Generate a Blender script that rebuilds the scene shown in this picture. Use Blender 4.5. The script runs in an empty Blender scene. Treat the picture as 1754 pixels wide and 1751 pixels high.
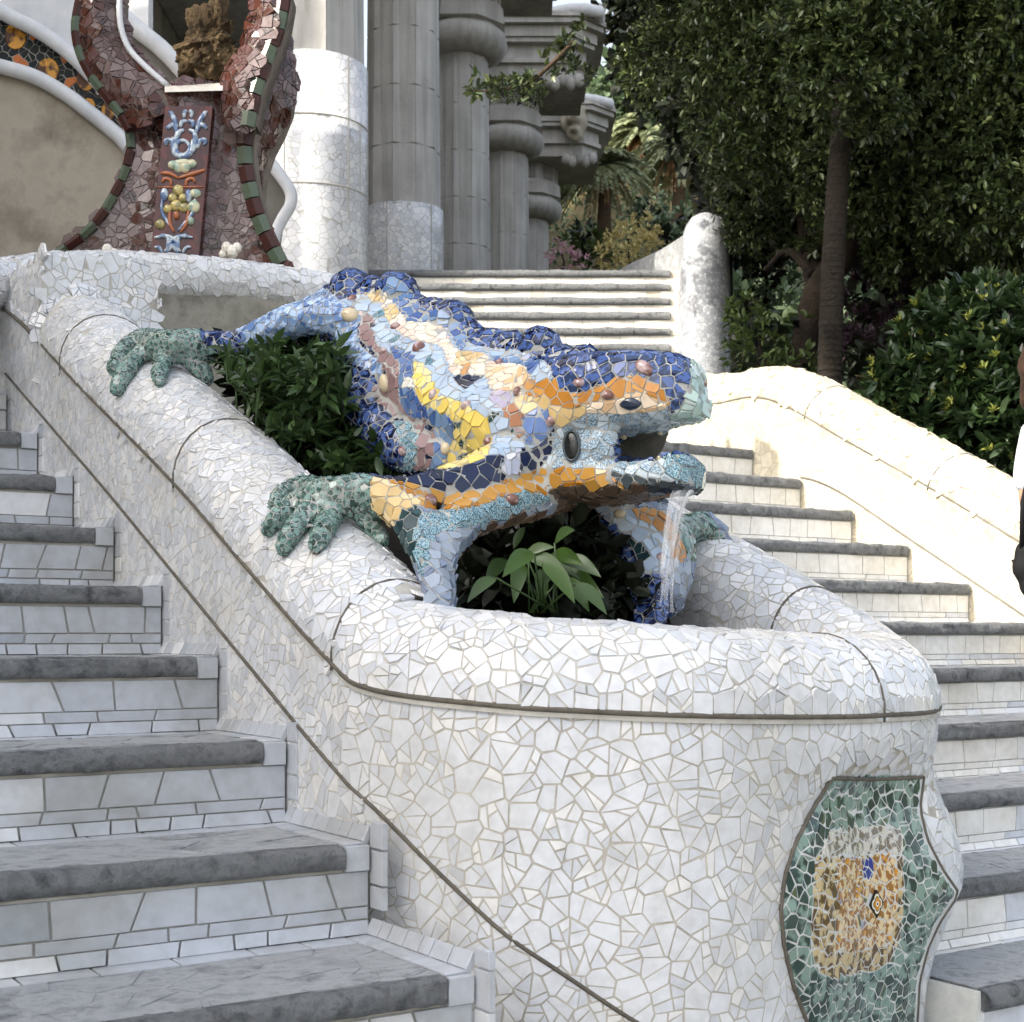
import bpy, bmesh, math, random
import numpy as np
from mathutils import Vector, Matrix, noise
from mathutils.kdtree import KDTree
from mathutils.bvhtree import BVHTree

# ---------------------------------------------------------------- camera, sky, sun, exposure
SC = bpy.context.scene
COL = SC.collection
F, CX, HY, ZE = 2550.0, 877.0, 1090.0, 1.7
cd = bpy.data.cameras.new('camera')
cam = bpy.data.objects.new('camera', cd); COL.objects.link(cam)
cam.location = (0, 0, ZE); cam.rotation_euler = (math.radians(90), 0, 0)
cd.sensor_width = 36.0; cd.sensor_fit = 'HORIZONTAL'; cd.lens = 36.0 * F / 1754.0
cd.shift_y = (HY - 875.5) / 1754.0
cd.clip_start = 0.05; cd.clip_end = 2000
cd.dof.use_dof = True; cd.dof.focus_distance = 3.4; cd.dof.aperture_fstop = 16
SC.camera = cam
SUN = Vector((-0.80, -0.45, 0.62)).normalized()
w = bpy.data.worlds.new('World'); SC.world = w; w.use_nodes = True
nt = w.node_tree; nt.nodes.clear()
sky = nt.nodes.new('ShaderNodeTexSky'); sky.sky_type = 'NISHITA'; sky.sun_disc = False
sky.sun_elevation = math.asin(SUN.z); sky.sun_rotation = math.atan2(SUN.x, SUN.y)
sky.dust_density = 6.0; sky.air_density = 1.0; sky.ozone_density = 1.0; sky.altitude = 100
bg = nt.nodes.new('ShaderNodeBackground'); bg.inputs['Strength'].default_value = 0.15
wo = nt.nodes.new('ShaderNodeOutputWorld')
hs = nt.nodes.new('ShaderNodeHueSaturation'); hs.inputs['Saturation'].default_value = .5      # a milky, hazy sky
nt.links.new(sky.outputs[0], hs.inputs['Color']); nt.links.new(hs.outputs[0], bg.inputs[0]); nt.links.new(bg.outputs[0], wo.inputs[0])
sd = bpy.data.lights.new('sun', 'SUN'); sd.energy = 2.0; sd.angle = math.radians(0.5); sd.color = (1.0, 0.93, 0.82)
so = bpy.data.objects.new('sun', sd); COL.objects.link(so)
so.rotation_euler = SUN.to_track_quat('Z', 'Y').to_euler(); so.location = (-8, -5, 12)
SC.view_settings.view_transform = 'Standard'; SC.view_settings.look = 'None'
SC.view_settings.exposure = 1.68; SC.view_settings.gamma = 1.0
SC.view_settings.use_curve_mapping = False

RNG = random.Random(7)
NPR = np.random.default_rng(7)

# ---------------------------------------------------------------- coordinates
SU, CU = math.sin(math.radians(33)), math.cos(math.radians(33))
def W(u, v, z): return Vector((-SU * u + CU * v, CU * u + SU * v, ZE + z))
def P(px, py, Y): return Vector(((px - CX) / F * Y, Y, ZE - (py - HY) / F * Y))
def uv_of(p): return (-SU * p[0] + CU * p[1], CU * p[0] + SU * p[1])
def proj(p):
    y = max(p[1], 1e-4)
    return (CX + F * p[0] / y, HY - F * (p[2] - ZE) / y)
EYE = Vector((0, 0, ZE))
def ray_dir(px, py): return Vector(((px - CX) / F, 1.0, -(py - HY) / F)).normalized()
def interp(x, xs, ys): return float(np.interp(x, xs, ys))
def inpoly(x, y, poly):
    c = False; n = len(poly); j = n - 1
    for i in range(n):
        xi, yi = poly[i]; xj, yj = poly[j]
        if (yi > y) != (yj > y) and x < (xj - xi) * (y - yi) / (yj - yi) + xi: c = not c
        j = i
    return c

# ---------------------------------------------------------------- object helpers
def tag(o, label=None, cat=None, group=None, kind=None):
    if label: o['label'] = label
    if cat: o['category'] = cat
    if group: o['group'] = group
    if kind: o['kind'] = kind
    return o
def empty(name, loc, label=None, cat=None, group=None):
    o = bpy.data.objects.new(name, None); COL.objects.link(o); o.location = loc; o.empty_display_size = 0.1
    o['_loc'] = tuple(loc)
    return tag(o, label, cat, group)
def wloc(o):
    v = Vector((0, 0, 0))
    while o is not None:
        v += o.location; o = o.parent
    return v
def mk(name, verts, faces, mat, parent=None, smooth=False, mats=None, midx=None):
    me = bpy.data.meshes.new(name)
    if parent is not None:
        off = wloc(parent)
        verts = [(p[0] - off.x, p[1] - off.y, p[2] - off.z) for p in verts]
    me.from_pydata([tuple(p) for p in verts], [], [tuple(f) for f in faces])
    for m in (mats or [mat]):
        me.materials.append(m)
    if midx is not None: me.polygons.foreach_set('material_index', np.array(midx, dtype=np.int32))
    if smooth: me.polygons.foreach_set('use_smooth', np.ones(len(me.polygons), dtype=bool))
    me.update()
    o = bpy.data.objects.new(name, me); COL.objects.link(o)
    if parent is not None: o.parent = parent
    return o
class MB:
    def __init__(s): s.v = []; s.f = []; s.m = []
    def add(s, v, f, m=0):
        b = len(s.v); s.v += [Vector(p) for p in v]; s.f += [tuple(i + b for i in q) for q in f]; s.m += [m] * len(f)
    def build(s, name, mat, parent=None, smooth=False):
        mats = mat if isinstance(mat, list) else [mat]
        return mk(name, s.v, s.f, None, parent, smooth, mats, s.m)
def box8(c):      # 8 corners: bottom ring 0-3, top ring 4-7
    return c, [(3, 2, 1, 0), (4, 5, 6, 7), (0, 1, 5, 4), (1, 2, 6, 5), (2, 3, 7, 6), (3, 0, 4, 7)]
def box(x0, x1, y0, y1, z0, z1):
    return box8([(x0, y0, z0), (x1, y0, z0), (x1, y1, z0), (x0, y1, z0), (x0, y0, z1), (x1, y0, z1), (x1, y1, z1), (x0, y1, z1)])
def wbox(u0, u1, v0, v1, z0, z1):
    return box8([W(u0, v0, z0), W(u0, v1, z0), W(u1, v1, z0), W(u1, v0, z0), W(u0, v0, z1), W(u0, v1, z1), W(u1, v1, z1), W(u1, v0, z1)])
def catmull(pts, n):
    pts = [np.array(p, float) for p in pts]; out = []
    ext = [2 * pts[0] - pts[1]] + pts + [2 * pts[-1] - pts[-2]]
    for i in range(len(pts) - 1):
        p0, p1, p2, p3 = ext[i:i + 4]
        for k in range(n):
            t = k / n
            out.append(0.5 * ((2 * p1) + (-p0 + p2) * t + (2 * p0 - 5 * p1 + 4 * p2 - p3) * t * t + (-p0 + 3 * p1 - 3 * p2 + p3) * t ** 3))
    out.append(pts[-1]); return out
def tube(path, radii, seg=10, up=Vector((0, 0, 1)), flat=1.0, caps=True):
    n = len(path); V = []; Fc = []
    path = [Vector(p) for p in path]
    if not hasattr(radii, '__len__'): radii = [radii] * n
    prev = None
    for i in range(n):
        t = (path[min(i + 1, n - 1)] - path[max(i - 1, 0)]).normalized()
        a = prev if prev is not None else (up if abs(t.dot(up)) < .95 else Vector((1, 0, 0)))
        a = (a - t * a.dot(t)).normalized(); prev = a
        b = t.cross(a)
        for k in range(seg):
            q = 2 * math.pi * k / seg
            V.append(path[i] + (a * math.cos(q) * flat + b * math.sin(q)) * radii[i])
    for i in range(n - 1):
        for k in range(seg):
            k2 = (k + 1) % seg
            Fc.append((i * seg + k, i * seg + k2, (i + 1) * seg + k2, (i + 1) * seg + k))
    if caps:
        Fc.append(tuple(range(seg - 1, -1, -1))); Fc.append(tuple((n - 1) * seg + k for k in range(seg)))
    return V, Fc
def sphere(c, r, seg=12, rings=8, sc=(1, 1, 1), rot=None):
    c = Vector(c); V = []; Fc = []
    for i in range(rings + 1):
        th = math.pi * i / rings
        for k in range(seg):
            ph = 2 * math.pi * k / seg
            p = Vector((math.sin(th) * math.cos(ph) * sc[0], math.sin(th) * math.sin(ph) * sc[1], math.cos(th) * sc[2])) * r
            if rot is not None: p = rot @ p
            V.append(c + p)
    for i in range(rings):
        for k in range(seg):
            k2 = (k + 1) % seg
            Fc.append((i * seg + k, (i + 1) * seg + k, (i + 1) * seg + k2, i * seg + k2))
    return V, Fc
def lathe(c, prof, seg=24, ang0=0.0):
    V = []; Fc = []
    for r, z in prof:
        for k in range(seg):
            q = ang0 + 2 * math.pi * k / seg
            V.append(Vector((c[0] + r * math.cos(q), c[1] + r * math.sin(q), c[2] + z)))
    for i in range(len(prof) - 1):
        for k in range(seg):
            k2 = (k + 1) % seg
            Fc.append((i * seg + k, i * seg + k2, (i + 1) * seg + k2, (i + 1) * seg + k))
    Fc.append(tuple(range(seg - 1, -1, -1))); Fc.append(tuple((len(prof) - 1) * seg + k for k in range(seg)))
    return V, Fc
def grid_faces(nr, nc, closed=False):
    f = []
    for i in range(nr - 1):
        for k in range(nc if closed else nc - 1):
            k2 = (k + 1) % nc
            f.append((i * nc + k, i * nc + k2, (i + 1) * nc + k2, (i + 1) * nc + k))
    return f
def remesh(mb, voxel, smooth_it=4):
    o = mb.build('tmp', M['grout'])
    md = o.modifiers.new('r', 'REMESH'); md.mode = 'VOXEL'; md.voxel_size = voxel
    if smooth_it:
        sm = o.modifiers.new('s', 'SMOOTH'); sm.iterations = smooth_it; sm.factor = .5
    dg = bpy.context.evaluated_depsgraph_get(); dg.update()
    ev = o.evaluated_get(dg); me = ev.to_mesh()
    V = [v.co.copy() for v in me.vertices]; Fc = [tuple(p.vertices) for p in me.polygons]
    ev.to_mesh_clear(); m0 = o.data
    bpy.data.objects.remove(o); bpy.data.meshes.remove(m0)
    return V, Fc

# ---------------------------------------------------------------- materials
def lin(c):
    return tuple(((x / 12.92) if x <= .04045 else ((x + .055) / 1.055) ** 2.4) for x in c)
def rgb8(r, g, b): return lin((r / 255, g / 255, b / 255)) + (1.0,)
def nodes_of(name):
    m = bpy.data.materials.new(name); m.use_nodes = True
    nt = m.node_tree; return m, nt, nt.nodes['Principled BSDF']
def N(nt, t, **kw):
    n = nt.nodes.new(t)
    for k, v in kw.items(): setattr(n, k, v)
    return n
def ramp(nt, stops, interp='LINEAR'):
    r = N(nt, 'ShaderNodeValToRGB'); cr = r.color_ramp; cr.interpolation = interp
    while len(cr.elements) < len(stops): cr.elements.new(0.5)
    for e, (p, c) in zip(cr.elements, stops): e.position = p; e.color = c if len(c) == 4 else tuple(c) + (1,)
    return r
def glaze(name, cols, rough=.22, mottled=0.0, mcol=None, mscale=30.0, spec=.5, bump=.15, dirt=0.0):
    """glazed ceramic: one plain colour a piece, picked from cols, with faint unevenness in the glaze"""
    m, nt, b = nodes_of(name)
    g = N(nt, 'ShaderNodeNewGeometry'); n = len(cols)
    r = ramp(nt, [(i / n, c) for i, c in enumerate(cols)], 'CONSTANT')
    nt.links.new(g.outputs['Random Per Island'], r.inputs[0])
    tc = N(nt, 'ShaderNodeTexCoord'); src = r.outputs[0]
    ns = N(nt, 'ShaderNodeTexNoise'); ns.inputs['Scale'].default_value = 38; ns.inputs['Detail'].default_value = 4
    nt.links.new(tc.outputs['Object'], ns.inputs['Vector'])
    mx = N(nt, 'ShaderNodeMix', data_type='RGBA', blend_type='MULTIPLY'); mx.inputs[0].default_value = .45
    rr = ramp(nt, [(.3, (.72, .71, .69, 1)), (.6, (1, 1, 1, 1))]); nt.links.new(ns.outputs['Fac'], rr.inputs[0])
    nt.links.new(src, mx.inputs[6]); nt.links.new(rr.outputs[0], mx.inputs[7]); src = mx.outputs[2]
    if mottled:
        n2 = N(nt, 'ShaderNodeTexNoise'); n2.inputs['Scale'].default_value = mscale; n2.inputs['Detail'].default_value = 2
        nt.links.new(tc.outputs['Object'], n2.inputs['Vector'])
        r2 = ramp(nt, [(.5 - mottled * .1, (0, 0, 0, 1)), (.5 + mottled * .1, (1, 1, 1, 1))]); nt.links.new(n2.outputs['Fac'], r2.inputs[0])
        m2 = N(nt, 'ShaderNodeMix', data_type='RGBA'); nt.links.new(r2.outputs[0], m2.inputs[0])
        nt.links.new(src, m2.inputs[6]); m2.inputs[7].default_value = mcol; src = m2.outputs[2]
    if dirt:
        n4 = N(nt, 'ShaderNodeTexNoise'); n4.inputs['Scale'].default_value = 3.5; n4.inputs['Detail'].default_value = 7; n4.inputs['Roughness'].default_value = .65
        g4 = N(nt, 'ShaderNodeNewGeometry'); nt.links.new(g4.outputs['Position'], n4.inputs['Vector'])
        r4 = ramp(nt, [(.36, (1 - dirt, 1 - dirt * 1.1, 1 - dirt * 1.35, 1)), (.58, (1, 1, 1, 1))]); nt.links.new(n4.outputs['Fac'], r4.inputs[0])
        m4 = N(nt, 'ShaderNodeMix', data_type='RGBA', blend_type='MULTIPLY'); m4.inputs[0].default_value = 1.0
        nt.links.new(src, m4.inputs[6]); nt.links.new(r4.outputs[0], m4.inputs[7]); src = m4.outputs[2]
    nt.links.new(src, b.inputs['Base Color'])
    b.inputs['Roughness'].default_value = rough; b.inputs['Specular IOR Level'].default_value = spec
    if bump:
        n3 = N(nt, 'ShaderNodeTexNoise'); n3.inputs['Scale'].default_value = 55; n3.inputs['Detail'].default_value = 1
        nt.links.new(tc.outputs['Object'], n3.inputs['Vector'])
        bp = N(nt, 'ShaderNodeBump'); bp.inputs['Strength'].default_value = bump; bp.inputs['Distance'].default_value = .004
        nt.links.new(n3.outputs['Fac'], bp.inputs['Height']); nt.links.new(bp.outputs[0], b.inputs['Normal'])
    return m
def rough_mat(name, c0, c1, scale=12, rough=.9, bump=.5, bscale=None, detail=6, c2=None, dist=.01, spec=.3):
    m, nt, b = nodes_of(name)
    tc = N(nt, 'ShaderNodeTexCoord')
    ns = N(nt, 'ShaderNodeTexNoise'); ns.inputs['Scale'].default_value = scale; ns.inputs['Detail'].default_value = detail; ns.inputs['Roughness'].default_value = .65
    nt.links.new(tc.outputs['Object'], ns.inputs['Vector'])
    st = [(.32, c0), (.68, c1)] if c2 is None else [(.3, c0), (.5, c1), (.7, c2)]
    r = ramp(nt, st); nt.links.new(ns.outputs['Fac'], r.inputs[0]); nt.links.new(r.outputs[0], b.inputs['Base Color'])
    b.inputs['Roughness'].default_value = rough; b.inputs['Specular IOR Level'].default_value = spec
    n3 = N(nt, 'ShaderNodeTexNoise'); n3.inputs['Scale'].default_value = bscale or scale * 4; n3.inputs['Detail'].default_value = 8; n3.inputs['Roughness'].default_value = .7
    nt.links.new(tc.outputs['Object'], n3.inputs['Vector'])
    bp = N(nt, 'ShaderNodeBump'); bp.inputs['Strength'].default_value = bump; bp.inputs['Distance'].default_value = dist
    nt.links.new(n3.outputs['Fac'], bp.inputs['Height']); nt.links.new(bp.outputs[0], b.inputs['Normal'])
    return m
def leaf_mat(name, cols, rough=.38, trans=.25):
    m, nt, b = nodes_of(name)
    g = N(nt, 'ShaderNodeNewGeometry'); n = len(cols)
    r = ramp(nt, [(i / max(n - 1, 1), c) for i, c in enumerate(cols)]); nt.links.new(g.outputs['Random Per Island'], r.inputs[0])
    nt.links.new(r.outputs[0], b.inputs['Base Color']); b.inputs['Roughness'].default_value = rough
    b.inputs['Specular IOR Level'].default_value = .5
    tr = N(nt, 'ShaderNodeBsdfTranslucent'); nt.links.new(r.outputs[0], tr.inputs[0])
    mx = N(nt, 'ShaderNodeMixShader'); mx.inputs[0].default_value = trans
    nt.links.new(b.outputs[0], mx.inputs[1]); nt.links.new(tr.outputs[0], mx.inputs[2])
    nt.links.new(mx.outputs[0], nt.nodes['Material Output'].inputs[0])
    return m
M = {}
M['grout'] = rough_mat('grout', rgb8(168, 164, 154), rgb8(196, 192, 183), 20, .95, .3)
M['grout_warm'] = rough_mat('grout_warm', rgb8(168, 162, 150), rgb8(194, 189, 178), 20, .95, .3)
M['grout_liz'] = rough_mat('grout_grey', rgb8(150, 150, 146), rgb8(184, 184, 178), 20, .95, .3)
M['grout_dark'] = rough_mat('grout_brown', rgb8(92, 84, 78), rgb8(134, 124, 116), 20, .95, .3)
M['pave'] = rough_mat('grey_paving', rgb8(120, 120, 118), rgb8(160, 160, 156), 2, .9, .3, 20)
M['grout_pale'] = rough_mat('grout_pale', rgb8(190, 192, 190), rgb8(214, 214, 208), 20, .95, .3)
M['joint'] = rough_mat('dark_joint', rgb8(84, 80, 72), rgb8(112, 106, 96), 30, .95, .3)
M['white'] = glaze('white_tile', [rgb8(224, 225, 227), rgb8(214, 217, 222), rgb8(231, 230, 228), rgb8(210, 213, 218), rgb8(220, 222, 225), rgb8(205, 208, 213), rgb8(227, 228, 229)], .26, bump=.25, dirt=.13)
M['riser'] = glaze('riser_tile', [rgb8(214, 216, 218), rgb8(198, 201, 205), rgb8(224, 225, 226), rgb8(186, 190, 196), rgb8(208, 210, 213), rgb8(170, 176, 184)], .3, dirt=.22)
M['riser_pale'] = glaze('pale_riser_tile', [rgb8(226, 228, 230), rgb8(214, 217, 222), rgb8(233, 232, 228), rgb8(206, 210, 217)], .3, dirt=.18)
M['cream_tile'] = glaze('cream_tile', [rgb8(232, 226, 210), rgb8(224, 216, 198), rgb8(238, 232, 218), rgb8(216, 206, 186)], .3)
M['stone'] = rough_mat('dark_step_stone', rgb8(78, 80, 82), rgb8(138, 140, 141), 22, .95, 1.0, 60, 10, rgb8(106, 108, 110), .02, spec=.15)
M['stone_top'] = rough_mat('skylit_tread_stone', rgb8(126, 128, 130), rgb8(182, 184, 185), 14, .95, .9, 60, 10, rgb8(154, 156, 158), .015, spec=.15)  # same stone as the fronts, lighter: sky light on treads put into colour
M['render_wall'] = rough_mat('stained_render', rgb8(122, 112, 98), rgb8(176, 166, 150), 2.2, .9, .35, 30, 8, rgb8(160, 150, 134))
M['concrete'] = rough_mat('grey_concrete', rgb8(100, 97, 90), rgb8(136, 132, 124), 3.0, .9, .25, 40)
M['soil'] = rough_mat('dark_soil', rgb8(26, 22, 16), rgb8(48, 40, 30), 20, 1, .8)
M['earth'] = rough_mat('earth', rgb8(60, 54, 36), rgb8(92, 84, 54), 1.5, 1, .6, 9)

# ---------------------------------------------------------------- broken-tile mosaic on any surface
def sample_surface(V, Fc, d, keep=None, rng=RNG, over=7.0, dfun=None):
    """Poisson-disk seeds on a mesh: positions and normals at least d apart"""
    V = np.array([tuple(p) for p in V]); tris = []
    for f in Fc:
        for k in range(1, len(f) - 1): tris.append((f[0], f[k], f[k + 1]))
    T = np.array(tris); A, B, C = V[T[:, 0]], V[T[:, 1]], V[T[:, 2]]
    nr = np.cross(B - A, C - A); ar = np.linalg.norm(nr, axis=1) / 2; ok = ar > 1e-12
    nr[ok] /= (2 * ar[ok])[:, None]
    if keep is not None:
        cen = (A + B + C) / 3; kk = np.array([1.0 if keep(c) else 0.0 for c in cen]); ar = ar * kk
    tot = ar.sum(); n = int(tot / (d * d) * over) + 10
    idx = NPR.choice(len(T), size=n, p=ar / tot)
    r1 = np.sqrt(NPR.random(n)); r2 = NPR.random(n)
    pts = (1 - r1)[:, None] * A[idx] + (r1 * (1 - r2))[:, None] * B[idx] + (r1 * r2)[:, None] * C[idx]
    return pts, nr[idx]
def poisson(pts, nrm, d, fixed=()):
    """thin candidates to spacing d (number or array); fixed = already placed points"""
    arr = hasattr(d, '__len__'); cell = (max(d) if arr else d); grid = {}
    def key(p): return (int(p[0] // cell), int(p[1] // cell), int(p[2] // cell))
    for p in fixed: grid.setdefault(key(p), []).append((p[0], p[1], p[2]))
    out = []
    for i in range(len(pts)):
        p = (float(pts[i][0]), float(pts[i][1]), float(pts[i][2])); k = key(p); dd = (d[i] if arr else d) ** 2; bad = False
        for a in (-1, 0, 1):
            for b in (-1, 0, 1):
                for c in (-1, 0, 1):
                    for q in grid.get((k[0] + a, k[1] + b, k[2] + c), ()):
                        if (q[0] - p[0]) ** 2 + (q[1] - p[1]) ** 2 + (q[2] - p[2]) ** 2 < dd: bad = True; break
                    if bad: break
                if bad: break
            if bad: break
        if not bad:
            grid.setdefault(k, []).append(p); out.append(i)
    return out
def clip_hp(poly, nx, ny, c):
    out = []; n = len(poly)
    for i in range(n):
        x0, y0 = poly[i - 1]; x1, y1 = poly[i]
        d0 = nx * x0 + ny * y0 - c; d1 = nx * x1 + ny * y1 - c
        if d0 <= 0:
            if d1 <= 0: out.append((x1, y1))
            else:
                t = d0 / (d0 - d1); out.append((x0 + (x1 - x0) * t, y0 + (y1 - y0) * t))
        elif d1 <= 0:
            t = d0 / (d0 - d1); out.append((x0 + (x1 - x0) * t, y0 + (y1 - y0) * t)); out.append((x1, y1))
    return out
def parea(p): return .5 * sum(p[i - 1][0] * p[i][1] - p[i][0] * p[i - 1][1] for i in range(len(p)))
def shards(pos, nrm, size, grout, zone=None, split=.6, rise=.0016, depth=.005, tilt=.03, rng=RNG, cut=None, zfun=None):
    """one broken-tile piece (sometimes two) round every seed; returns (top ring, base ring, zone, pixel area)"""
    n = len(pos); kd = KDTree(n)
    for i in range(n): kd.insert(pos[i], i)
    kd.balance(); out = []
    for i in range(n):
        p = Vector(pos[i]); nn = Vector(nrm[i]).normalized(); s = size[i] if hasattr(size, '__len__') else size
        g = grout[i] if hasattr(grout, '__len__') else grout
        a = nn.orthogonal().normalized(); an = rng.random() * 6.28
        a = (Matrix.Rotation(an, 3, nn) @ a); b = nn.cross(a)
        R = s * .95
        poly = [(R * math.cos(k * math.pi / 4), R * math.sin(k * math.pi / 4)) for k in range(8)]
        nb = sorted(kd.find_range(p, 2.3 * s), key=lambda t: t[2])[:22]
        for q, j, dist in nb:
            if j == i or dist < 1e-6: continue
            nj = nrm[j]
            if nn.x * nj[0] + nn.y * nj[1] + nn.z * nj[2] < -.2: continue
            d = q - p; x, y = d.dot(a), d.dot(b); l = math.hypot(x, y)
            if l < 1e-6: continue
            poly = clip_hp(poly, x / l, y / l, dist / 2 - g / 2)
            if len(poly) < 3: break
        if len(poly) < 3: continue
        polys = [poly]
        if cut is not None:
            ca = cut[i] if hasattr(cut, '__len__') else cut; todo, polys = [poly], []
            while todo:
                pl = todo.pop(); ar = parea(pl)
                if len(pl) < 3: continue
                if ar < ca * rng.choice((.35, .7, 1.0, 1.5, 2.2, 3.2)): polys.append(pl); continue
                cx = sum(t[0] for t in pl) / len(pl); cy = sum(t[1] for t in pl) / len(pl)
                far = max(pl, key=lambda t: (t[0] - cx) ** 2 + (t[1] - cy) ** 2)
                q = math.atan2(far[1] - cy, far[0] - cx) + rng.gauss(0, .5); nx, ny = math.cos(q), math.sin(q); c = nx * cx + ny * cy + rng.gauss(0, .16) * math.sqrt(ar)
                A = clip_hp(pl, nx, ny, c - g / 2); B = clip_hp(pl, -nx, -ny, -c - g / 2)
                if len(A) < 3 or len(B) < 3 or min(parea(A), parea(B)) < .22 * ca: polys.append(pl); continue
                todo += [A, B]
        elif rng.random() < split:
            q = rng.random() * 6.28; cx = sum(t[0] for t in poly) / len(poly); cy = sum(t[1] for t in poly) / len(poly)
            nx, ny = math.cos(q), math.sin(q); c = nx * cx + ny * cy + (rng.random() - .5) * s * .3
            A = clip_hp(poly, nx, ny, c - g / 2); B = clip_hp(poly, -nx, -ny, -c - g / 2)
            mn = (.2 * s) ** 2
            if len(A) > 2 and len(B) > 2 and parea(A) > mn and parea(B) > mn: polys = [A, B]
        if zfun is not None:
            done, todo = [], [(pl, 0) for pl in polys]
            while todo:
                pl, dep = todo.pop()
                if len(pl) < 3: continue
                cx = sum(t[0] for t in pl) / len(pl); cy = sum(t[1] for t in pl) / len(pl); cls = {}
                for t in pl:
                    for k in (.97, .66, .33):
                        x, y = cx + (t[0] - cx) * k, cy + (t[1] - cy) * k
                        cls.setdefault(zfun(p + a * x + b * y, nn), []).append((x, y))
                cls.setdefault(zfun(p + a * cx + b * cy, nn), []).append((cx, cy))
                srt = sorted(cls.items(), key=lambda kv: -len(kv[1])); tot = sum(len(v) for v in cls.values())
                if len(srt) == 1 or dep > 2 or (tot - len(srt[0][1])) < .13 * tot: done.append((pl, srt[0][0])); continue
                A = srt[0][1]; B = srt[1][1]
                ax, ay = sum(t[0] for t in A) / len(A), sum(t[1] for t in A) / len(A); bx, by = sum(t[0] for t in B) / len(B), sum(t[1] for t in B) / len(B)
                dx, dy = bx - ax, by - ay; l = math.hypot(dx, dy) + 1e-9; dx /= l; dy /= l
                pa_ = sorted(dx * t[0] + dy * t[1] for t in A); pb_ = sorted(dx * t[0] + dy * t[1] for t in B)
                c = (pa_[int(len(pa_) * .85)] + pb_[int(len(pb_) * .15)]) / 2
                P1 = clip_hp(pl, dx, dy, c - g / 2); P2 = clip_hp(pl, -dx, -dy, -c - g / 2)
                if len(P1) < 3 or len(P2) < 3: done.append((pl, srt[0][0])); continue
                todo += [(P1, dep + 1), (P2, dep + 1)]
            polys = [d[0] for d in done]; zset = [d[1] for d in done]
        for ip, pl in enumerate(polys):
            # drop near-duplicate corners
            q = []
            for t in pl:
                if not q or (t[0] - q[-1][0]) ** 2 + (t[1] - q[-1][1]) ** 2 > (.05 * s) ** 2: q.append(t)
            if len(q) > 2 and (q[0][0] - q[-1][0]) ** 2 + (q[0][1] - q[-1][1]) ** 2 < (.05 * s) ** 2: q.pop()
            if len(q) < 3: continue
            ar = parea(q)
            if ar < ((.11 * s) ** 2 if zfun is not None else (.16 * s) ** 2 if cut is None else .035 * (cut[i] if hasattr(cut, '__len__') else cut)): continue
            tx, ty = rng.gauss(0, tilt), rng.gauss(0, tilt)
            cx = sum(t[0] for t in q) / len(q); cy = sum(t[1] for t in q) / len(q)
            jx = [(rng.random() - .5) * g * .8 for _ in q]; jy = [(rng.random() - .5) * g * .8 for _ in q]
            top = []; bas = []; e = min(.0012, .06 * s)
            for (x, y), ax, ay in zip(q, jx, jy):
                x += ax; y += ay; l = math.hypot(x - cx, y - cy) + 1e-9; k = max(0, 1 - e / l)
                h = rise + tx * (x - cx) + ty * (y - cy)
                top.append(p + a * (cx + (x - cx) * k) + b * (cy + (y - cy) * k) + nn * h)
                bas.append(p + a * x + b * y - nn * depth + nn * min(0, h - rise))
            c3 = p; fac = max(0.0, nn.dot((EYE - c3).normalized())); pa = ar * fac * (F / max(c3.y, .3)) ** 2
            x2, y2 = proj(c3)
            if not (-20 < x2 < 1774 and -20 < y2 < 1771): pa *= .01
            out.append((top, bas, zset[ip] if zfun is not None else zone[i] if zone is not None else 0, pa, nn))
    return out
def shard_geo(s):
    top, bas = s[0], s[1]; n = len(top)
    return list(top) + list(bas), [tuple(range(n))] + [(k, n + k, n + (k + 1) % n, (k + 1) % n) for k in range(n)]
def emit(sh, parent, mats, name='tile', limit=300, stuff='small_tiles'):
    """the pieces that show largest become parts, the rest one joined part"""
    sh = sorted(sh, key=lambda s: -s[3])
    for s in sh[:limit]:
        v, f = shard_geo(s); m = mats[s[2]] if isinstance(mats, (list, dict)) else mats
        mk(name, v, f, m, parent)
    if len(sh) > limit:
        keys = list(mats.keys()) if isinstance(mats, dict) else (list(range(len(mats))) if isinstance(mats, list) else [0])
        ix = {k: i for i, k in enumerate(keys)}
        mb = MB()
        for s in sh[limit:]:
            v, f = shard_geo(s); mb.add(v, f, ix[s[2]] if isinstance(mats, (list, dict)) else 0)
        o = mb.build(stuff, [mats[k] for k in keys] if isinstance(mats, (list, dict)) else [mats], parent)
        o['kind'] = 'stuff'
def pair_seeds(path, bvh, d, off):
    """seeds either side of a line on a surface, so the pieces are cut along it"""
    P_, N_ = [], []
    path = [Vector(p) for p in path]; L = [0.0]
    for i in range(len(path) - 1): L.append(L[-1] + (path[i + 1] - path[i]).length)
    t = d * .4
    while t < L[-1]:
        k = max(i for i in range(len(L) - 1) if L[i] <= t)
        q = path[k].lerp(path[k + 1], (t - L[k]) / max(L[k + 1] - L[k], 1e-9)); tg = (path[k + 1] - path[k]).normalized()
        loc, nn, fi, ds = bvh.find_nearest(q)
        if loc is not None:
            side = nn.cross(tg).normalized()
            for sgn in (-1, 1):
                l2, n2, _, _ = bvh.find_nearest(loc + side * off * sgn)
                P_.append(l2); N_.append(n2)
        t += d * (.8 + .4 * RNG.random())
        return P_, N_
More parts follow.
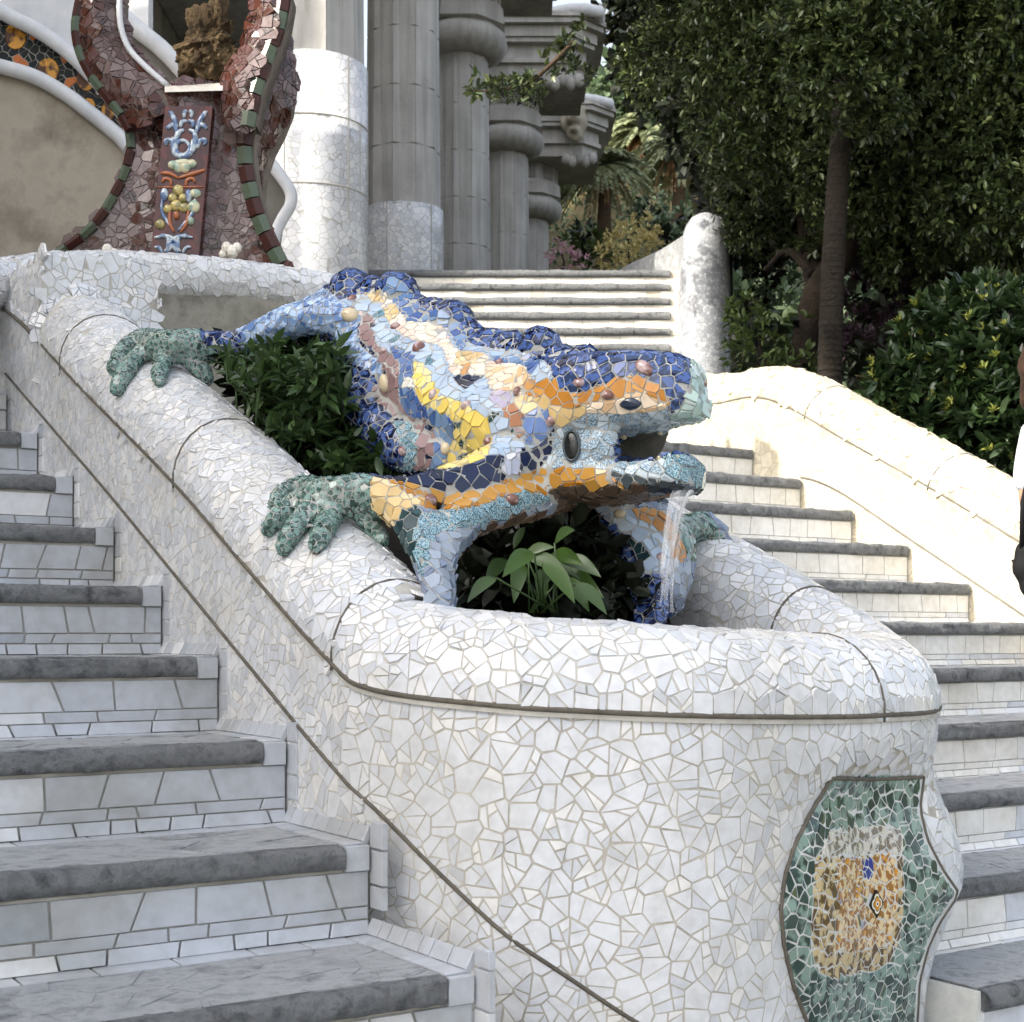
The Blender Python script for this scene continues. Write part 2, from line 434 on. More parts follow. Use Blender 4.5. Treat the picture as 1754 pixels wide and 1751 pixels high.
# flat pieces in a row: a slab of 4 front corners pushed back along the normal
def slab(c4, nrm, th=.012, bevel=.0015):
    c = [Vector(p) for p in c4]; n = Vector(nrm).normalized(); m = sum(c, Vector()) / 4
    top = [p + (m - p).normalized() * bevel for p in c]; rim = [p - n * bevel for p in c]; bk = [p - n * th for p in c]
    v = top + rim + bk
    f = [(0, 1, 2, 3)]
    for k in range(4):
        k2 = (k + 1) % 4
        f += [(4 + k, 4 + k2, k2, k), (8 + k, 8 + k2, 4 + k2, 4 + k)]
    return v, f
# ================================================================ ground and terrain
def terrain_z(x, y):
    u, v = uv_of((x, y))
    b = interp(u, [-50, 0, 1.2, 3.0, 5.6, 6.6, 8, 12, 16, 24, 32, 40, 48, 64, 96, 250], [-1.75, -1.75, -1.5, -.35, .62, .62, 1.3, 2.6, 2.9, 5.5, 9, 12.5, 15.5, 23, 38, 90])
    inside = min(max((v + 3.4) / .4, 0), 1) * min(max((5.15 - v) / .25, 0), 1)
    if y > 7.5: inside = min(1, max(0, (2.2 - x) / .5)) * min(max((x + 9) / .5, 0), 1)
    b -= inside * (.55 if u < 7 else .9)
    if v > 5.3: b += min(.25 * (v - 5.3), 6) * .5
    return b + .06 * noise.noise(Vector((x * .5, y * .5, 0)))
def fix0(V, Fc): return [f if (V[f[1]] - V[f[0]]).cross(V[f[2]] - V[f[0]]).z > 0 else tuple(reversed(f)) for f in Fc]
xs = sorted(set([-300, -200, -120, -70, -40] + [-25 + i for i in range(13)] + [-12 + .4 * i for i in range(76)] + [19 + i * 2 for i in range(10)] + [45, 60, 90, 140, 220, 300]))
ys = sorted(set([-300, -150, -60, -25, -12, -6, -3] + [-2 + .4 * i for i in range(60)] + [23 + i * 1.5 for i in range(14)] + [46, 52, 60, 75, 95, 130, 180, 250, 330]))
V = [(x, y, ZE + terrain_z(x, y)) for y in ys for x in xs]
tag(mk('terrain', V, grid_faces(len(ys), len(xs)), M['earth'], None, True), kind='structure')

V = [W(u, v, -1.70 + .004) for u in (-40, -12, -4, -1, .3) for v in (-30, -8, -2, 2, 5, 12, 30)]
tag(mk('pavement', V, fix0(V, grid_faces(5, 7)), M['pave']), kind='structure')

# ================================================================ the fountain island between the two flights
CTRL = [(5.35, 1.22, 1.10), (4.81, 1.22, 1.031), (4.0, 1.22, .67), (3.3, 1.22, .356), (2.9, 1.22, .157), (2.51, 1.225, -.038), (2.38, 1.25, -.092),
        (2.15, 1.367, -.115), (2.07, 1.493, -.125), (1.993, 1.686, -.135), (1.992, 1.964, -.145), (2.035, 2.19, -.15), (2.115, 2.42, -.15),
        (2.28, 2.575, -.13), (2.52, 2.61, -.04), (2.9, 2.57, .14), (3.3, 2.54, .30), (4.0, 2.54, .48), (5.1, 2.54, .66)]
PATH = catmull(CTRL, 12)
def path_normals(path):
    out = []
    for i in range(len(path)):
        a = path[max(i - 1, 0)]; b = path[min(i + 1, len(path) - 1)]
        du, dv = b[0] - a[0], b[1] - a[1]; l = math.hypot(du, dv)
        out.append((-dv / l * -1, du / l * -1))        # outward in (u, v)
    return out
PN = path_normals(PATH)
# outward check: first point of the left side must face -v
if PN[3][1] > 0: PN = [(-a, -b) for a, b in PN]
def smooth01(x): x = min(max(x, 0), 1); return x * x * (3 - 2 * x)
SHIELD = [(1424, 1330), (1500, 1325), (1580, 1327), (1573, 1385), (1586, 1440), (1612, 1490), (1640, 1530), (1606, 1580), (1586, 1625), (1572, 1680), (1568, 1751), (1560, 1830),
          (1400, 1830), (1380, 1751), (1357, 1690), (1341, 1620), (1335, 1560), (1342, 1500), (1360, 1445), (1390, 1385)]
def wall_off(p):
    """the wall swells round the shield and hollows above it"""
    u, v = uv_of(p); z = p[2] - ZE
    if u > 2.75 or v < 1.5: return 0.0
    sw = .085 * math.exp(-((v - 2.56) / .17) ** 2 - ((z + .50) / .17) ** 2)
    hol = -.085 * smooth01((-.165 - z) / .13) * math.exp(-((v - 2.23) / .27) ** 2)
    return sw + hol
wallV, nrow = [], 64
for (u, v, zj), (nu, nv) in zip(PATH, PN):
    for k in range(nrow):
        t = k / (nrow - 1); z = zj - .004 - t * (1.75 + zj)
        p = W(u, v, z); d = wall_off(p) * smooth01(t * 8) + .012 * smooth01((-.1 - z + zj) * 6) * 0
        wallV.append(W(u + nu * d, v + nv * d, z))
wallF = [tuple(reversed(f)) for f in grid_faces(len(PATH), nrow)]
copV, ncs = [], 17
I0 = next(i for i, p in enumerate(PATH) if p[0] < 4.46)
PATHC, PNC = PATH[I0:], PN[I0:]
CW, CH = .145, .155
for (u, v, zj), (nu, nv) in zip(PATHC, PNC):
    c = .138
    for k in range(ncs):
        q = math.radians(-6 + 200 * k / (ncs - 1))
        o = math.cos(q) * CW - c; zz = math.sin(q) * CH if q < math.pi else math.sin(q) * CH * 1.4
        copV.append(W(u + nu * o, v + nv * o, zj + zz))
copF = grid_faces(len(PATHC), ncs) + [tuple(range(ncs))]
def fix_faces(V, Fc, test):
    """turn faces outward: test(centroid) gives a vector the normal should agree with"""
    out = []
    for f in Fc:
        a, b, c = V[f[0]], V[f[1]], V[f[2]]
        n = (b - a).cross(c - a)
        if len(f) > 3 and n.length < 1e-12: n = (c - a).cross(V[f[3]] - a)
        m = sum((V[i] for i in f), Vector()) / len(f)
        out.append(f if n.dot(test(m)) >= 0 else tuple(reversed(f)))
    return out
MID = [W(u - nu * .138, v - nv * .138, zj) for (u, v, zj), (nu, nv) in zip(PATH, PN)]
def near_mid(m):
    k = min(range(len(MID)), key=lambda i: (MID[i] - m).length_squared); return m - MID[k]
copF = fix_faces(copV, copF, near_mid)
def near_out(m):
    k = min(range(len(PATH)), key=lambda i: (MID[i].x - m.x) ** 2 + (MID[i].y - m.y) ** 2)
    return W(PN[k][0], PN[k][1], -ZE)
wallF = fix_faces(wallV, wallF, near_out)
BW = BVHTree.FromPolygons(wallV, wallF); BC = BVHTree.FromPolygons(copV, copF)
def hit(bvh, px, py):
    r = bvh.ray_cast(EYE, ray_dir(px, py)); return (r[0], r[1]) if r[0] is not None else None

basin = empty('fountain_basin', W(2.3, 1.9, -1.7), 'white broken-tile fountain basin between the two flights, its rounded rim under the lizard', 'fountain basin')
mk('wall', wallV, wallF, M['grout_warm'], basin, True)
mk('coping', copV, copF, M['grout'], basin, True)
# dark joints: under the coping, across it, and the lower line along the left wall
def joint(pts, r=.0042, mat='joint', name='joint', parent=None):
    v, f = tube(pts, r, 6); return mk(name, v, f, M[mat], parent or basin, True)
jl = [W(u + nu * .004, v + nv * .004, zj - .003) for (u, v, zj), (nu, nv) in zip(PATH, PN)]
joint(jl, .0062)
low = []
for px, py in [(-60, 560), (10, 640), (100, 745), (190, 850), (345, 1040), (500, 1230), (620, 1365), (740, 1483), (850, 1587), (970, 1672), (1080, 1745), (1180, 1800)]:
    h = hit(BW, px, py)
    if h: low.append(h[0])
low = [Vector(p) for p in catmull(low, 6)]
low = [BW.find_nearest(p)[0] + BW.find_nearest(p)[1] * .001 for p in low]
joint(low, .0042)
def coping_ring(i): return [copV[i * ncs + k] for k in range(ncs)]
def path_index(fn): return min(range(len(PATHC)), key=lambda i: fn(PATHC[i]))
rings = [path_index(lambda p: abs(p[0] - 4.2) + (p[1] > 1.8) * 9), path_index(lambda p: abs(p[0] - 3.28) + (p[1] > 1.8) * 9), path_index(lambda p: abs(p[0] - 2.50) + (p[1] > 1.5) * 9),
         path_index(lambda p: math.hypot(p[0] - 2.04, p[1] - 2.17)), path_index(lambda p: abs(p[0] - 2.52) + (p[1] < 2) * 9)]
ringpts = []
for i in rings:
    rp = coping_ring(i); ringpts.append(rp); joint(rp, .0036)
# seeds, cut along the joints
TS = .043
fixedP, fixedN, fixedS = [], [], []
pp_ = []
acc = 0.0
for i in range(1, len(jl)):
    acc += (jl[i] - jl[i - 1]).length
    if acc < .030 + .012 * RNG.random(): continue
    acc = 0.0; q = jl[i]
    if uv_of(q)[0] > 4.72: continue
    a_ = BW.find_nearest(q + Vector((0, 0, -.017))); fixedP.append(a_[0]); fixedN.append(a_[1]); fixedS.append(.04)
    if i > I0:
        a_ = BC.find_nearest(q + Vector((0, 0, .017))); fixedP.append(a_[0]); fixedN.append(a_[1]); fixedS.append(.04)
for path, bv, d in [(low, BW, .034)] + [(r, BC, .030) for r in ringpts]:
    p_, n_ = pair_seeds(path, bv, d, .015)
    for a, b in zip(p_, n_):
        fixedP.append(a); fixedN.append(b); fixedS.append(.040)
def in_shield(p):
    u, v = uv_of(p)
    if u > 2.5 or v < 1.3: return False
    x, y = proj(p); return inpoly(x, y, SHIELD) or (y > 1500 and 1380 < x < 1560)
def stair_z(u): return -.524 + .16 * ((u - 2.334) / .35)
def keep_wall(c):
    u, v = uv_of(c); z = c[2] - ZE
    if in_shield(c): return False
    if u > 4.6 and z > 1.02: return False
    if v < 1.3: return z > stair_z(u) - (.02 if u < 4.2 else .3)
    if u > 2.6: return z > stair_z(u) - .05
    return z > -1.25
def tile_size(p, cop):
    u, v = uv_of(p)
    f = smooth01((2.75 - u) / .5) if v < 2.0 else 1.0
    if cop and v > 2.05: return .020
    return (.022 + .004 * f) if cop else (.024 + .006 * f)
def grout_w(p):
    u, v = uv_of(p); f = smooth01((2.65 - u) / .5) if v < 2.0 else .8
    return .0012 + .0008 * f
cand, cn = sample_surface(wallV, wallF, .026, keep_wall, over=3.0)
sizes = np.array([1.5 * tile_size(p, False) * (.7 + .5 * RNG.random()) for p in cand])
ix = poisson(cand, cn, list(sizes * .95), fixedP)
pos = [Vector(cand[i]) for i in ix]; nrm = [Vector(cn[i]) for i in ix]; sz = [sizes[i] * 1.5 for i in ix]
c2, n2 = sample_surface(copV, copF, .026, None, over=3.0)
sizes2 = np.array([1.4 * tile_size(p, True) * (.7 + .5 * RNG.random()) for p in c2])
ix2 = poisson(c2, n2, list(sizes2), fixedP)
pos += [Vector(c2[i]) for i in ix2]; nrm += [Vector(n2[i]) for i in ix2]; sz += [sizes2[i] * 1.5 for i in ix2]
for i in range(len(ix)):
    acc = Vector((0, 0, 0))
    for q, n, fi, ds in BW.find_nearest_range(pos[i], .028): acc += n
    if acc.length > 0: nrm[i] = acc.normalized()
for i in range(len(ix), len(pos)):
    acc = Vector((0, 0, 0))
    for q, n, fi, ds in BC.find_nearest_range(pos[i], .030): acc += n
    if acc.length > 0: nrm[i] = acc.normalized()
# paired seeds that fell off their own surface
for a, b in zip(fixedP, fixedN):
    if in_shield(a) : continue
    u, v = uv_of(a)
    if (v < 1.3 and a.z - ZE < stair_z(u) - .03): continue
    pos.append(a); nrm.append(b); sz.append(.045)
sh = shards(pos, nrm, sz, [grout_w(p) for p in pos], None, .5, .0008, .005, .014, cut=[(.92 * tile_size(p, False) * ((.80 if uv_of(p)[1] > 2.05 else .86) if p.z - ZE > interp(uv_of(p)[0], [2.0, 2.5, 4.8], [-.10, -.02, 1.05]) else 1.0)) ** 2 for p in pos])
emit(sh, basin, M['white'], 'tile', 300)
# ================================================================ stairs: tiled risers, rough stone treads
def stone_strip(mb, u0, v0, v1, zt, w=.27, th=.046, nv=44, amp=.006, seed=0.0):
    prof = [(-.002, -th), (-.013, -th + .003), (-.016, -th * .66), (-.016, -th * .36), (-.013, -.006), (-.004, -.001), (.02, 0), (.06, .001), (.12, 0), (.19, .001), (w, 0)]
    b = len(mb.v); V = []
    for k in range(nv + 1):
        v = v0 + (v1 - v0) * k / nv
        for i, (du, dz) in enumerate(prof):
            a = amp * (1.0 if 0 < i < 6 else .5 if i > 5 else .2) * (0 if i == len(prof) - 1 else 1)
            n1 = noise.noise(Vector((v * 9, i * .5 + seed, u0 * 5))) + .7 * noise.noise(Vector((v * 30, i * 1.1, seed * 3 + u0))) + .5 * noise.noise(Vector((v * 80, i * 2.1, seed * 3 + u0)))
            n2 = noise.noise(Vector((v * 11 + 40, i * .6 + seed, u0 * 5))) + .7 * noise.noise(Vector((v * 31, i * 1.3 + 9, seed))) + .4 * noise.noise(Vector((v * 90, i * 2.3 + 9, seed)))
            V.append(W(u0 + du + a * n1 * .9, v, zt + dz + a * n2 * .6))
    m = len(prof)
    mb.add(V, [tuple(reversed(f)) for f in grid_faces(nv + 1, m)])
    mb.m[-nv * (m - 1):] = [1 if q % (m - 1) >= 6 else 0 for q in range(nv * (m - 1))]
    m = len(prof); 
    for e in (0, nv):
        mb.f.append(tuple(b + e * m + i for i in (range(m) if e else reversed(range(m))))); mb.m.append(0)
def riser_rows(out, u, v0, v1, z0, rows, wmin, wmax, slant=.5, gap=.004):
    """rows: (z from, z to, lean) ; out collects (quad, normal, row)"""
    for ri, (za, zb, lean, sc) in enumerate(rows):
        v = v0; top = v; 
        while v < v1 - .01:
            wd = (wmin + (wmax - wmin) * RNG.random()) * sc; nx = v + wd; nt = nx + (RNG.random() - .5) * slant * (zb - za)
            if nx > v1 - wmin * .5 * sc: nx = nt = v1
            g = gap / 2; jb = RNG.uniform(-.001, .001)
            q = [W(u - lean, v + g, z0 + za + g * .6 + jb), W(u - lean, nx - g, z0 + za + g * .6 + jb), W(u, nt - g, z0 + zb - g * .6), W(u, top + g, z0 + zb - g * .6)]
            out.append((q, -W(1, 0, -ZE).normalized(), ri)); v = nx; top = nt
def quad_px(q):
    xs = [proj(p) for p in q]; return abs(parea(xs)) if all(-10 < x < 1764 and -10 < y < 1761 for x, y in xs) else abs(parea(xs)) * .01
def emit_slabs(slabs, parent, mat, limit=300, name='riser_tile', th=.012):
    slabs = sorted(slabs, key=lambda s: -quad_px(s[0])); mb = MB()
    for i, (q, n, r) in enumerate(slabs):
        v, f = slab(q, n, th)
        if i < limit: mk(name, v, f, mat, parent)
        else: mb.add(v, f)
    if mb.v: mb.build('small_riser_tiles', mat, parent)['kind'] = 'stuff'

# ---- left flight
lst = empty('left_staircase', W(2.3, .6, -1.7), 'staircase of blue-grey tiled risers and dark stone treads left of the basin', 'staircase')
def flags(u, v0, v1, zt, w, parent, vmax=1.0):
    """irregular flat stones set in the tread"""
    pts = []
    for _ in range(900): pts.append(W(u + .022 + RNG.random() * (w - .03), v0 + RNG.random() * (v1 - v0), zt + .0005))
    nn = [Vector((0, 0, 1))] * len(pts); ii = poisson(pts, nn, [.11 * (.7 + .6 * RNG.random()) for _ in pts])
    lo, hi = u + .012, u + w - .006
    out = []
    for s in shards([pts[i] for i in ii], [Vector((0, 0, 1))] * len(ii), .16, .004, None, .3, .0012, .004, .008, cut=.10 ** 2):
        ok = []
        for ring in (s[0], s[1]):
            r2 = []
            for p in ring:
                a, b = uv_of(p); a = min(max(a, lo), hi); b = min(max(b, v0), v1); q = W(a, b, 0); r2.append(Vector((q.x, q.y, p.z)))
            ok.append(r2)
        out.append((ok[0], ok[1]) + s[2:])
    emit(out, parent, M['stone_top'], 'tread_stone', 24)
LV0 = -2.9; core = MB(); slabs = []
for k in range(-6, 10):
    u = 2.334 + .35 * k; z = -.524 + .16 * k; top = z + .16
    core.add(*wbox(u + .004, u + .36 if k < 9 else u + 2.5, LV0, 1.216, -1.75, top - .004))
    va = max(LV0, .25 * u - .75)
    rows = [(.002, .027, .010, .9), (.027, .050, 0.0, .9), (.050, .113, 0.0, 1.0)]
    riser_rows(slabs, u - .002, va, 1.215, z, rows, .055, .16, .8)
    slabs.append(([W(u - .012, 1.165, top - .046), W(u - .012, 1.211, top - .046), W(u - .012, 1.211, top - .002), W(u - .012, 1.165, top - .002)], -W(1, 0, -ZE), 0))
    st = MB(); stone_strip(st, u, va - .3, 1.162, top, .285, .042, 260, .0075, k * 3.7)
    st.build('step_stone', [M['stone'], M['stone_top']], lst, True)
    if k < 4: flags(u, va - .2, 1.16, top, .285, lst)
    # white strip at the back of the tread and along the wall
    vv = va
    while vv < 1.16:
        w2 = RNG.uniform(.07, .16); e = min(vv + w2, 1.165)
        slabs.append(([W(u + .292, vv + .002, top + .001), W(u + .292, e - .002, top + .001), W(u + .345, e - .002, top + .002), W(u + .345, vv + .002, top + .002)], Vector((0, 0, 1)), 0)); vv = e
    uu = u + .002
    while uu < u + .33:
        e = min(uu + RNG.uniform(.035, .065), u + .345)
        slabs.append(([W(uu + .002, 1.168, top + .001), W(uu + .002, 1.214, top + .003), W(e - .002, 1.214, top + .003), W(e - .002, 1.168, top + .001)], Vector((0, 0, 1)), 0))
        # leaning foot tiles on the wall above the tread
        slabs.append(([W(e - .002, 1.204, top + .004), W(uu + .002, 1.204, top + .004), W(uu + .002, 1.2175, top + .030), W(e - .002, 1.2175, top + .030)], W(0, -1, .4 - ZE).normalized(), 0)); uu = e
    # upright strip on the wall beside each riser
    zz = z + .045
    while zz < top + .03:
        e = min(zz + RNG.uniform(.035, .065), top + .04)
        slabs.append(([W(u - .002, 1.2165, zz + .002), W(u - .045, 1.2165, zz + .002), W(u - .045, 1.2165, e - .002), W(u - .002, 1.2165, e - .002)], W(0, -1, -ZE).normalized(), 0)); zz = e
core.build('stair_core', M['grout'], lst)
emit_slabs([s for s in slabs], lst, M['riser'], 300)
# ---- left boundary parapet of the left flight (out of frame, it mirrors the right one)

# ---- right flight
rst = empty('right_staircase', W(2.3, 3.6, -1.7), 'staircase of white tiled risers and dark stone nosings right of the basin', 'staircase')
RV1 = 4.74; core = MB(); slabs = []; RS = []
for k in range(-4, 12):     # k=0 is the step whose nosing shows beside the parapet joint lowest in view
    u = 3.965 - .315 * k; zt = (.209 - .158 * k) if k >= 0 else (.209 - .166 * k)
    RS.append((u, zt))
RS.sort()
for i, (u, zt) in enumerate(RS):
    zl = RS[i - 1][1] if i else zt - .16
    V0 = 2.57 if u > 2.2 else 2.52 if u > 1.9 else 2.10
    u2 = RS[i + 1][0] if i + 1 < len(RS) else u + 2.6
    core.add(*wbox(u + .004, u2 + .01, V0 - .01, RV1 - .002, -1.75, zt - .004))
    h = zt - zl
    rows = [(.002, .022, .008, 1.0), (.022, .042, 0.0, 1.2), (.042, h - .047, 0.0, 1.0)]
    riser_rows(slabs, u - .002, V0, RV1 - .01, zl, rows, .07, .15, .3)
    if V0 < 2.5:
        slabs.append(([W(u - .012, V0 - .005, zt - .046), W(u - .012, V0 + .095, zt - .046), W(u - .012, V0 + .095, zt - .002), W(u - .012, V0 - .005, zt - .002)], -W(1, 0, -ZE), 0))
        slabs.append(([W(u - .008, V0 - .004, zt + .001), W(u - .008, V0 + .095, zt + .001), W(u2 - .04, V0 + .095, zt + .002), W(u2 - .04, V0 - .004, zt + .002)], Vector((0, 0, 1)), 0))
    st = MB()
    stone_strip(st, u, V0 + (.1 if V0 < 2.5 else 0), RV1 - .012, zt, u2 - u - .03 if i + 1 < len(RS) else .4, .045, 130, .010, i * 2.9)
    st.build('step_stone', [M['stone'], M['stone_top']], rst, True)
    if zt < -.1 and i + 1 < len(RS): flags(u, V0 + (.1 if V0 < 2.5 else 0), RV1 - .02, zt, u2 - u - .03, rst, .6)
    if i + 1 < len(RS):
        vv = V0
        while vv < RV1 - .02:
            e = min(vv + RNG.uniform(.07, .15), RV1 - .01)
            slabs.append(([W(u2 - .034, vv + .002, zt + .001), W(u2 - .034, e - .002, zt + .001), W(u2 - .004, e - .002, zt + .002), W(u2 - .004, vv + .002, zt + .002)], Vector((0, 0, 1)), 0)); vv = e
core.build('stair_core', M['grout_pale'], rst)
emit_slabs(slabs, rst, M['riser_pale'], 300)

# ---- upper flight, square to the view
ust = empty('upper_staircase', (0.2, 10.4, ZE + .7), 'upper staircase of cream tiled risers below the columns', 'staircase')
core = MB(); slabs = []
XL, NST = -3.4, 13
for i in range(NST):
    Y = 12.2 - .3 * i; zt = 3.0 - .18 * i; xr = (1147 - CX) / F * Y
    xe = (1164 - CX) / F * Y
    core.add(*box(XL, xe, Y + .004, Y + .31 if i else Y + 1.0, ZE - .3, ZE + zt - .004))
    x = XL + 1.0
    while x < xe - .02:
        e = x + RNG.uniform(.10, .2)
        if e > xe - .09: e = xe
        slabs.append(([(x + .002, Y - .003, ZE + zt - .178), (e - .002, Y - .003, ZE + zt - .178), (e - .002, Y - .003, ZE + zt - .062), (x + .002, Y - .003, ZE + zt - .062)], Vector((0, -1, 0)), 0)); x = e
    slabs.append(([(xr + .01, Y - .003, ZE + zt - .060), (xe, Y - .003, ZE + zt - .060), (xe, Y - .003, ZE + zt - .003), (xr + .01, Y - .003, ZE + zt - .003)], Vector((0, -1, 0)), 0))
    nv = 60; V = []
    prof = [(0, -.058), (-.02, -.056), (-.026, -.03), (-.018, -.004), (.02, 0), (.29, 0)]
    for k in range(nv + 1):
        x = XL + (xr - XL) * k / nv
        for j, (dy, dz) in enumerate(prof):
            a = .012 if 0 < j < 5 else .004
            V.append((x, Y + dy + a * noise.noise(Vector((x * 8, j * .8, i * 3.3))), ZE + zt + dz + a * .9 * noise.noise(Vector((x * 7 + 20, j * .9, i * 5.1))) + .006 * noise.noise(Vector((x * 30, j * .9, i)))))
    m = len(prof); fc = [tuple(reversed(f)) for f in grid_faces(nv + 1, m)]
    fc += [tuple(range(m))[::-1], tuple(nv * m + q for q in range(m))]
    mk('step_stone', V, fc, M['stone'], ust, True)
core.build('stair_core', M['grout_pale'], ust)
emit_slabs(slabs, ust, M['cream_tile'], 300)

# ---- right parapet with its rounded coping
par = empty('right_parapet', W(4, 4.9, -1.7), 'sunlit cream tiled parapet with rounded coping beside the right staircase', 'parapet')
inner = [(-60 + 1163, 690), (1163, 690), (1225, 691), (1290, 680), (1350, 697), (1450, 755), (1570, 822), (1690, 893), (1754, 932), (1860, 995)]
pj = []
for px, py in inner:
    a = (px - CX) / F; Y = 4.74 / (CU * a + SU); u = Y * (CU - SU * a); pj.append((u, -(py - HY) / F * Y))
pj = catmull(pj, 6); V = []
for u, z in pj:
    for k in range(8): V.append(W(u, 4.74, z - k / 7 * (z + 1.75)))
pwF = fix_faces(V, grid_faces(len(pj), 8), lambda m: W(0, -1, -ZE)); pwV = V
V = []; nc = 15; R = .115; pmid = []
for i, (u, z) in enumerate(pj):
    a = pj[max(i - 1, 0)]; b = pj[min(i + 1, len(pj) - 1)]
    t = Vector((b[0] - a[0], b[1] - a[1])).normalized(); up = Vector((-t.y, t.x)); up = up if up.y > 0 else -up
    for k in range(nc):
        q = math.radians(-15 + 210 * k / (nc - 1)); o = math.cos(q) * .15; h = .02 + math.sin(q) * .135
        V.append(W(u + up.x * h, 4.74 + .145 - o, z + up.y * h))
    pmid.append(W(u, 4.885, z))
pcV = V; pcF = fix_faces(V, grid_faces(len(pj), nc), lambda m: m - min(pmid, key=lambda c: (c - m).length_squared))
M['parapet_tile'] = glaze('parapet_tile', [rgb8(214, 204, 180), rgb8(202, 191, 166), rgb8(220, 211, 189), rgb8(208, 198, 176)], .3)
M['grout_cream'] = rough_mat('grout_cream', rgb8(170, 160, 138), rgb8(192, 182, 160), 20, .95, .3)
mk('wall', pwV, pwF, M['grout_cream'], par, True); mk('coping', pcV, pcF, M['grout_cream'], par, True)
bk = MB(); V = []
for u, z in pj:
    for k in range(4): V.append(W(u, 5.03, z + .02 - k / 3 * (z + 1.75)))
mk('rear_wall', V, fix_faces(V, grid_faces(len(pj), 4), lambda m: W(0, 1, -ZE)), M['concrete'], par, True)
BPW = BVHTree.FromPolygons(pwV, pwF); BPC = BVHTree.FromPolygons(pcV, pcF)
pl = [W(u, 4.738, z) for u, z in pj]
joint(pl, .005, 'concrete', 'joint', par)
l2 = []
for px, py in [(1372, 818), (1400, 825), (1450, 850), (1550, 918), (1650, 985), (1754, 1055), (1860, 1130)]:
    h = hit(BPW, px, py); l2.append(h[0])
l2 = [Vector(p) for p in catmull(l2, 5)]; joint([p + W(0, -.001, -ZE) for p in l2], .005, 'concrete', 'joint', par)
rr = []
for tu in (4.9, 4.2, 3.55):
    i = min(range(len(pj)), key=lambda k: abs(pj[k][0] - tu)); r_ = [pcV[i * nc + k] for k in range(nc)]; rr.append(r_); joint(r_, .004, 'concrete', 'joint', par)
fp, fn = [], []
for path, bv in [(pl, BPW), (pl, BPC), (l2, BPW)] + [(r_, BPC) for r_ in rr]:
    a, b = pair_seeds(path, bv, .045, .022); fp += a; fn += b
kw = lambda c: (c[2] - ZE) > -.5 + (uv_of(c)[0] - 2.4) * .5 - .35
c1, n1 = sample_surface(pwV, pwF, .06, kw, over=4); i1 = poisson(c1, n1, .055, fp)
c2, n2 = sample_surface(pcV, pcF, .05, None, over=4); i2 = poisson(c2, n2, .042, fp)
pos = [Vector(c1[i]) for i in i1] + [Vector(c2[i]) for i in i2] + fp; nrm = [Vector(n1[i]) for i in i1] + [Vector(n2[i]) for i in i2] + fn
emit(shards(pos, nrm, .07, .002, None, .5, .0005, .005, .004, cut=.042 ** 2), par, M['parapet_tile'], 'tile', 300)
# ================================================================ the mosaic lizard
def vtop(px, py, Y): return P(px, py, Y)
lz = MB()
def body_loft(st, seg=22, pw=2.4, pt=None, ro=0.0):
    """stations (px, Y, top px, bottom px, half width): superellipse sections square to the axis"""
    C = [Vector(((a - CX) / F * b, b, 0)) for a, b, *_ in st]; V = []; n = len(st)
    for i, (px, Y, t, bt, hw) in enumerate(st):
        tg = (C[min(i + 1, n - 1)] - C[max(i - 1, 0)]).normalized(); side = Vector((tg.y, -tg.x, 0))
        zt, zb = ZE - (t - HY) / F * Y, ZE - (bt - HY) / F * Y; zc, hh = (zt + zb) / 2, (zt - zb) / 2
        for k in range(seg):
            q = 2 * math.pi * k / seg; cx, sx = math.cos(q), math.sin(q)
            e = 2 / (pt if pt and sx > 0 else pw)
            V.append(C[i] + side * (hw * math.copysign(abs(cx) ** e, cx) - ro * hw * max(sx, 0) ** 2) + Vector((0, 0, zc + hh * math.copysign(abs(sx) ** e, sx))))
    f = grid_faces(n, seg, True)
    f.append(tuple(range(seg))); f.append(tuple((n - 1) * seg + k for k in reversed(range(seg))))
    lz.add(V, f)
def loft_smooth(st, n=5): return [tuple(p) for p in catmull(st, n)]
BODY = [(535, 4.10, 505, 560, .05), (590, 3.92, 478, 605, .09), (650, 3.79, 484, 690, .13), (735, 3.66, 517, 765, .175), (820, 3.54, 562, 815, .21), (900, 3.43, 590, 850, .235), (965, 3.34, 605, 855, .24), (1020, 3.26, 616, 835, .20), (1060, 3.2, 622, 800, .15)]
def YB(px): return interp(px, [b[0] for b in BODY], [b[1] for b in BODY])
body_loft(loft_smooth(BODY), 30, 2.2, 1.45, .2)
UH = [(985, 3.30, 620, 775, .18), (1035, 3.22, 613, 768, .165), (1085, 3.16, 607, 742, .142), (1125, 3.12, 605, 729, .118), (1155, 3.09, 607, 724, .097), (1177, 3.07, 616, 722, .080), (1190, 3.06, 634, 720, .068), (1201, 3.055, 668, 716, .050)]
body_loft(loft_smooth(UH), 22, 3.4)
LJ = [(985, 3.30, 735, 858, .17), (1040, 3.22, 770, 862, .145), (1085, 3.17, 790, 854, .120), (1125, 3.13, 792, 849, .100), (1155, 3.10, 784, 848, .085), (1175, 3.08, 781, 845, .072), (1188, 3.07, 788, 838, .052)]
body_loft(loft_smooth(LJ), 20, 3.2)
def limb(pts):
    """(px, py, Y, radius px)"""
    st = [tuple(p) for p in catmull([(*P(a, b, Y), r / F * Y) for a, b, Y, r in pts], 5)]
    v, f = tube([p[:3] for p in st], [max(p[3], .004) for p in st], 14); lz.add(v, f)
    for e in (st[0], st[-1]):
        v, f = sphere(e[:3], e[3], 12, 8); lz.add(v, f)
def ball(px, py, Y, r, sc=(1, 1, 1)):
    v, f = sphere(P(px, py, Y), r / F * Y, 14, 10, sc); lz.add(v, f)
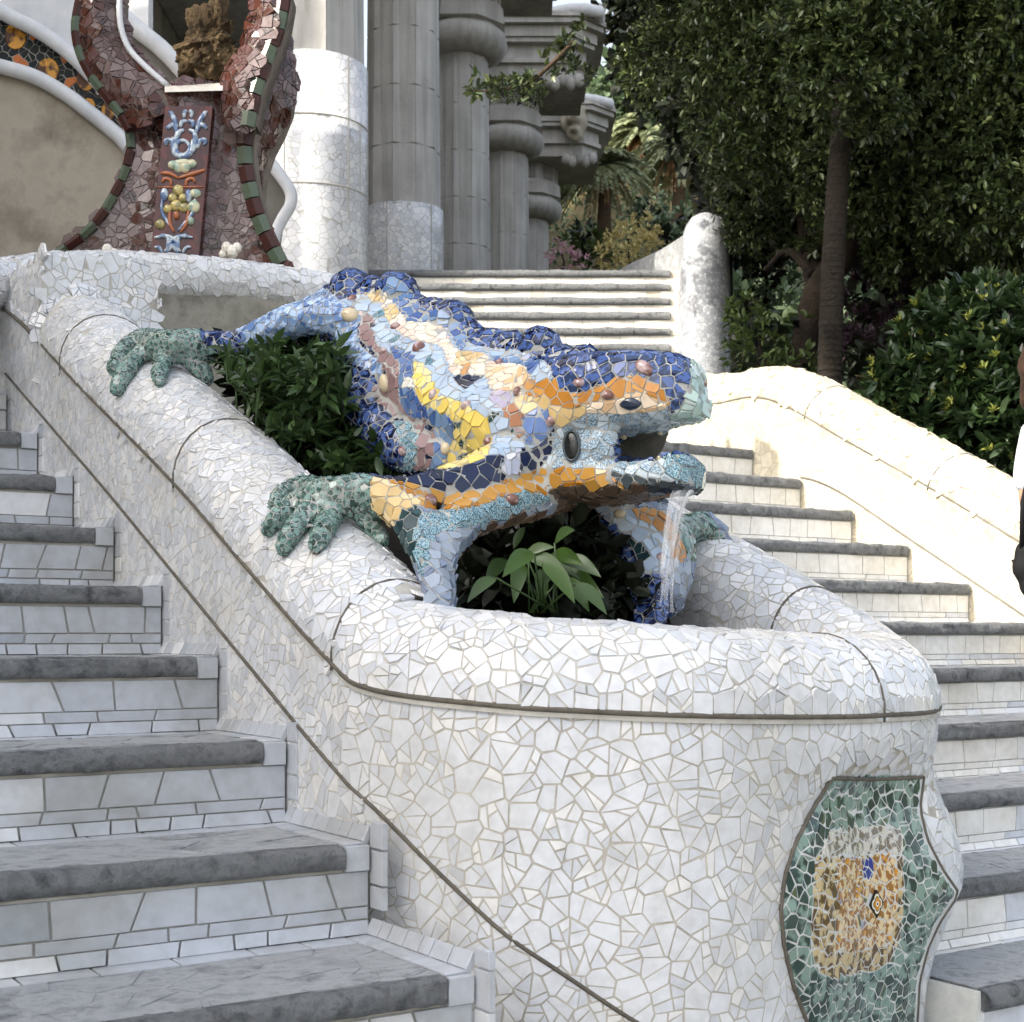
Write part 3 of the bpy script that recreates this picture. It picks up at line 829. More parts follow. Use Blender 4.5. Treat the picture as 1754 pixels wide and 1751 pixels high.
# ridge humps and scalloped flank
for px, py, Y, r in [(603, 503, 4.27, 42), (572, 520, 4.4, 34), (640, 512, 4.12, 38), (680, 506, 4.03, 40), (712, 535, 3.92, 32), (742, 548, 3.85, 38), (774, 556, 3.79, 42), (805, 585, 3.70, 34), (840, 598, 3.63, 36), (872, 602, 3.56, 36), (925, 600, 3.46, 40), (900, 610, 3.52, 34), (962, 622, 3.38, 32), (1000, 621, 3.31, 31), (1040, 638, 3.24, 28), (1115, 640, 3.13, 40), (1150, 642, 3.1, 38)]: ball(px, py, YB(px) if px < 1060 else Y, r)
for px, py, Y, r in [(628, 560, 3.73, 38), (622, 600, 3.66, 34), (642, 650, 3.60, 46), (630, 690, 3.58, 44), (655, 733, 3.52, 44), (690, 765, 3.46, 44), (728, 780, 3.40, 46), (772, 785, 3.36, 48), (822, 782, 3.32, 52), (872, 775, 3.29, 56), (928, 770, 3.26, 48)]: ball(px, py, Y, r)
ball(1208, 706, 3.06, 13); ball(1192, 713, 3.05, 12); ball(1211, 694, 3.08, 12)
# left hind leg over the left coping
limb([(640, 575, 3.76, 46), (598, 552, 3.74, 36), (545, 543, 3.75, 31), (490, 553, 3.77, 28), (440, 573, 3.80, 22), (398, 590, 3.83, 21), (360, 592, 3.86, 25)])
# left fore leg with the shoulder apron
limb([(900, 790, 3.22, 56), (830, 818, 3.12, 46), (760, 838, 3.06, 36), (700, 846, 3.03, 30), (650, 845, 3.03, 30), (610, 842, 3.05, 32)])
limb([(640, 848, 3.02, 26), (690, 880, 2.99, 30), (720, 925, 2.94, 30), (742, 985, 2.86, 26), (752, 1035, 2.80, 24)])
limb([(960, 850, 3.24, 30), (890, 858, 3.14, 38), (815, 880, 3.06, 38), (768, 915, 2.99, 36), (752, 965, 2.92, 30), (756, 1035, 2.84, 26)])
limb([(700, 860, 3.01, 26), (725, 900, 2.97, 32), (730, 950, 2.92, 28)])
# right fore leg and the arm over the far coping
limb([(1000, 830, 3.40, 50), (1065, 895, 3.42, 44), (1100, 945, 3.40, 44), (1112, 1000, 3.34, 36), (1115, 1065, 3.28, 28)])
limb([(1085, 885, 3.40, 26), (1130, 905, 3.42, 38), (1140, 950, 3.42, 40), (1130, 1010, 3.36, 32)])
limb([(1130, 915, 3.50, 30), (1175, 905, 3.60, 26), (1205, 907, 3.66, 29), (1234, 938, 3.66, 26), (1256, 974, 3.64, 20), (1268, 996, 3.62, 13)])
limb([(1195, 905, 3.70, 24), (1215, 915, 3.74, 20), (1240, 950, 3.76, 15)])
limb([(940, 838, 3.26, 34), (1000, 842, 3.24, 30), (1060, 836, 3.2, 26), (1125, 824, 3.14, 19)])
limb([(960, 768, 3.20, 40), (1000, 768, 3.145, 36), (1036, 766, 3.105, 26)])
limb([(955, 742, 3.20, 32), (1000, 738, 3.145, 28), (1036, 744, 3.105, 20)])
limb([(1075, 890, 3.42, 36), (1110, 930, 3.43, 46), (1140, 965, 3.44, 44), (1135, 1020, 3.40, 40)])
limb([(1120, 880, 3.44, 32), (1155, 930, 3.46, 38), (1148, 990, 3.42, 38)])
# hands: fingers lie on the coping
def on_coping(px, py, r, lift=.75):
    h = hit(BC, px, py)
    if h is None: return None
    return h[0] + h[1] * (r * lift)
def finger(pts):
    st = []
    for q in pts:
        if len(q) == 4: st.append((*P(q[0], q[1], q[2]), q[3] / F * q[2]))
        else:
            h = hit(BC, q[0], q[1]) or hit(BW, q[0], q[1])
            if h is None or abs(h[0].y - st[-1][1]) > .35:
                y_ = BC.find_nearest(P(q[0], q[1], st[-1][1]))[0].y; h = (P(q[0], q[1], y_), Vector((0, 0, 0)))
            r = q[2] * 1.0 / F * h[0].y; p = h[0] + h[1] * r * .8; st.append((*p, r))
    st = [tuple(p) for p in catmull(st, 5)]
    v, f = tube([p[:3] for p in st], [p[3] for p in st], 12); lz.add(v, f)
    v, f = sphere(st[-1][:3], st[-1][3] * .98, 12, 8); lz.add(v, f)
Yh = 3.84
for pts in [[(345, 588, Yh, 26), (285, 590, Yh, 26), (240, 592, 16), (214, 612, 15), (202, 640, 13)],
            [(335, 590, Yh, 26), (285, 596, Yh, 26), (250, 614, 17), (224, 645, 17), (210, 672, 14)],
            [(330, 590, Yh, 28), (292, 600, Yh, 24), (282, 625, 17), (277, 650, 15), (276, 662, 10)],
            [(345, 588, Yh, 26), (318, 600, Yh, 24), (334, 622, 18), (350, 640, 16), (356, 652, 11)]]: finger(pts)
Yf = 3.04
for pts in [[(625, 840, Yf, 30), (560, 838, Yf, 22), (515, 842, 16), (485, 856, 15), (472, 872, 12)],
            [(620, 842, Yf, 32), (560, 846, Yf, 26), (510, 872, 19), (482, 898, 18), (466, 914, 14)],
            [(615, 845, Yf, 34), (565, 856, Yf, 26), (530, 890, 20), (506, 925, 20), (492, 948, 15)],
            [(615, 845, Yf, 34), (585, 862, Yf, 26), (568, 895, 21), (554, 928, 20), (546, 946, 14)],
            [(625, 842, Yf, 32), (612, 860, Yf, 26), (628, 888, 20), (645, 915, 17), (652, 934, 12)]]: finger(pts)
LV, LF = remesh(lz, .0085, 5)
LB = BVHTree.FromPolygons(LV, LF)

# colours of the bands, traced on the animal
def poly3(o, s, *pts): return [(o[0] + x / s, o[1] + y / s) for x, y in pts]
A_ = (540, 440); SA = 1659 / 360.0
B_ = (880, 580); SB = 1754 / 400.0
C_ = (180, 420); SC_ = 1751 / 640.0
D_ = (640, 560); SD = 1754 / 640.0
ZONES = [
 ('cobalt', [(560, 430), (1260, 560), (1260, 720), (1140, 720), (900, 700), (600, 560), (540, 520)]),
 ('powder', poly3(A_, SA, (380, 290), (500, 265), (600, 500), (800, 480), (1050, 500), (1250, 700), (1700, 760), (1900, 1000), (1900, 1500), (1500, 1600), (900, 1720), (640, 1720), (640, 1400), (440, 1080), (520, 800), (360, 600), (340, 480), (180, 360))),
 ('midblue', poly3(A_, SA, (600, 130), (720, 210), (840, 400), (1000, 420), (1180, 560), (1180, 720), (1150, 745), (1050, 600), (960, 515), (740, 510), (640, 380), (520, 262), (560, 200))),
 ('midblue', poly3(D_, SD, (540, 125), (640, 150), (720, 130), (790, 150), (740, 235), (700, 190), (575, 185))),
 ('cream', poly3(A_, SA, (385, 290), (510, 265), (600, 330), (740, 510), (960, 515), (1030, 590), (1130, 740), (1330, 760), (1400, 830), (1660, 870), (1659, 1070), (1540, 1060), (1380, 1040), (1330, 935), (1100, 935), (1060, 880), (1000, 720), (900, 680), (720, 640), (580, 520), (540, 420), (460, 350))),
 ('tan', poly3(A_, SA, (385, 290), (510, 265), (545, 350), (520, 390), (460, 350))),
 ('tan', poly3(A_, SA, (540, 400), (620, 360), (670, 440), (580, 520))),
 ('tan', poly3(A_, SA, (1120, 740), (1330, 760), (1240, 860), (1100, 860))),
 ('amber', poly3(A_, SA, (1170, 840), (1230, 840), (1200, 930), (1140, 930))),
 ('peach', poly3(D_, SD, (520, 190), (575, 185), (700, 190), (740, 235), (660, 310), (560, 300), (530, 240))),
 ('amber', poly3(B_, SB, (130, 280), (170, 320), (300, 310), (400, 400), (480, 410), (640, 350), (760, 300), (870, 278), (1000, 295), (1110, 370), (1180, 480), (1180, 510), (1080, 480), (1040, 420), (960, 400), (860, 420), (760, 460), (660, 455), (540, 490), (460, 515), (330, 520), (230, 440), (70, 430))),
 ('tan', poly3(B_, SB, (0, 430), (230, 440), (330, 520), (460, 515), (540, 490), (540, 560), (440, 620), (330, 665), (290, 640), (240, 530), (100, 570), (0, 540))),
 ('peach', poly3(B_, SB, (540, 490), (660, 455), (760, 460), (860, 420), (960, 400), (1040, 420), (1080, 480), (1160, 510), (1110, 550), (800, 565), (560, 560))),
 ('lilac', poly3(A_, SA, (1380, 1045), (1540, 1060), (1560, 1140), (1470, 1200), (1400, 1180))),
 ('sienna', poly3(A_, SA, (1470, 1200), (1560, 1150), (1700, 1300), (1640, 1430), (1590, 1440), (1560, 1360), (1500, 1270))),
 ('cornflower', poly3(B_, SB, (60, 590), (150, 545), (240, 530), (260, 600), (300, 660), (230, 790), (90, 800))),
 ('navy', poly3(A_, SA, (1070, 960), (1140, 930), (1330, 935), (1300, 970), (1240, 1000), (1180, 1060), (1130, 1000))),
 ('green', poly3(A_, SA, (1350, 1280), (1400, 1215), (1460, 1215), (1455, 1250), (1390, 1295))),
 ('green', poly3(A_, SA, (1460, 1410), (1550, 1355), (1580, 1370), (1530, 1410), (1495, 1435))),
 ('teal', poly3(A_, SA, (840, 850), (910, 770), (950, 810), (930, 865))),
 ('teal', poly3(A_, SA, (560, 680), (650, 610), (680, 640), (620, 680))),
 ('teal', poly3(A_, SA, (450, 455), (540, 410), (545, 460), (480, 490))),
 ('speckle', poly3(A_, SA, (440, 1080), (560, 1200), (700, 1290), (820, 1380), (810, 1500), (770, 1700), (640, 1720), (640, 1560), (640, 1400), (560, 1240))),
 ('midblue', poly3(A_, SA, (560, 700), (660, 720), (770, 780), (770, 1000), (800, 1100), (860, 1180), (1040, 1230), (1085, 1300), (1085, 1440), (1040, 1600), (960, 1700), (900, 1700), (940, 1400), (920, 1300), (780, 1270), (690, 1200), (660, 1000), (660, 850))),
 ('white', poly3(A_, SA, (690, 955), (775, 955), (775, 1030), (690, 1030))),
 ('yellow', poly3(A_, SA, (775, 820), (880, 870), (930, 1010), (960, 1090), (1090, 1120), (1200, 1170), (1330, 1260), (1390, 1340), (1400, 1450), (1350, 1560), (1260, 1660), (960, 1690), (1040, 1570), (1085, 1440), (1085, 1300), (1000, 1220), (860, 1180), (800, 1090), (775, 980))),
 ('green', poly3(A_, SA, (1090, 1370), (1100, 1300), (1180, 1330))),
 ('green', poly3(A_, SA, (1110, 1510), (1140, 1460), (1190, 1450), (1160, 1500))),
 ('green', poly3(A_, SA, (1115, 1640), (1125, 1570), (1225, 1540))),
 ('mauve', poly3(A_, SA, (150, 355), (340, 410), (450, 480), (475, 560), (470, 650), (520, 720), (620, 790), (665, 880), (655, 1050), (690, 1200), (780, 1280), (900, 1290), (945, 1400), (900, 1660), (780, 1690), (810, 1500), (800, 1370), (700, 1290), (520, 1200), (440, 1080), (520, 960), (530, 860), (480, 760), (360, 660), (345, 590), (365, 520), (330, 470))),
 ('navy', poly3(A_, SA, (580, 1240), (680, 1250), (710, 1300), (620, 1290))),
 ('navy', poly3(A_, SA, (850, 1390), (870, 1320), (930, 1340), (920, 1390))),
 ('navy', poly3(A_, SA, (850, 1600), (870, 1570), (925, 1550), (910, 1610))),
 ('navy', poly3(A_, SA, (515, 920), (590, 920), (610, 950), (540, 950))),
 ('navy', poly3(A_, SA, (410, 530), (470, 520), (475, 560), (410, 560))),
 ('sky', [(400, 500), (540, 490), (575, 510), (618, 540), (612, 560), (616, 590), (645, 615), (655, 635), (650, 650), (625, 640), (600, 625), (585, 600), (560, 570), (480, 600), (405, 600)]),
 ('ultramarine', [(604, 622), (640, 640), (648, 655), (635, 668), (650, 690), (668, 712), (680, 745), (690, 800), (640, 780), (590, 740), (570, 690), (585, 640)]),
 ('ultramarine', [(337, 560), (415, 568), (412, 612), (337, 612)]),
 ('green_hand', [(180, 555), (338, 555), (350, 590), (400, 620), (380, 670), (180, 700)]),
 ('navy', poly3(D_, SD, (100, 690), (300, 670), (420, 655), (530, 610), (600, 600), (650, 640), (690, 560), (760, 570), (860, 470), (850, 590), (780, 665), (600, 720), (500, 770), (350, 775), (220, 740), (0, 705))),
 ('pearl', poly3(D_, SD, (600, 640), (640, 590), (690, 560), (690, 680), (600, 705))),
 ('amber_dark', poly3(D_, SD, (0, 705), (220, 740), (350, 775), (500, 770), (600, 720), (760, 670), (900, 655), (1100, 670), (1180, 740), (1195, 760), (1060, 790), (1000, 782), (860, 812), (700, 770), (500, 840), (330, 862), (200, 830), (100, 745))),
 ('tan', poly3(D_, SD, (-30, 700), (60, 720), (100, 745), (200, 800), (230, 835), (150, 860), (90, 940), (40, 960), (0, 850))),
 ('deepgreen', poly3(D_, SD, (200, 835), (240, 870), (200, 910), (190, 1130), (60, 980), (90, 930), (150, 860))),
 ('speckle', poly3(D_, SD, (220, 880), (330, 862), (500, 840), (700, 772), (860, 812), (850, 822), (600, 910), (400, 950), (290, 985), (270, 1180), (200, 1120), (190, 930))),
 ('greyblue', poly3(D_, SD, (270, 1020), (400, 950), (600, 910), (800, 830), (1000, 790), (760, 960), (520, 1020), (380, 1150), (360, 1300), (240, 1250))),
 ('speckle_head', [(945, 742), (975, 724), (1008, 710), (1060, 709), (1110, 706), (1147, 702), (1170, 720), (1165, 745), (1062, 748), (1055, 790), (1110, 788), (1200, 782), (1215, 835), (1100, 828), (1040, 806), (960, 800), (922, 806), (946, 775)]),
 ('speckle', [(1138, 778), (1215, 778), (1215, 836), (1160, 830), (1138, 812)]),
 ('slate', [(1040, 808), (1075, 812), (1150, 826), (1215, 838), (1180, 860), (1075, 860), (1068, 832)]),
 ('cobalt', [(1148, 690), (1148, 650), (1182, 620), (1178, 665), (1165, 700), (1150, 712)]),
 ('mint', [(1184, 615), (1240, 640), (1240, 750), (1150, 748), (1147, 712), (1165, 700), (1178, 665)]),
 ('green_hand', [(440, 810), (637, 812), (632, 845), (645, 880), (685, 920), (680, 970), (440, 975)]),
 ('ultramarine', poly3(D_, SD, (1040, 900), (1130, 920), (1200, 1000), (1260, 1160), (1390, 1160), (1380, 1420), (1230, 1420), (1100, 1150))),
 ('powder', poly3(D_, SD, (1100, 840), (1180, 850), (1290, 930), (1400, 1000), (1390, 1120), (1260, 1150), (1200, 1000), (1130, 920))),
 ('amber', poly3(D_, SD, (1180, 845), (1300, 850), (1400, 900), (1440, 1000), (1470, 1080), (1420, 1110), (1380, 1000), (1280, 920))),
 ('deepgreen', poly3(D_, SD, (1180, 980), (1240, 990), (1290, 1060), (1280, 1140), (1240, 1120))),
 ('green_hand', poly3(D_, SD, (1420, 860), (1560, 860), (1800, 1200), (1720, 1240), (1480, 1090), (1440, 990))),
]
MOUTH = [(1060, 745), (1110, 740), (1165, 735), (1200, 727), (1222, 720), (1226, 730), (1200, 786), (1150, 786), (1110, 790), (1062, 784)]
EAR = [(968, 752), (978, 742), (990, 741), (996, 752), (994, 775), (986, 787), (974, 782), (967, 768)]
LM = {
 'cobalt': glaze('cobalt_glaze', [rgb8(16, 26, 62), rgb8(9, 15, 41), rgb8(24, 38, 76), rgb8(12, 21, 53), rgb8(47, 61, 91), rgb8(7, 12, 32), rgb8(20, 32, 69), rgb8(14, 24, 58)], .12, .35, rgb8(70, 94, 150), 70, .45),
 'ultramarine': glaze('ultramarine_glaze', [rgb8(15, 24, 62), rgb8(10, 16, 43), rgb8(20, 32, 73), rgb8(13, 20, 53), rgb8(30, 45, 82)], .12, .3, rgb8(80, 104, 160), 60, .5),
 'midblue': glaze('mid_blue_glaze', [rgb8(91, 123, 169), rgb8(75, 107, 160), rgb8(117, 145, 180), rgb8(101, 126, 173), rgb8(70, 97, 155)], .2),
 'sky': glaze('sky_blue_glaze', [rgb8(115, 143, 185), rgb8(101, 131, 179), rgb8(129, 157, 192), rgb8(92, 123, 173)], .2, .5, rgb8(180, 204, 236), 40),
 'cornflower': glaze('cornflower_glaze', [rgb8(82, 115, 176), rgb8(108, 136, 189), rgb8(135, 158, 199)], .2),
 'powder': glaze('powder_blue_glaze', [rgb8(172, 190, 210), rgb8(165, 182, 203), rgb8(180, 197, 216), rgb8(169, 190, 214)], .24),
 'cream': glaze('cream_glaze', [rgb8(240, 226, 204), rgb8(246, 234, 218), rgb8(236, 214, 192), rgb8(244, 232, 208), rgb8(238, 206, 190)], .22),
 'tan': glaze('tan_glaze', [rgb8(224, 196, 144), rgb8(214, 184, 128), rgb8(230, 206, 160)], .22),
 'peach': glaze('peach_glaze', [rgb8(236, 211, 178), rgb8(232, 197, 159), rgb8(238, 219, 194), rgb8(228, 190, 145)], .22),
 'amber': glaze('amber_glaze', [rgb8(199, 139, 63), rgb8(208, 150, 76), rgb8(189, 128, 52), rgb8(210, 158, 96)], .2),
 'amber_dark': glaze('dark_amber_glaze', [rgb8(185, 129, 45), rgb8(172, 113, 32), rgb8(192, 142, 63), rgb8(180, 120, 37), rgb8(199, 163, 104)], .2),
 'yellow': glaze('yellow_glaze', [rgb8(238, 215, 128), rgb8(240, 221, 145), rgb8(234, 207, 108), rgb8(238, 219, 155)], .22),
 'mauve': glaze('mauve_glaze', [rgb8(154, 128, 126), rgb8(143, 117, 117), rgb8(161, 137, 135)], .24),
 'lilac': glaze('lilac_glaze', [rgb8(188, 178, 196), rgb8(176, 168, 190)], .24),
 'sienna': glaze('sienna_glaze', [rgb8(160, 110, 82), rgb8(176, 126, 96), rgb8(150, 128, 128)], .24),
 'navy': glaze('navy_glaze', [rgb8(19, 28, 56), rgb8(15, 22, 45), rgb8(25, 37, 70), rgb8(17, 25, 51), rgb8(66, 77, 107)], .16, 0, None, 30, .55),
 'green': glaze('bottle_green_glaze', [rgb8(54, 82, 76), rgb8(44, 70, 66)], .18),
 'teal': glaze('teal_glaze', [rgb8(96, 136, 150), rgb8(84, 124, 140)], .2),
 'deepgreen': glaze('deep_green_glaze', [rgb8(41, 68, 70), rgb8(34, 59, 63), rgb8(52, 79, 81)], .18),
 'green_hand': glaze('sea_green_glaze', [rgb8(66, 92, 84), rgb8(58, 84, 76), rgb8(78, 106, 96), rgb8(52, 76, 70), rgb8(88, 116, 108)], .13, .1, rgb8(120, 150, 142), 80, .6),
 'mint': glaze('mint_glaze', [rgb8(168, 192, 184), rgb8(156, 182, 174), rgb8(182, 204, 196), rgb8(196, 212, 206)], .18),
 'white': glaze('lizard_white_glaze', [rgb8(236, 232, 222), rgb8(228, 226, 220)], .22),
 'pearl': glaze('pearl_glaze', [rgb8(206, 208, 220), rgb8(188, 194, 212), rgb8(216, 218, 226)], .16),
 'speckle': glaze('speckled_teal_glaze', [rgb8(56, 98, 118), rgb8(64, 106, 124)], .24, .45, rgb8(158, 186, 194), 330),
 'speckle_head': glaze('speckled_pale_glaze', [rgb8(92, 122, 146), rgb8(206, 218, 224), rgb8(104, 132, 154), rgb8(216, 226, 230), rgb8(196, 210, 218)], .22, .5, rgb8(186, 202, 212), 330),
 'slate': glaze('slate_glaze', [rgb8(57, 67, 73), rgb8(67, 76, 80), rgb8(48, 57, 65)], .24),
 'greyblue': glaze('grey_blue_glaze', [rgb8(144, 156, 173), rgb8(129, 142, 163), rgb8(154, 165, 180), rgb8(120, 134, 158)], .22),
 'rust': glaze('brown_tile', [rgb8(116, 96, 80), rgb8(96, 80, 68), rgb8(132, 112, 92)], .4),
}
M['liz_dark'] = rough_mat('dark_concrete', rgb8(52, 50, 44), rgb8(88, 84, 74), 18, .85, .7, 60)  # darker body tone for mouth, ear and down-facing faces
ZONES = [(nm, [tuple(q) for q in catmull(list(pl) + [pl[0]], 3)][:-1] if len(pl) > 7 else pl) for nm, pl in ZONES]
ZB = [(nm, pl, (min(a for a, b in pl), max(a for a, b in pl), min(b for a, b in pl), max(b for a, b in pl))) for nm, pl in reversed(ZONES)]
def zone_at(p, n):
    n = n if n is not None else Vector((0, -1, 0))
    x, y = proj(p)
    vis = n.dot((EYE - p).normalized())
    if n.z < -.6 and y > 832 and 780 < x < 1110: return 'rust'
    z = None
    for nm, pl, bb in ZB:
        if bb[0] <= x <= bb[1] and bb[2] <= y <= bb[3] and inpoly(x, y, pl): z = nm; break
    if z is None: z = 'greyblue' if y > 850 else 'cobalt'
    return z
lizard = empty('mosaic_lizard', W(2.6, 1.95, -.2), 'big lizard fountain covered in blue, yellow and orange broken tiles, sprawled over the basin', 'lizard sculpture')
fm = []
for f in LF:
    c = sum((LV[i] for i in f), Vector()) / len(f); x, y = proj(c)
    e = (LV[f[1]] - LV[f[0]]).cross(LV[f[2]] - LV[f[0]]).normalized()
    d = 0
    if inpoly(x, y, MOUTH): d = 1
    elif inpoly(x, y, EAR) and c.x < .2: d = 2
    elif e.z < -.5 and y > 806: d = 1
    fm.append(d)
M['black_hole'] = rough_mat('dark_drain', rgb8(10, 10, 10), rgb8(22, 22, 20), 20, .6, .3)
mk('body', LV, LF, None, lizard, True, [M['grout_liz'], M['liz_dark'], M['liz_dark']], fm)
BN = {}
# seeds: first along the band edges, then filling in
sp, sn, sz = [], [], []
def lhit(px, py):
    r = LB.ray_cast(EYE, ray_dir(px, py)); return (r[0], r[1]) if r[0] is not None else None
edge_names = {'mauve', 'yellow', 'cream', 'amber', 'amber_dark', 'speckle', 'peach', 'navy', 'midblue', 'speckle_head', 'sky', 'ultramarine', 'deepgreen'}
grid2 = {}
def near2(x, y, d):
    for a in (-1, 0, 1):
        for b in (-1, 0, 1):
            for q in grid2.get((int(x // 12) + a, int(y // 12) + b), ()):
                if (q[0] - x) ** 2 + (q[1] - y) ** 2 < d * d: return True
    return False
for nm, pl in []:
    n = len(pl)
    if nm in edge_names and len(pl) > 12:
        pl = [tuple(q) for q in catmull(list(pl) + [pl[0]], 3)][:-1]; n = len(pl)
    for i in range(n):
        (x0, y0), (x1, y1) = pl[i], pl[(i + 1) % n]; L = math.hypot(x1 - x0, y1 - y0)
        if L < 1e-6: continue
        k = max(1, int(L / 16)); 
        for j in range(k):
            t = (j + .5) / k; x, y = x0 + (x1 - x0) * t, y0 + (y1 - y0) * t
            nx, ny = -(y1 - y0) / L, (x1 - x0) / L
            if near2(x, y, 11): continue
            hs = [lhit(x + nx * s * 6.0, y + ny * s * 6.0) for s in (-1, 1)]
            if hs[0] is None or hs[1] is None or abs(hs[0][0].y - hs[1][0].y) > .06: continue
            za, zb = zone_at(hs[0][0], hs[0][1]), zone_at(hs[1][0], hs[1][1])
            if za == zb: continue
            grid2.setdefault((int(x // 12), int(y // 12)), []).append((x, y))
            for h in hs: sp.append(h[0]); sn.append(h[1]); sz.append(.026)
def in_mouth(p):
    x, y = proj(p); return inpoly(x, y, MOUTH) or (inpoly(x, y, EAR))
SIZES = {'green_hand': .0112, 'sky': .0165, 'ultramarine': .019, 'cobalt': .0205, 'speckle': .024, 'speckle_head': .019, 'powder': .030, 'yellow': .028, 'mauve': .030, 'mint': .022, 'amber_dark': .028, 'amber': .026, 'navy': .024}
lc, ln = sample_surface(LV, LF, .020, None, over=7)
zc = [zone_at(Vector(p), Vector(n)) for p, n in zip(lc, ln)]
dd = [SIZES.get(z, .023) for z in zc]
keepi = [i for i in range(len(lc)) if not in_mouth(lc[i])]
lc, ln, dd, zc = lc[keepi], ln[keepi], [dd[i] for i in keepi], [zc[i] for i in keepi]
ii = poisson(lc, ln, [d * .93 for d in dd], [])
kd0 = KDTree(max(len(sp), 1))
for i, p in enumerate(sp): kd0.insert(p, i)
kd0.balance()
for i in ii:
    p = Vector(lc[i])
    if sp and kd0.find(p)[2] is not None and kd0.find(p)[2] < dd[i] * .78: continue
    sp.append(p); sn.append(Vector(ln[i])); sz.append(dd[i] * 1.12)
# smoothed normals
zz = [zone_at(Vector(p), Vector(n)) for p, n in zip(sp, sn)]
sn = []
for p in sp:
    acc = Vector((0, 0, 0))
    for q, n, fi, ds in LB.find_nearest_range(p, .012): acc += n
    sn.append(acc.normalized() if acc.length > 0 else Vector((0, 0, 1)))
kp = [i for i in range(len(sp)) if not in_mouth(sp[i])]
gr = [.0011 if zz[i] in ('powder', 'cream', 'yellow', 'speckle', 'mauve', 'peach') else .0015 for i in range(len(sp))]
lsh = []
kq = [i for i in kp if zz[i] == 'green_hand']; kr = [i for i in kp if zz[i] != 'green_hand']
for kk, sp2, rs, tl in ((kq, .2, .0007, .04), (kr, .28, .0012, .05)):
    lsh += shards([sp[i] for i in kk], [sn[i] for i in kk], [sz[i] for i in kk], [gr[i] if rs > .001 else .0013 for i in kk], [zz[i] for i in kk], sp2, rs, .004, tl, zfun=zone_at)
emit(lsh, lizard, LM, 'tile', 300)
# raised ceramic studs, eye
M['stud'] = glaze('brown_stud_glaze', [rgb8(140, 104, 96), rgb8(126, 88, 80), rgb8(156, 124, 118)], .1, .8, rgb8(190, 170, 168), 40, .7)
M['shell'] = glaze('cream_stud_glaze', [rgb8(216, 202, 172), rgb8(206, 190, 158)], .2)
M['gem'] = glaze('dark_eye_glaze', [rgb8(34, 46, 66)], .06, 0, None, 30, .8)
def stud(px, py, r, mat, flat=.8, name='stud', stretch=1.0):
    h = lhit(px, py)
    if h is None: return
    p, n = h; rr = r * 1.22 / F * p.y; a = n.orthogonal().normalized(); b = n.cross(a)
    rot = Matrix((a, b, n)).transposed() @ Matrix.Rotation(RNG.random() * 3, 3, 'Z')
    v, f = sphere((0, 0, 0), rr, 14, 8, (1.0 * stretch, .78, flat))
    v = [q * (1 + .06 * noise.noise(q * 60 + p * 9)) for q in v]
    o = mk(name, [p + rot @ q for q in v], f, mat, lizard, True)
for px, py, r in [(677, 560, 8), (717, 596, 11), (657, 602, 7), (743, 676, 9), (799, 695, 9), (690, 773, 9), (837, 757, 9), (855, 621, 7), (992, 656, 9), (1041, 677, 9), (943, 722, 9), (737, 857, 12), (877, 856, 11), (603, 513, 8), (1207, 657, 5), (886, 671, 8), (738, 508, 6), (1132, 955, 9)]:
    stud(px, py, r, M['stud'])
stud(1103, 630, 12, M['stud'], .6, 'stud', 1.3)
for px, py, r in [(600, 540, 14), (659, 657, 14), (763, 769, 10), (1061, 880, 9)]: stud(px, py, r, M['shell'], .55)
hp, hn = lhit(1080, 692); ha = Vector((1, -.6, -.12)); ha = (ha - hn * ha.dot(hn)).normalized(); hb2 = hn.cross(ha); V = []
for rr, dp in ((1.0, .001), (.86, .006), (.45, .0085), (0, .009)):
    for k in range(20):
        q = 2 * math.pi * k / 20; V.append(hp + ha * math.copysign(abs(math.cos(q)) ** 1.25, math.cos(q)) * .0235 * rr + hb2 * math.copysign(abs(math.sin(q)) ** 1.25, math.sin(q)) * .0135 * rr + hn * dp)
mk('eye', V, fix_faces(V, grid_faces(4, 20, True), lambda m: (m - hp) + hn * .02), M['gem'], lizard, True)
h = lhit(981, 764)
p, n = h; a = Vector((0, 0, 1)); a = (a - n * a.dot(n)).normalized(); b = n.cross(a)
V = [p - n * .030]; K = 18
for j, (rr, dp) in enumerate([(.45, -.028), (.8, -.012), (1.0, .003), (1.14, .0025)]):
    for k in range(K):
        q = 2 * math.pi * k / K; V.append(p + (a * math.cos(q) * .029 + b * math.sin(q) * .0165) * rr + n * (dp if j < 2 else dp))
f = [(0, 1 + k, 1 + (k + 1) % K) for k in range(K)]
for j in range(3):
    for k in range(K): f.append((1 + j * K + k, 1 + (j + 1) * K + k, 1 + (j + 1) * K + (k + 1) % K, 1 + j * K + (k + 1) % K))
# the ear: hollow's shade put into a dark raised cap, with a rim
M['ear'] = rough_mat('ear_dark', rgb8(14, 18, 16), rgb8(28, 30, 26), 30, .12, .2, spec=.7)
v, ff = sphere((0, 0, 0), 1, 18, 10); n = (n + (EYE - p).normalized() * .6).normalized(); a = (Vector((0, 0, 1)) - n * n.z).normalized(); b = n.cross(a); rot = Matrix((b, a, n)).transposed()
mk('ear', [p + n * .004 + rot @ Vector((q.x * .0165, q.y * .030, q.z * .008)) for q in v], ff, M['ear'], lizard, True)
v, ff = tube([p + n * .007 + (a * math.cos(q) * .031 + b * math.sin(q) * .0175) for q in np.linspace(0, 2 * math.pi, 25)], .0030, 8); mk('ear_rim', v, ff, LM['slate'], lizard, True)
n = n
v, ff = sphere(p - a * .018 + n * .004, .006, 10, 8); mk('pebble', v, ff, M['shell'], lizard, True)
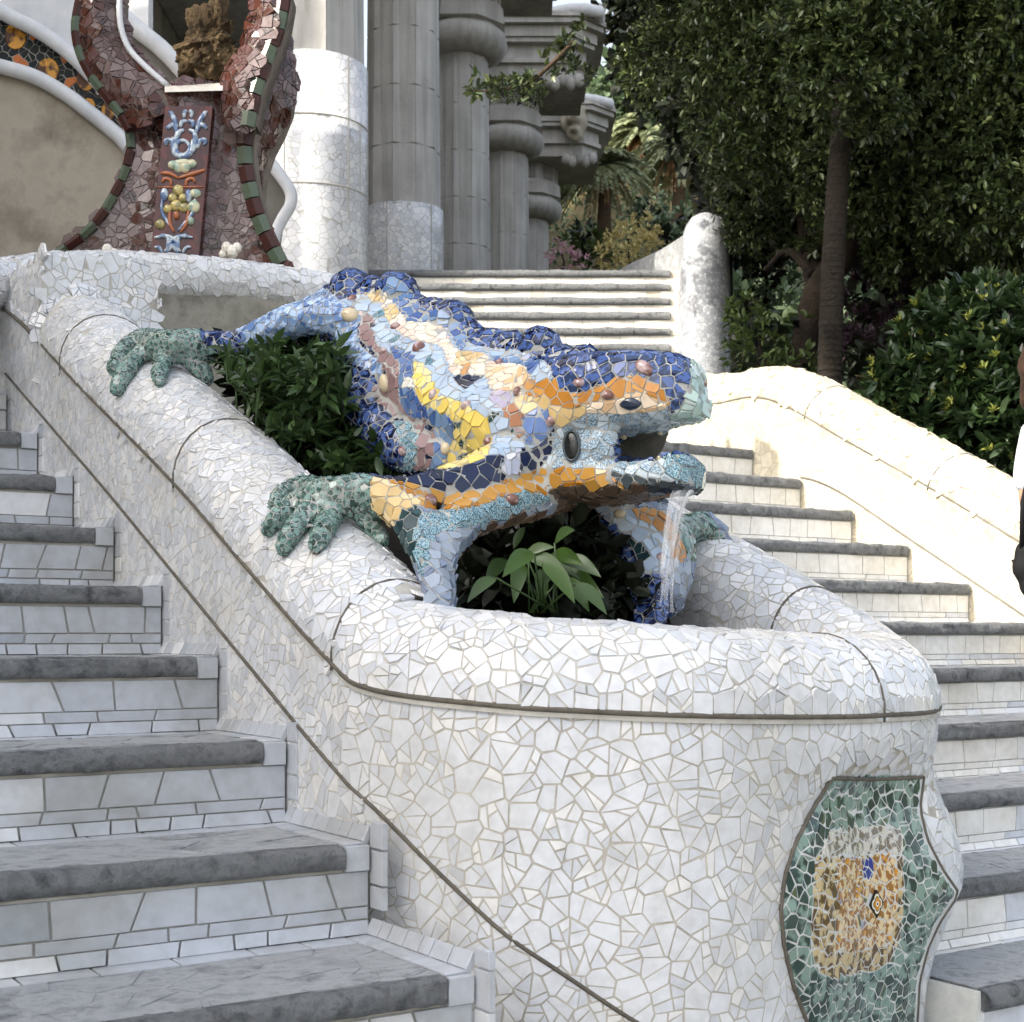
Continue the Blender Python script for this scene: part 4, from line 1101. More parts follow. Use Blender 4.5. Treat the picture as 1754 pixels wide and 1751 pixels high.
for px, py, r in [(1068, 748, 6), (1130, 741, 5), (1163, 738, 5), (1198, 738, 4), (1130, 785, 5), (1172, 782, 5), (1160, 783, 4)]:
    stud(px, py, r, M['shell'], .8, 'tooth')

# water running from the mouth
wm = bpy.data.materials.new('running_water'); wm.use_nodes = True; t_ = wm.node_tree; b_ = t_.nodes['Principled BSDF']
b_.inputs['Base Color'].default_value = (.9, .92, .95, 1); b_.inputs['Roughness'].default_value = .15; b_.inputs['Alpha'].default_value = .16
mb = MB()
for k in range(11):
    x0 = 1150 + 40 * (k / 10) + RNG.uniform(-4, 4); x1 = 1130 + 30 * RNG.random(); pts = []
    Ya, Yb = 3.04 + RNG.uniform(-.02, .02), 3.08 + RNG.uniform(-.03, .03); ye = RNG.uniform(930, 1056); wob = RNG.random() * 9
    for j in range(16):
        t = j / 15; y = 840 + (ye - 840) * t; x = x0 + (x1 - x0) * (t ** .55) + 4 * t * noise.noise(Vector((t * 5, wob, k)))
        pts.append(P(x, y, Ya + (Yb - Ya) * t))
    r0 = .0012 + .003 * RNG.random() ** 2
    v, f = tube(pts, [max(.0004, r0 * (.6 + 1.1 * noise.noise(Vector((q * .7, wob, 5))) + .5)) for q in range(16)], 6); mb.add(v, f)
for k in range(3):      # thin torn sheets between the strands
    V = []; Y0 = 3.05 + .02 * k
    for j in range(14):
        t = j / 13; y = 840 + (150 - 40 * k) * t; xa = 1152 + 12 * k - 24 * t ** .6 + 3 * noise.noise(Vector((t * 6, k, 1))); xb = xa + (30 - 8 * k) * (1 - .5 * t) + 4 * noise.noise(Vector((t * 7, k, 4)))
        for m_ in range(5): V.append(P(xa + (xb - xa) * m_ / 4, y, Y0 + .006 * noise.noise(Vector((t * 8, m_ * .9, k)))))
    mb.add(V, grid_faces(14, 5))
for k in range(90):
    v, f = sphere(P(RNG.gauss(1140, 10 + 8 * (k % 3)), RNG.uniform(900, 1052), 3.07 + RNG.gauss(0, .03)), RNG.uniform(.0006, .0018), 6, 4); mb.add(v, f)
tag(mb.build('water', wm, None, True), 'thin white stream of water falling from the lizard\'s mouth into the basin', 'water')
# ================================================================ shield on the basin front
shield_o = None
rows, cols = 30, 20; V = []; ok = True
def shield_edge(y):
    xs = []
    n = len(SHIELD)
    for i in range(n):
        (x0, y0), (x1, y1) = SHIELD[i], SHIELD[(i + 1) % n]
        if (y0 > y) != (y1 > y): xs.append(x0 + (x1 - x0) * (y - y0) / (y1 - y0))
    return min(xs), max(xs)
for r in range(rows):
    y = 1331 + (1800 - 1331) * r / (rows - 1); xa, xb = shield_edge(y)
    for c in range(cols):
        t = c / (cols - 1); x = xa + (xb - xa) * t
        h = None; xx = x
        while h is None and xx > 1300: h = hit(BW, xx, y); xx -= 3
        n_ = h[1]; prof = math.sin(math.pi * t) ** .7 * math.sin(math.pi * min(1, (r + .3) / rows)) ** .7
        V.append(h[0] + (P(x, y, h[0].y) - P(xx + 3, y, h[0].y)) + n_ * (.003 + .042 * prof))
Fc = fix_faces(V, grid_faces(rows, cols), lambda m: Vector((.3, -1, 0)))
SV, SF = V, Fc
BS = BVHTree.FromPolygons(SV, SF)
shield = mk('shield', SV, SF, M['grout_pale'], basin, True)
CENTRE0 = poly3((1320, 1300), 1398 / 360, (390, 475), (820, 450), (880, 580), (880, 900), (860, 1180), (760, 1380), (560, 1430), (380, 1450), (280, 1320), (275, 1050), (300, 680), (360, 560))
CENTRE = [tuple(q) for q in catmull(CENTRE0 + [CENTRE0[0]], 3)][:-1]
EMB = poly3((1320, 1300), 1398 / 360, (440, 670), (740, 625), (830, 640), (850, 900), (800, 1220), (640, 1270), (430, 1285), (445, 950))
SM = {
 'g': glaze('shield_green_glaze', [rgb8(65, 92, 82), rgb8(51, 76, 68), rgb8(81, 106, 95), rgb8(74, 99, 96), rgb8(45, 67, 62), rgb8(117, 131, 124), rgb8(85, 99, 74), rgb8(60, 90, 95)], .16, .5, rgb8(124, 148, 136), 30, .5),
 'c': glaze('veined_cream_glaze', [rgb8(206, 186, 142), rgb8(196, 176, 132), rgb8(214, 200, 164)], .22, .4, rgb8(92, 72, 44), 46),
 'w': glaze('veined_white_glaze', [rgb8(216, 214, 204), rgb8(206, 202, 190)], .18, .4, rgb8(120, 112, 98), 60),
 'o': glaze('ochre_print_glaze', [rgb8(220, 158, 60), rgb8(84, 98, 70), rgb8(212, 146, 52), rgb8(206, 168, 110), rgb8(222, 200, 158), rgb8(160, 160, 176), rgb8(216, 156, 64), rgb8(96, 104, 76)], .2, .25, rgb8(150, 106, 56), 80),
 'b': glaze('royal_blue_glaze', [rgb8(36, 56, 140)], .15)}
sc_, sn_ = sample_surface(SV, SF, .014, None, over=7); si = poisson(sc_, sn_, [.018 + .010 * RNG.random() for _ in sc_])
sp_ = [Vector(sc_[i]) for i in si]; sN = [Vector(sn_[i]) for i in si]; szn = []
def sh_zone(p):
    x, y = proj(p)
    if not inpoly(1485 + (x - 1485) * 1.03, 1560 + (y - 1560) * 1.015, SHIELD): return 'x'
    if inpoly(x, y, EMB): return 'b' if 1478 < x < 1496 and 1470 < y < 1505 else 'o'
    if inpoly(x, y, CENTRE): return 'w' if y < 1466 else 'c'
    return 'g'
DIA = (1499, 1548)
def in_dia(p):
    x, y = proj(p); return abs(x - DIA[0]) / 15 + abs(y - DIA[1]) / 24 < 1.05
szn = [sh_zone(p) for p in sp_]
shs = [s for s in shards(sp_, sN, .044, .0022, szn, .35, .0012, .004, .03, zfun=lambda q, n_: sh_zone(q)) if s[2] != 'x' and not in_dia(sum(s[0], Vector()) / len(s[0]))]
emit(shs, shield, SM, 'tile', 300)
# dark raised rim round the shield
rim = []
for r in range(rows): rim.append(V[r * cols] + Vector((0, 0, 0)))
left = [V[r * cols] for r in range(rows)][::-1]; topr = [V[c] for c in range(cols)]; right = [V[r * cols + cols - 1] for r in range(rows)]
v, f = tube(left + topr[1:] + right[1:], .0042, 8); mk('rim', v, f, M['joint'], shield, True)
# diamond flower tile
r_ = BS.ray_cast(EYE, ray_dir(*DIA)); p, n = r_[0], r_[1]
up = Vector((0, 0, 1)); up = (up - n * up.dot(n)).normalized(); sd_ = up.cross(n).normalized()
if sd_.x < 0: sd_ = -sd_
hw, hh = 15.5 / F * p.y / max(abs(sd_.x), .5), 24 / F * p.y
def plate(pts, z, mat, name, par_, th=.004):
    n_ = len(pts); top = [p + sd_ * x + up * y + n * z for x, y in pts]; bt = [q - n * th for q in top]
    ff = [tuple(range(n_))] + [(n_ + k, n_ + (k + 1) % n_, (k + 1) % n_, k) for k in range(n_)]
    o = mk(name, top + bt, fix_faces(top + bt, ff, lambda m: (m - p) + n * .001), mat, par_); return o
def quatre(a, b, s, sh_=0.0):
    out = []
    for k in range(48):
        q = 2 * math.pi * k / 48; r = .62 + .30 * abs(math.cos(2 * q)) ** .8
        out.append((a * s * r * math.cos(q), b * s * r * math.sin(q)))
    return out
SMd = {'k': rough_mat('black_print', rgb8(24, 24, 26), rgb8(34, 34, 34), 8, .2, .05), 'w': rough_mat('cream_print', rgb8(232, 224, 200), rgb8(238, 232, 214), 8, .2, .05), 'o': rough_mat('ochre_print', rgb8(190, 130, 50), rgb8(204, 146, 64), 8, .2, .05)}
plate([(hw, 0), (0, hh), (-hw, 0), (0, -hh)], .0042, SMd['k'], 'diamond_tile', shield, .006)
plate(quatre(hw, hh, .78), .0046, SMd['w'], 'flower_outline', shield, .002)
plate(quatre(hw, hh, .60), .0050, SMd['k'], 'flower_ring', shield, .002)
plate(quatre(hw, hh, .54), .0053, SMd['o'], 'flower', shield, .002)
plate([(hw * .2 * math.cos(q * .39), hh * .2 * math.sin(q * .39)) for q in range(16)], .0056, SMd['w'], 'flower_eye', shield, .002)
plate([(hw * .09 * math.cos(q * .39), hh * .09 * math.sin(q * .39)) for q in range(16)], .0059, SMd['k'], 'flower_dot', shield, .002)

# ================================================================ soil and planting inside the basin
V = []
ul = [2.14 + .12 * i for i in range(27)]
for u in ul:
    for k in range(9): V.append(W(u, interp(u, [2.05, 2.3, 2.6], [1.62, 1.45, 1.36]) + (2.42 - interp(u, [2.05, 2.3, 2.6], [1.62, 1.45, 1.36])) * k / 8, interp(u, [1.9, 2.4, 2.7, 4.8], [-.17, -.17, -.12, .62]) + .02 * noise.noise(Vector((u * 5, k, 0)))))
Fs = fix_faces(V, grid_faces(len(ul), 9), lambda m: Vector((0, 0, 1)))
mk('soil', V, Fs, M['soil'], basin, True)
# dark stone under the upper roll
st = MB(); st.add(*wbox(4.92, 5.10, 1.50, 2.6, .3, 1.20)); o = st.build('recess_stone', rough_mat('weathered_stone', rgb8(70, 66, 58), rgb8(150, 146, 134), 5, .95, .5, 40, 8, rgb8(104, 100, 90)), basin)
st = MB(); st.add(*wbox(4.43, 5.12, 1.226, 1.58, .6, 1.125)); o = st.build('end_block', M['grout'], basin)
c_, n_ = sample_surface(o.data and [Vector(v.co) + wloc(basin) for v in o.data.vertices], [tuple(p.vertices) for p in o.data.polygons], .035, lambda c: True, over=6)
i_ = [i for i in poisson(c_, n_, .030) if c_[i][2] > ZE + .7 and n_[i][2] < .5]
emit(shards([Vector(c_[i]) for i in i_], [Vector(n_[i]) for i in i_], .042, .0016, None, .4, .0008, cut=.026 ** 2), basin, M['white'], 'tile', 60)

# ================================================================ rim of the upper basin: a thick white roll across the island
roll = empty('upper_basin_rim', W(5.0, 1.9, .9), 'thick rounded white tiled rim of the upper basin, behind the lizard', 'basin rim')
pp = [(-140, 505, 4.35), (-60, 497, 4.6), (10, 487, 4.80), (100, 476, 4.93), (200, 473, 5.06), (300, 478, 5.17), (400, 486, 5.30), (480, 496, 5.42), (560, 508, 5.52), (620, 525, 5.62), (700, 548, 5.8)]
RP = [Vector(q) for q in catmull([tuple(P(*q)) for q in pp], 8)]
RV, RF = tube(RP, [.084] * len(RP), 22); 
BR = BVHTree.FromPolygons(RV, [f for f in RF if len(f) == 4])
mk('roll', RV, RF, M['grout'], roll, True)
ring_i = min(range(len(RP)), key=lambda i: abs(proj(RP[i])[0] - 112))
rg = [RV[ring_i * 22 + k] for k in range(22)]; joint(rg + rg[:1], .004, 'joint', 'joint', roll)
bl = []
for q in RP:
    bl.append(BR.find_nearest(q + Vector((-.02, -.06, -.13)))[0])
fa, fb = pair_seeds(rg + rg[:1], BR, .034, .018)
q_ = [f for f in RF if len(f) == 4]; c_, n_ = sample_surface(RV, q_, .032, None, over=4); i_ = poisson(c_, n_, [.036 * (.7 + .5 * RNG.random()) for _ in c_], fa)
emit(shards([Vector(c_[i]) for i in i_] + fa, [Vector(n_[i]) for i in i_] + fb, .052, .0016, None, .4, .0006, .005, .010, cut=.025 ** 2), roll, M['white'], 'tile', 300)
# ================================================================ colonnade, upper terrace, serpent fountain, pillar
def ashlar(name, c0, c1, c2):
    m, nt, b = nodes_of(name)
    tc = N(nt, 'ShaderNodeTexCoord'); g = N(nt, 'ShaderNodeNewGeometry')
    ns = N(nt, 'ShaderNodeTexNoise'); ns.inputs['Scale'].default_value = 1.6; ns.inputs['Detail'].default_value = 8; nt.links.new(tc.outputs['Object'], ns.inputs['Vector'])
    r = ramp(nt, [(.3, c0), (.5, c1), (.72, c2)]); nt.links.new(ns.outputs['Fac'], r.inputs[0])
    hv = N(nt, 'ShaderNodeHueSaturation'); mr = N(nt, 'ShaderNodeMapRange'); mr.inputs[3].default_value = .78; mr.inputs[4].default_value = 1.15
    nt.links.new(g.outputs['Random Per Island'], mr.inputs[0]); nt.links.new(mr.outputs[0], hv.inputs['Value']); nt.links.new(r.outputs[0], hv.inputs['Color'])
    wv = N(nt, 'ShaderNodeTexNoise'); wv.inputs['Scale'].default_value = 2.0; wv.inputs['Detail'].default_value = 5
    mp = N(nt, 'ShaderNodeMapping'); mp.inputs['Scale'].default_value = (5, 5, .35); nt.links.new(tc.outputs['Object'], mp.inputs[0]); nt.links.new(mp.outputs[0], wv.inputs['Vector'])
    r2 = ramp(nt, [(.38, (.72, .72, .70, 1)), (.62, (1, 1, 1, 1))]); nt.links.new(wv.outputs['Fac'], r2.inputs[0])
    mx = N(nt, 'ShaderNodeMix', data_type='RGBA', blend_type='MULTIPLY'); mx.inputs[0].default_value = .7
    nt.links.new(hv.outputs[0], mx.inputs[6]); nt.links.new(r2.outputs[0], mx.inputs[7]); nt.links.new(mx.outputs[2], b.inputs['Base Color'])
    b.inputs['Roughness'].default_value = .9
    n3 = N(nt, 'ShaderNodeTexNoise'); n3.inputs['Scale'].default_value = 22; n3.inputs['Detail'].default_value = 8; nt.links.new(tc.outputs['Object'], n3.inputs['Vector'])
    bp = N(nt, 'ShaderNodeBump'); bp.inputs['Strength'].default_value = .25; bp.inputs['Distance'].default_value = .03; nt.links.new(n3.outputs['Fac'], bp.inputs['Height']); nt.links.new(bp.outputs[0], b.inputs['Normal'])
    return m
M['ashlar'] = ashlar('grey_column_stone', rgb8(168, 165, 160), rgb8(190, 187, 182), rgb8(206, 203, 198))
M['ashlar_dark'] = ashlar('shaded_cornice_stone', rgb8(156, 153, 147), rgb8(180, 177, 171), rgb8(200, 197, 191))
def fine_mosaic(name, c0, c1, sc, rough=.25, grout=(.4, .4, .4, 1), gw=.03, tilt=.06):
    """tesserae too small and far to pick apart"""
    m, nt, b = nodes_of(name)
    tc = N(nt, 'ShaderNodeTexCoord')
    v = N(nt, 'ShaderNodeTexVoronoi'); v.inputs['Scale'].default_value = sc; nt.links.new(tc.outputs['Object'], v.inputs['Vector'])
    ve = N(nt, 'ShaderNodeTexVoronoi', feature='DISTANCE_TO_EDGE'); ve.inputs['Scale'].default_value = sc; nt.links.new(tc.outputs['Object'], ve.inputs['Vector'])
    sp = N(nt, 'ShaderNodeSeparateColor'); nt.links.new(v.outputs['Color'], sp.inputs[0])
    r = ramp(nt, [(0, c0), (1, c1)]); nt.links.new(sp.outputs[0], r.inputs[0])
    ed = ramp(nt, [(gw * .6, (0, 0, 0, 1)), (gw * 1.4, (1, 1, 1, 1))]); nt.links.new(ve.outputs['Distance'], ed.inputs[0])
    mx = N(nt, 'ShaderNodeMix', data_type='RGBA'); nt.links.new(ed.outputs[0], mx.inputs[0]); mx.inputs[6].default_value = grout; nt.links.new(r.outputs[0], mx.inputs[7])
    ns = N(nt, 'ShaderNodeTexNoise'); ns.inputs['Scale'].default_value = 3; ns.inputs['Detail'].default_value = 6; nt.links.new(tc.outputs['Object'], ns.inputs['Vector'])
    r3 = ramp(nt, [(.35, (.80, .80, .82, 1)), (.6, (1, 1, 1, 1))]); nt.links.new(ns.outputs['Fac'], r3.inputs[0])
    m2 = N(nt, 'ShaderNodeMix', data_type='RGBA', blend_type='MULTIPLY'); m2.inputs[0].default_value = .8
    nt.links.new(mx.outputs[2], m2.inputs[6]); nt.links.new(r3.outputs[0], m2.inputs[7]); nt.links.new(m2.outputs[2], b.inputs['Base Color'])
    b.inputs['Roughness'].default_value = rough
    # every tessera lies at its own slight angle
    vs = N(nt, 'ShaderNodeVectorMath', operation='SUBTRACT'); nt.links.new(v.outputs['Color'], vs.inputs[0]); vs.inputs[1].default_value = (.5, .5, .5)
    sc_n = N(nt, 'ShaderNodeVectorMath', operation='SCALE'); nt.links.new(vs.outputs[0], sc_n.inputs[0]); sc_n.inputs['Scale'].default_value = tilt
    g = N(nt, 'ShaderNodeNewGeometry'); va = N(nt, 'ShaderNodeVectorMath', operation='ADD'); nt.links.new(g.outputs['Normal'], va.inputs[0]); nt.links.new(sc_n.outputs[0], va.inputs[1])
    nz = N(nt, 'ShaderNodeVectorMath', operation='NORMALIZE'); nt.links.new(va.outputs[0], nz.inputs[0]); nt.links.new(nz.outputs[0], b.inputs['Normal'])
    return m
M['fine_white'] = fine_mosaic('fine_white_mosaic', rgb8(206, 208, 212), rgb8(236, 236, 234), 16, .25, rgb8(176, 174, 168))
M['fine_silver'] = fine_mosaic('fine_silver_mosaic', rgb8(140, 144, 150), rgb8(196, 198, 200), 40, .3, rgb8(130, 132, 134), .04, .02)
M['white_roll'] = rough_mat('white_render', rgb8(196, 198, 202), rgb8(222, 222, 222), 6, .6, .1)
FZ = ZE + 3.0
tm = MB(); tm.add(*box(-9, 1.0, 12.9, 44, ZE + 1.0, FZ - .01)); tag(tm.build('terrace_floor', M['concrete']), kind='structure')
cols = [(-1.62, 12.0), (-1.17, 16.0), (-.69, 20.0), (-.11, 24.0), (.31, 27.8)]
TZ = 7.72      # underside of the swelling capital above the eye
labels = ['nearest column, white tiled base with flaring foot behind the red fountain', 'second column from the left, grey shaft on a low white tiled base', 'third column, with the topmost round capital in view', 'fourth column, its round capital half hidden by a leafy twig', 'farthest column with the lowest round capital']
def column(i, cx, cy):
    o = empty('column', (cx, cy, FZ), labels[i], 'column', 'columns of the hall')
    base_top = ZE + 4.56; r0 = .415 if i else .44
    # shaft: courses of facetted drums, every facet of a drum a stone of its own
    z = base_top; ztop = ZE + TZ + .02; nf = 10; mb = MB(); k = 0; parts = []
    while z < ztop - .05:
        z2 = min(z + .62, ztop)
        ra = r0 - .03 * (z - base_top) / 3.2 - .012; rb = r0 - .03 * (z2 - base_top) / 3.2 - .012
        g = .009
        for s in range(nf):
            if math.sin(2 * math.pi * (s + .5) / nf + .1) > .25: continue       # rear faces
            a0, a1 = 2 * math.pi * s / nf + .1, 2 * math.pi * (s + 1) / nf + .1
            dz = RNG.uniform(-.03, .03) * 0
            q = []
            for rr, zz in ((ra, z + g), (rb, z2 - g)):
                am = (a0 + a1) / 2
                q += [Vector((cx + rr * math.cos(a0 + .006), cy + rr * math.sin(a0 + .006), zz)), Vector((cx + rr * .940 * math.cos(am), cy + rr * .940 * math.sin(am), zz)), Vector((cx + rr * math.cos(a1 - .006), cy + rr * math.sin(a1 - .006), zz))]
            ctr = [Vector((cx + (ra - .06) * math.cos(a), cy + (ra - .06) * math.sin(a), zz)) for zz in (z + g, z2 - g) for a in (a0, a1)]
            v = q + ctr
            f = [(0, 1, 4, 3), (1, 2, 5, 4), (3, 4, 5, 9, 8), (0, 6, 7, 2, 1), (0, 3, 8, 6), (2, 7, 9, 5)]
            mk('shaft_stone', v, fix_faces(v, f, lambda m_: m_ - sum(v, Vector()) / len(v)), M['ashlar'], o)
        z = z2
    v, f = lathe((cx, cy, 0), [(r0 - .035, base_top - .1), (r0 - .05, ztop)], 24); mk('shaft_core', v, f, M['ashlar_dark'], o, False)
    # tiled base
    prof = [(r0 + .02, -.6), (r0 + .02, 1.3 if i else 1.0), (r0 + .018, 1.555), (r0 - .02, 1.562)]
    v, f = lathe((cx, cy, FZ), [(prof[0][0], -.6)] + [(prof[0][0], -.3 + .1 * q) for q in range(14)] + prof[1:], 40)
    if i == 0: v = [Vector((cx - (cx - p.x) * (1 + .9 * math.exp(-((p.z - FZ + .6) / .75) ** 2)) if p.x < cx else p.x, p.y, p.z)) for p in v]
    mk('tiled_base', v, f, M['fine_white'], o, True)
    for zz in ([.52, 1.06] if i == 0 else [.28]):
        v, f = tube([(cx + (r0 + .022) * math.cos(a), cy + (r0 + .022) * math.sin(a), FZ + zz) for a in np.linspace(math.pi, 2 * math.pi, 20)], .006, 5); mk('joint', v, f, M['grout'], o)
    for a, z0, z1 in [(-.75, .28, 1.55), (-1.9, .28, 1.55), (-.45, .55, 1.05)]:
        v, f = tube([(cx + (r0 + .022) * math.cos(a), cy + (r0 + .022) * math.sin(a), FZ + z_) for z_ in (z0, z1)], .005, 5); mk('joint', v, f, M['grout'], o)
    # capital: swelling ring, eight sided slab, fluted block
    cz = ZE + TZ
    rc = .60
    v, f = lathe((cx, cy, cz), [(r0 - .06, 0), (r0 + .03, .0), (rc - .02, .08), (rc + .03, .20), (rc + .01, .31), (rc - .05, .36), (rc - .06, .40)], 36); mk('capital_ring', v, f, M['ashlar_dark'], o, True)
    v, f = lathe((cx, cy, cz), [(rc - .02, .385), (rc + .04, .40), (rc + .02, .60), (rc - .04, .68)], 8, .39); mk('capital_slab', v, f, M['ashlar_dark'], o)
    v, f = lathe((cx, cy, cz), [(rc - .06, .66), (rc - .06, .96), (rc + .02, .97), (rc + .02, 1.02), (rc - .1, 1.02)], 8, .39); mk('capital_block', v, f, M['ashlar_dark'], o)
    fl = MB()
    for s in range(8):
        am = .39 + math.pi / 4 * (s + .5); ap = (rc - .05) * math.cos(math.pi / 8)
        if math.sin(am) > .5: continue
        for t in (-.10, -.05, 0, .05, .10):
            c = Vector((cx + (ap + .004) * math.cos(am) - math.sin(am) * t, cy + (ap + .004) * math.sin(am) + math.cos(am) * t, 0))
            a_, b_ = Vector((math.cos(am), math.sin(am), 0)), Vector((-math.sin(am), math.cos(am), 0))
            pr = [c - b_ * .016, c + a_ * .03, c + b_ * .016, c - a_ * .01]
            fl.add(*box8([q + Vector((0, 0, cz + .70)) for q in pr] + [q + Vector((0, 0, cz + .95)) for q in pr]))
    if i > 1: mk('flutes', fl.v, fl.f, M['ashlar_dark'], o)
    # the piece of entablature this column carries, stepped out to the right
    e = empty('entablature_block', (cx, cy, cz + 1.0), ['entablature over the nearest column', 'entablature over the second column', 'highest dark entablature corner at the top edge, under leaves', 'middle entablature with stepped cornice against the sky', 'lowest entablature with a lion head spout and white bench edge'][i], 'entablature', 'entablature of the hall')
    zb = cz + 1.0; X1 = cx + 1.25; X0 = cx - 1.2; Y0 = cy - .75; Y1 = cy + .95
    lay = [(0, .30, 0.0), (.30, .40, .07), (.40, .70, .03), (.70, .80, .16), (.80, 1.04, .20), (1.04, 1.16, .30), (1.16, 1.26, .34)]
    lay = [(a_ * .72, b_ * .72, c_) for a_, b_, c_ in lay]
    for za, zb_, out in lay:
        x1 = X1 + out; ch = .28 + out * .5; y0 = Y0 - out
        ring = [(X0, y0), (x1 - ch, y0), (x1, y0 + ch), (x1, Y1), (X0, Y1)]
        V = [Vector((x, y, zb + za + .002)) for x, y in ring] + [Vector((x, y, zb + zb_)) for x, y in ring]
        f = [tuple(reversed(range(5))), tuple(range(5, 10))] + [(k, (k + 1) % 5, 5 + (k + 1) % 5, 5 + k) for k in range(5)]
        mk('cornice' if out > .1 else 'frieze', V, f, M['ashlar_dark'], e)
    # drop ornaments under the corner
    dr = MB()
    for q in range(5):
        x = X1 - .1 - q * .12; c = Vector((x, Y0 + .06, zb - .02 - .05 * (q % 2)))
        v, f = sphere(c, .09, 8, 6, (1, 1, 1.3)); dr.add(v, f)
    mk('drops', dr.v, dr.f, M['ashlar_dark'], e, True)
    # tiled bench back on top
    pb = MB(); path = [Vector((X0 + (X1 + .2 - X0) * t, Y0 - .1 + .18 * math.sin(t * 9 + i), zb + .95)) for t in np.linspace(0, 1, 14)] + [Vector((X1 + .25, Y0 + .5 + .6 * t, zb + .95)) for t in range(3)]
    v, f = tube(path, .10, 10); mk('bench_edge', v, f, M['white_roll'], e, True)
    if i == 4:
        lv = MB(); c = Vector((X1 - .45, Y0 - .30, zb + .60))
        for dx, dy, dz, r, sc in [(0, 0, 0, .21, (1, .9, 1.1)), (0, -.16, -.08, .14, (.9, 1, .8)), (0, -.12, -.25, .10, (.9, 1, .7)), (-.15, 0, .14, .08, (1, 1, 1)), (.15, 0, .14, .08, (1, 1, 1)), (.02, .0, -.26, .16, (1, .8, 1.2)), (-.16, .02, -.08, .12, (.7, 1, 1.4)), (.17, .02, -.08, .12, (.7, 1, 1.4)), (0, -.28, -.05, .05, (1, 1, .8))]:
            v, f = sphere(c + Vector((dx, dy, dz)), r, 12, 8, sc); lv.add(v, f)
        v, f = remesh(lv, .03, 2); mk('lion_head', v, f, rough_mat('weathered_limestone', rgb8(140, 132, 116), rgb8(190, 182, 164), 6, .9, .4), e, True)
        v, f = tube([P(985, 216, 27.2), P(990, 200, 27.2), P(996, 180, 27.2), P(1000, 172, 27.2)], [.26, .20, .12, .05], 10); mk('bench_peak', v, f, M['white_roll'], e, True)
for i, (cx, cy) in enumerate(cols): column(i, cx, cy)
# unseen wing added to shade the columns, and the hall roof
hb = MB(); hb.add(*box(-16, -4.9, 9.7, 40, FZ - .005, FZ + 16)); tag(hb.build('shade_wing', M['ashlar_dark']), 'unseen grey block added left of the columns to shade them', 'shade block')
rf = MB(); rf.add(*box(-4.88, -3.2, 11.2, 40, ZE + TZ + 1.05, ZE + TZ + 2.3)); tag(rf.build('hall_roof', M['ashlar_dark']), 'flat stone roof slab over the hall behind the columns', 'roof')

# ---------------------------------------------------------------- pillar ending the right parapet, with its wing wall
M['wing_grey'] = fine_mosaic('wing_grey_mosaic', rgb8(140, 142, 144), rgb8(176, 178, 178), 22, .4, rgb8(130, 130, 128))
pil = empty('parapet_pillar', (1.376, 10.6, ZE + .7), 'tall rounded silver-white mosaic pillar at the right end of the upper stairs', 'pillar')
pr = []
for y, hwp in [(900, 52), (760, 49), (640, 46), (560, 44), (480, 42.5), (420, 40), (400, 37.5), (385, 32), (374, 24), (368, 14), (365, 4)]:
    pr.append((hwp / F * 10.6, -(y - HY) / F * 10.6))
v, f = lathe((1.376, 10.6, ZE), pr, 40)
mk('shaft', v, f, M['fine_silver'], pil, True)
wp = [(1200, 380, 10.66), (1190, 388, 11.5), (1180, 397, 12.3), (1155, 414, 12.8), (1125, 433, 13.1), (1095, 447, 13.5), (1060, 464, 13.9), (1030, 490, 14.2)]
WPt = [Vector(q) for q in catmull([tuple(P(*q)) for q in wp], 5)]
V = []
for q in WPt: V += [q, q + Vector((0, 0, -.9))]
V2 = [p + Vector((.25, .12, 0)) for p in V]; n = len(V)
f = [(2 * k, 2 * k + 1, 2 * k + 3, 2 * k + 2) for k in range(len(WPt) - 1)]
wf = fix_faces(V, f, lambda m: Vector((-.4, -1, 0))); wb = fix_faces(V2, f, lambda m: Vector((.4, 1, 0)))
V3 = V + V2; ft = [(2 * k, 2 * k + 2, n + 2 * k + 2, n + 2 * k) for k in range(len(WPt) - 1)]
mk('wing_wall', V3, wf + [tuple(i + n for i in q) for q in wb] + fix_faces(V3, ft, lambda m: Vector((0, 0, 1))), M['wing_grey'], pil, True)
v, f = tube([q + Vector((.1, .06, -.04)) for q in WPt], .10, 12); mk('wing_coping', v, f, M['fine_silver'], pil, True)

# ---------------------------------------------------------------- curved balustrade wall at the upper left
cw = empty('balustrade_wall', P(120, 440, 7.6), 'curved grey wall at the upper left with white rails and a band of orange discs', 'balustrade')
def ribbon(top, bot, Y, th=.12):
    n = len(top); V = [P(x, y, Y) for x, y in top] + [P(x, y, Y) for x, y in bot]
    V += [p + Vector((0, th, 0)) for p in V]
    f = []
    for k in range(n - 1):
        f += [(k, n + k, n + k + 1, k + 1), (2 * n + k, 2 * n + k + 1, 3 * n + k + 1, 3 * n + k), (k, k + 1, 2 * n + k + 1, 2 * n + k), (n + k, 3 * n + k, 3 * n + k + 1, n + k + 1)]
    f += [(0, 2 * n, 3 * n, n), (n - 1, 2 * n - 1, 4 * n - 1, 3 * n - 1)]
    return V, f
def cpx(pts, n=6): return [tuple(p) for p in catmull(pts, n)]
up_l = cpx([(-60, -20), (8, 24), (60, 50), (110, 84), (150, 122), (190, 168), (230, 225), (262, 290)])
lo_l = cpx([(-60, 100), (8, 116), (60, 132), (110, 160), (150, 190), (190, 222), (215, 246), (262, 310)])
V, f = ribbon(lo_l, [(x, 560) for x, y in lo_l], 7.62); mk('concrete_wall', V, fix_faces(V, f, lambda m: m - P(100, 350, 7.68)), M['render_wall'], cw)
V, f = ribbon(up_l, lo_l, 7.66, .08)
mk('band', V, f, M['grout'], cw)
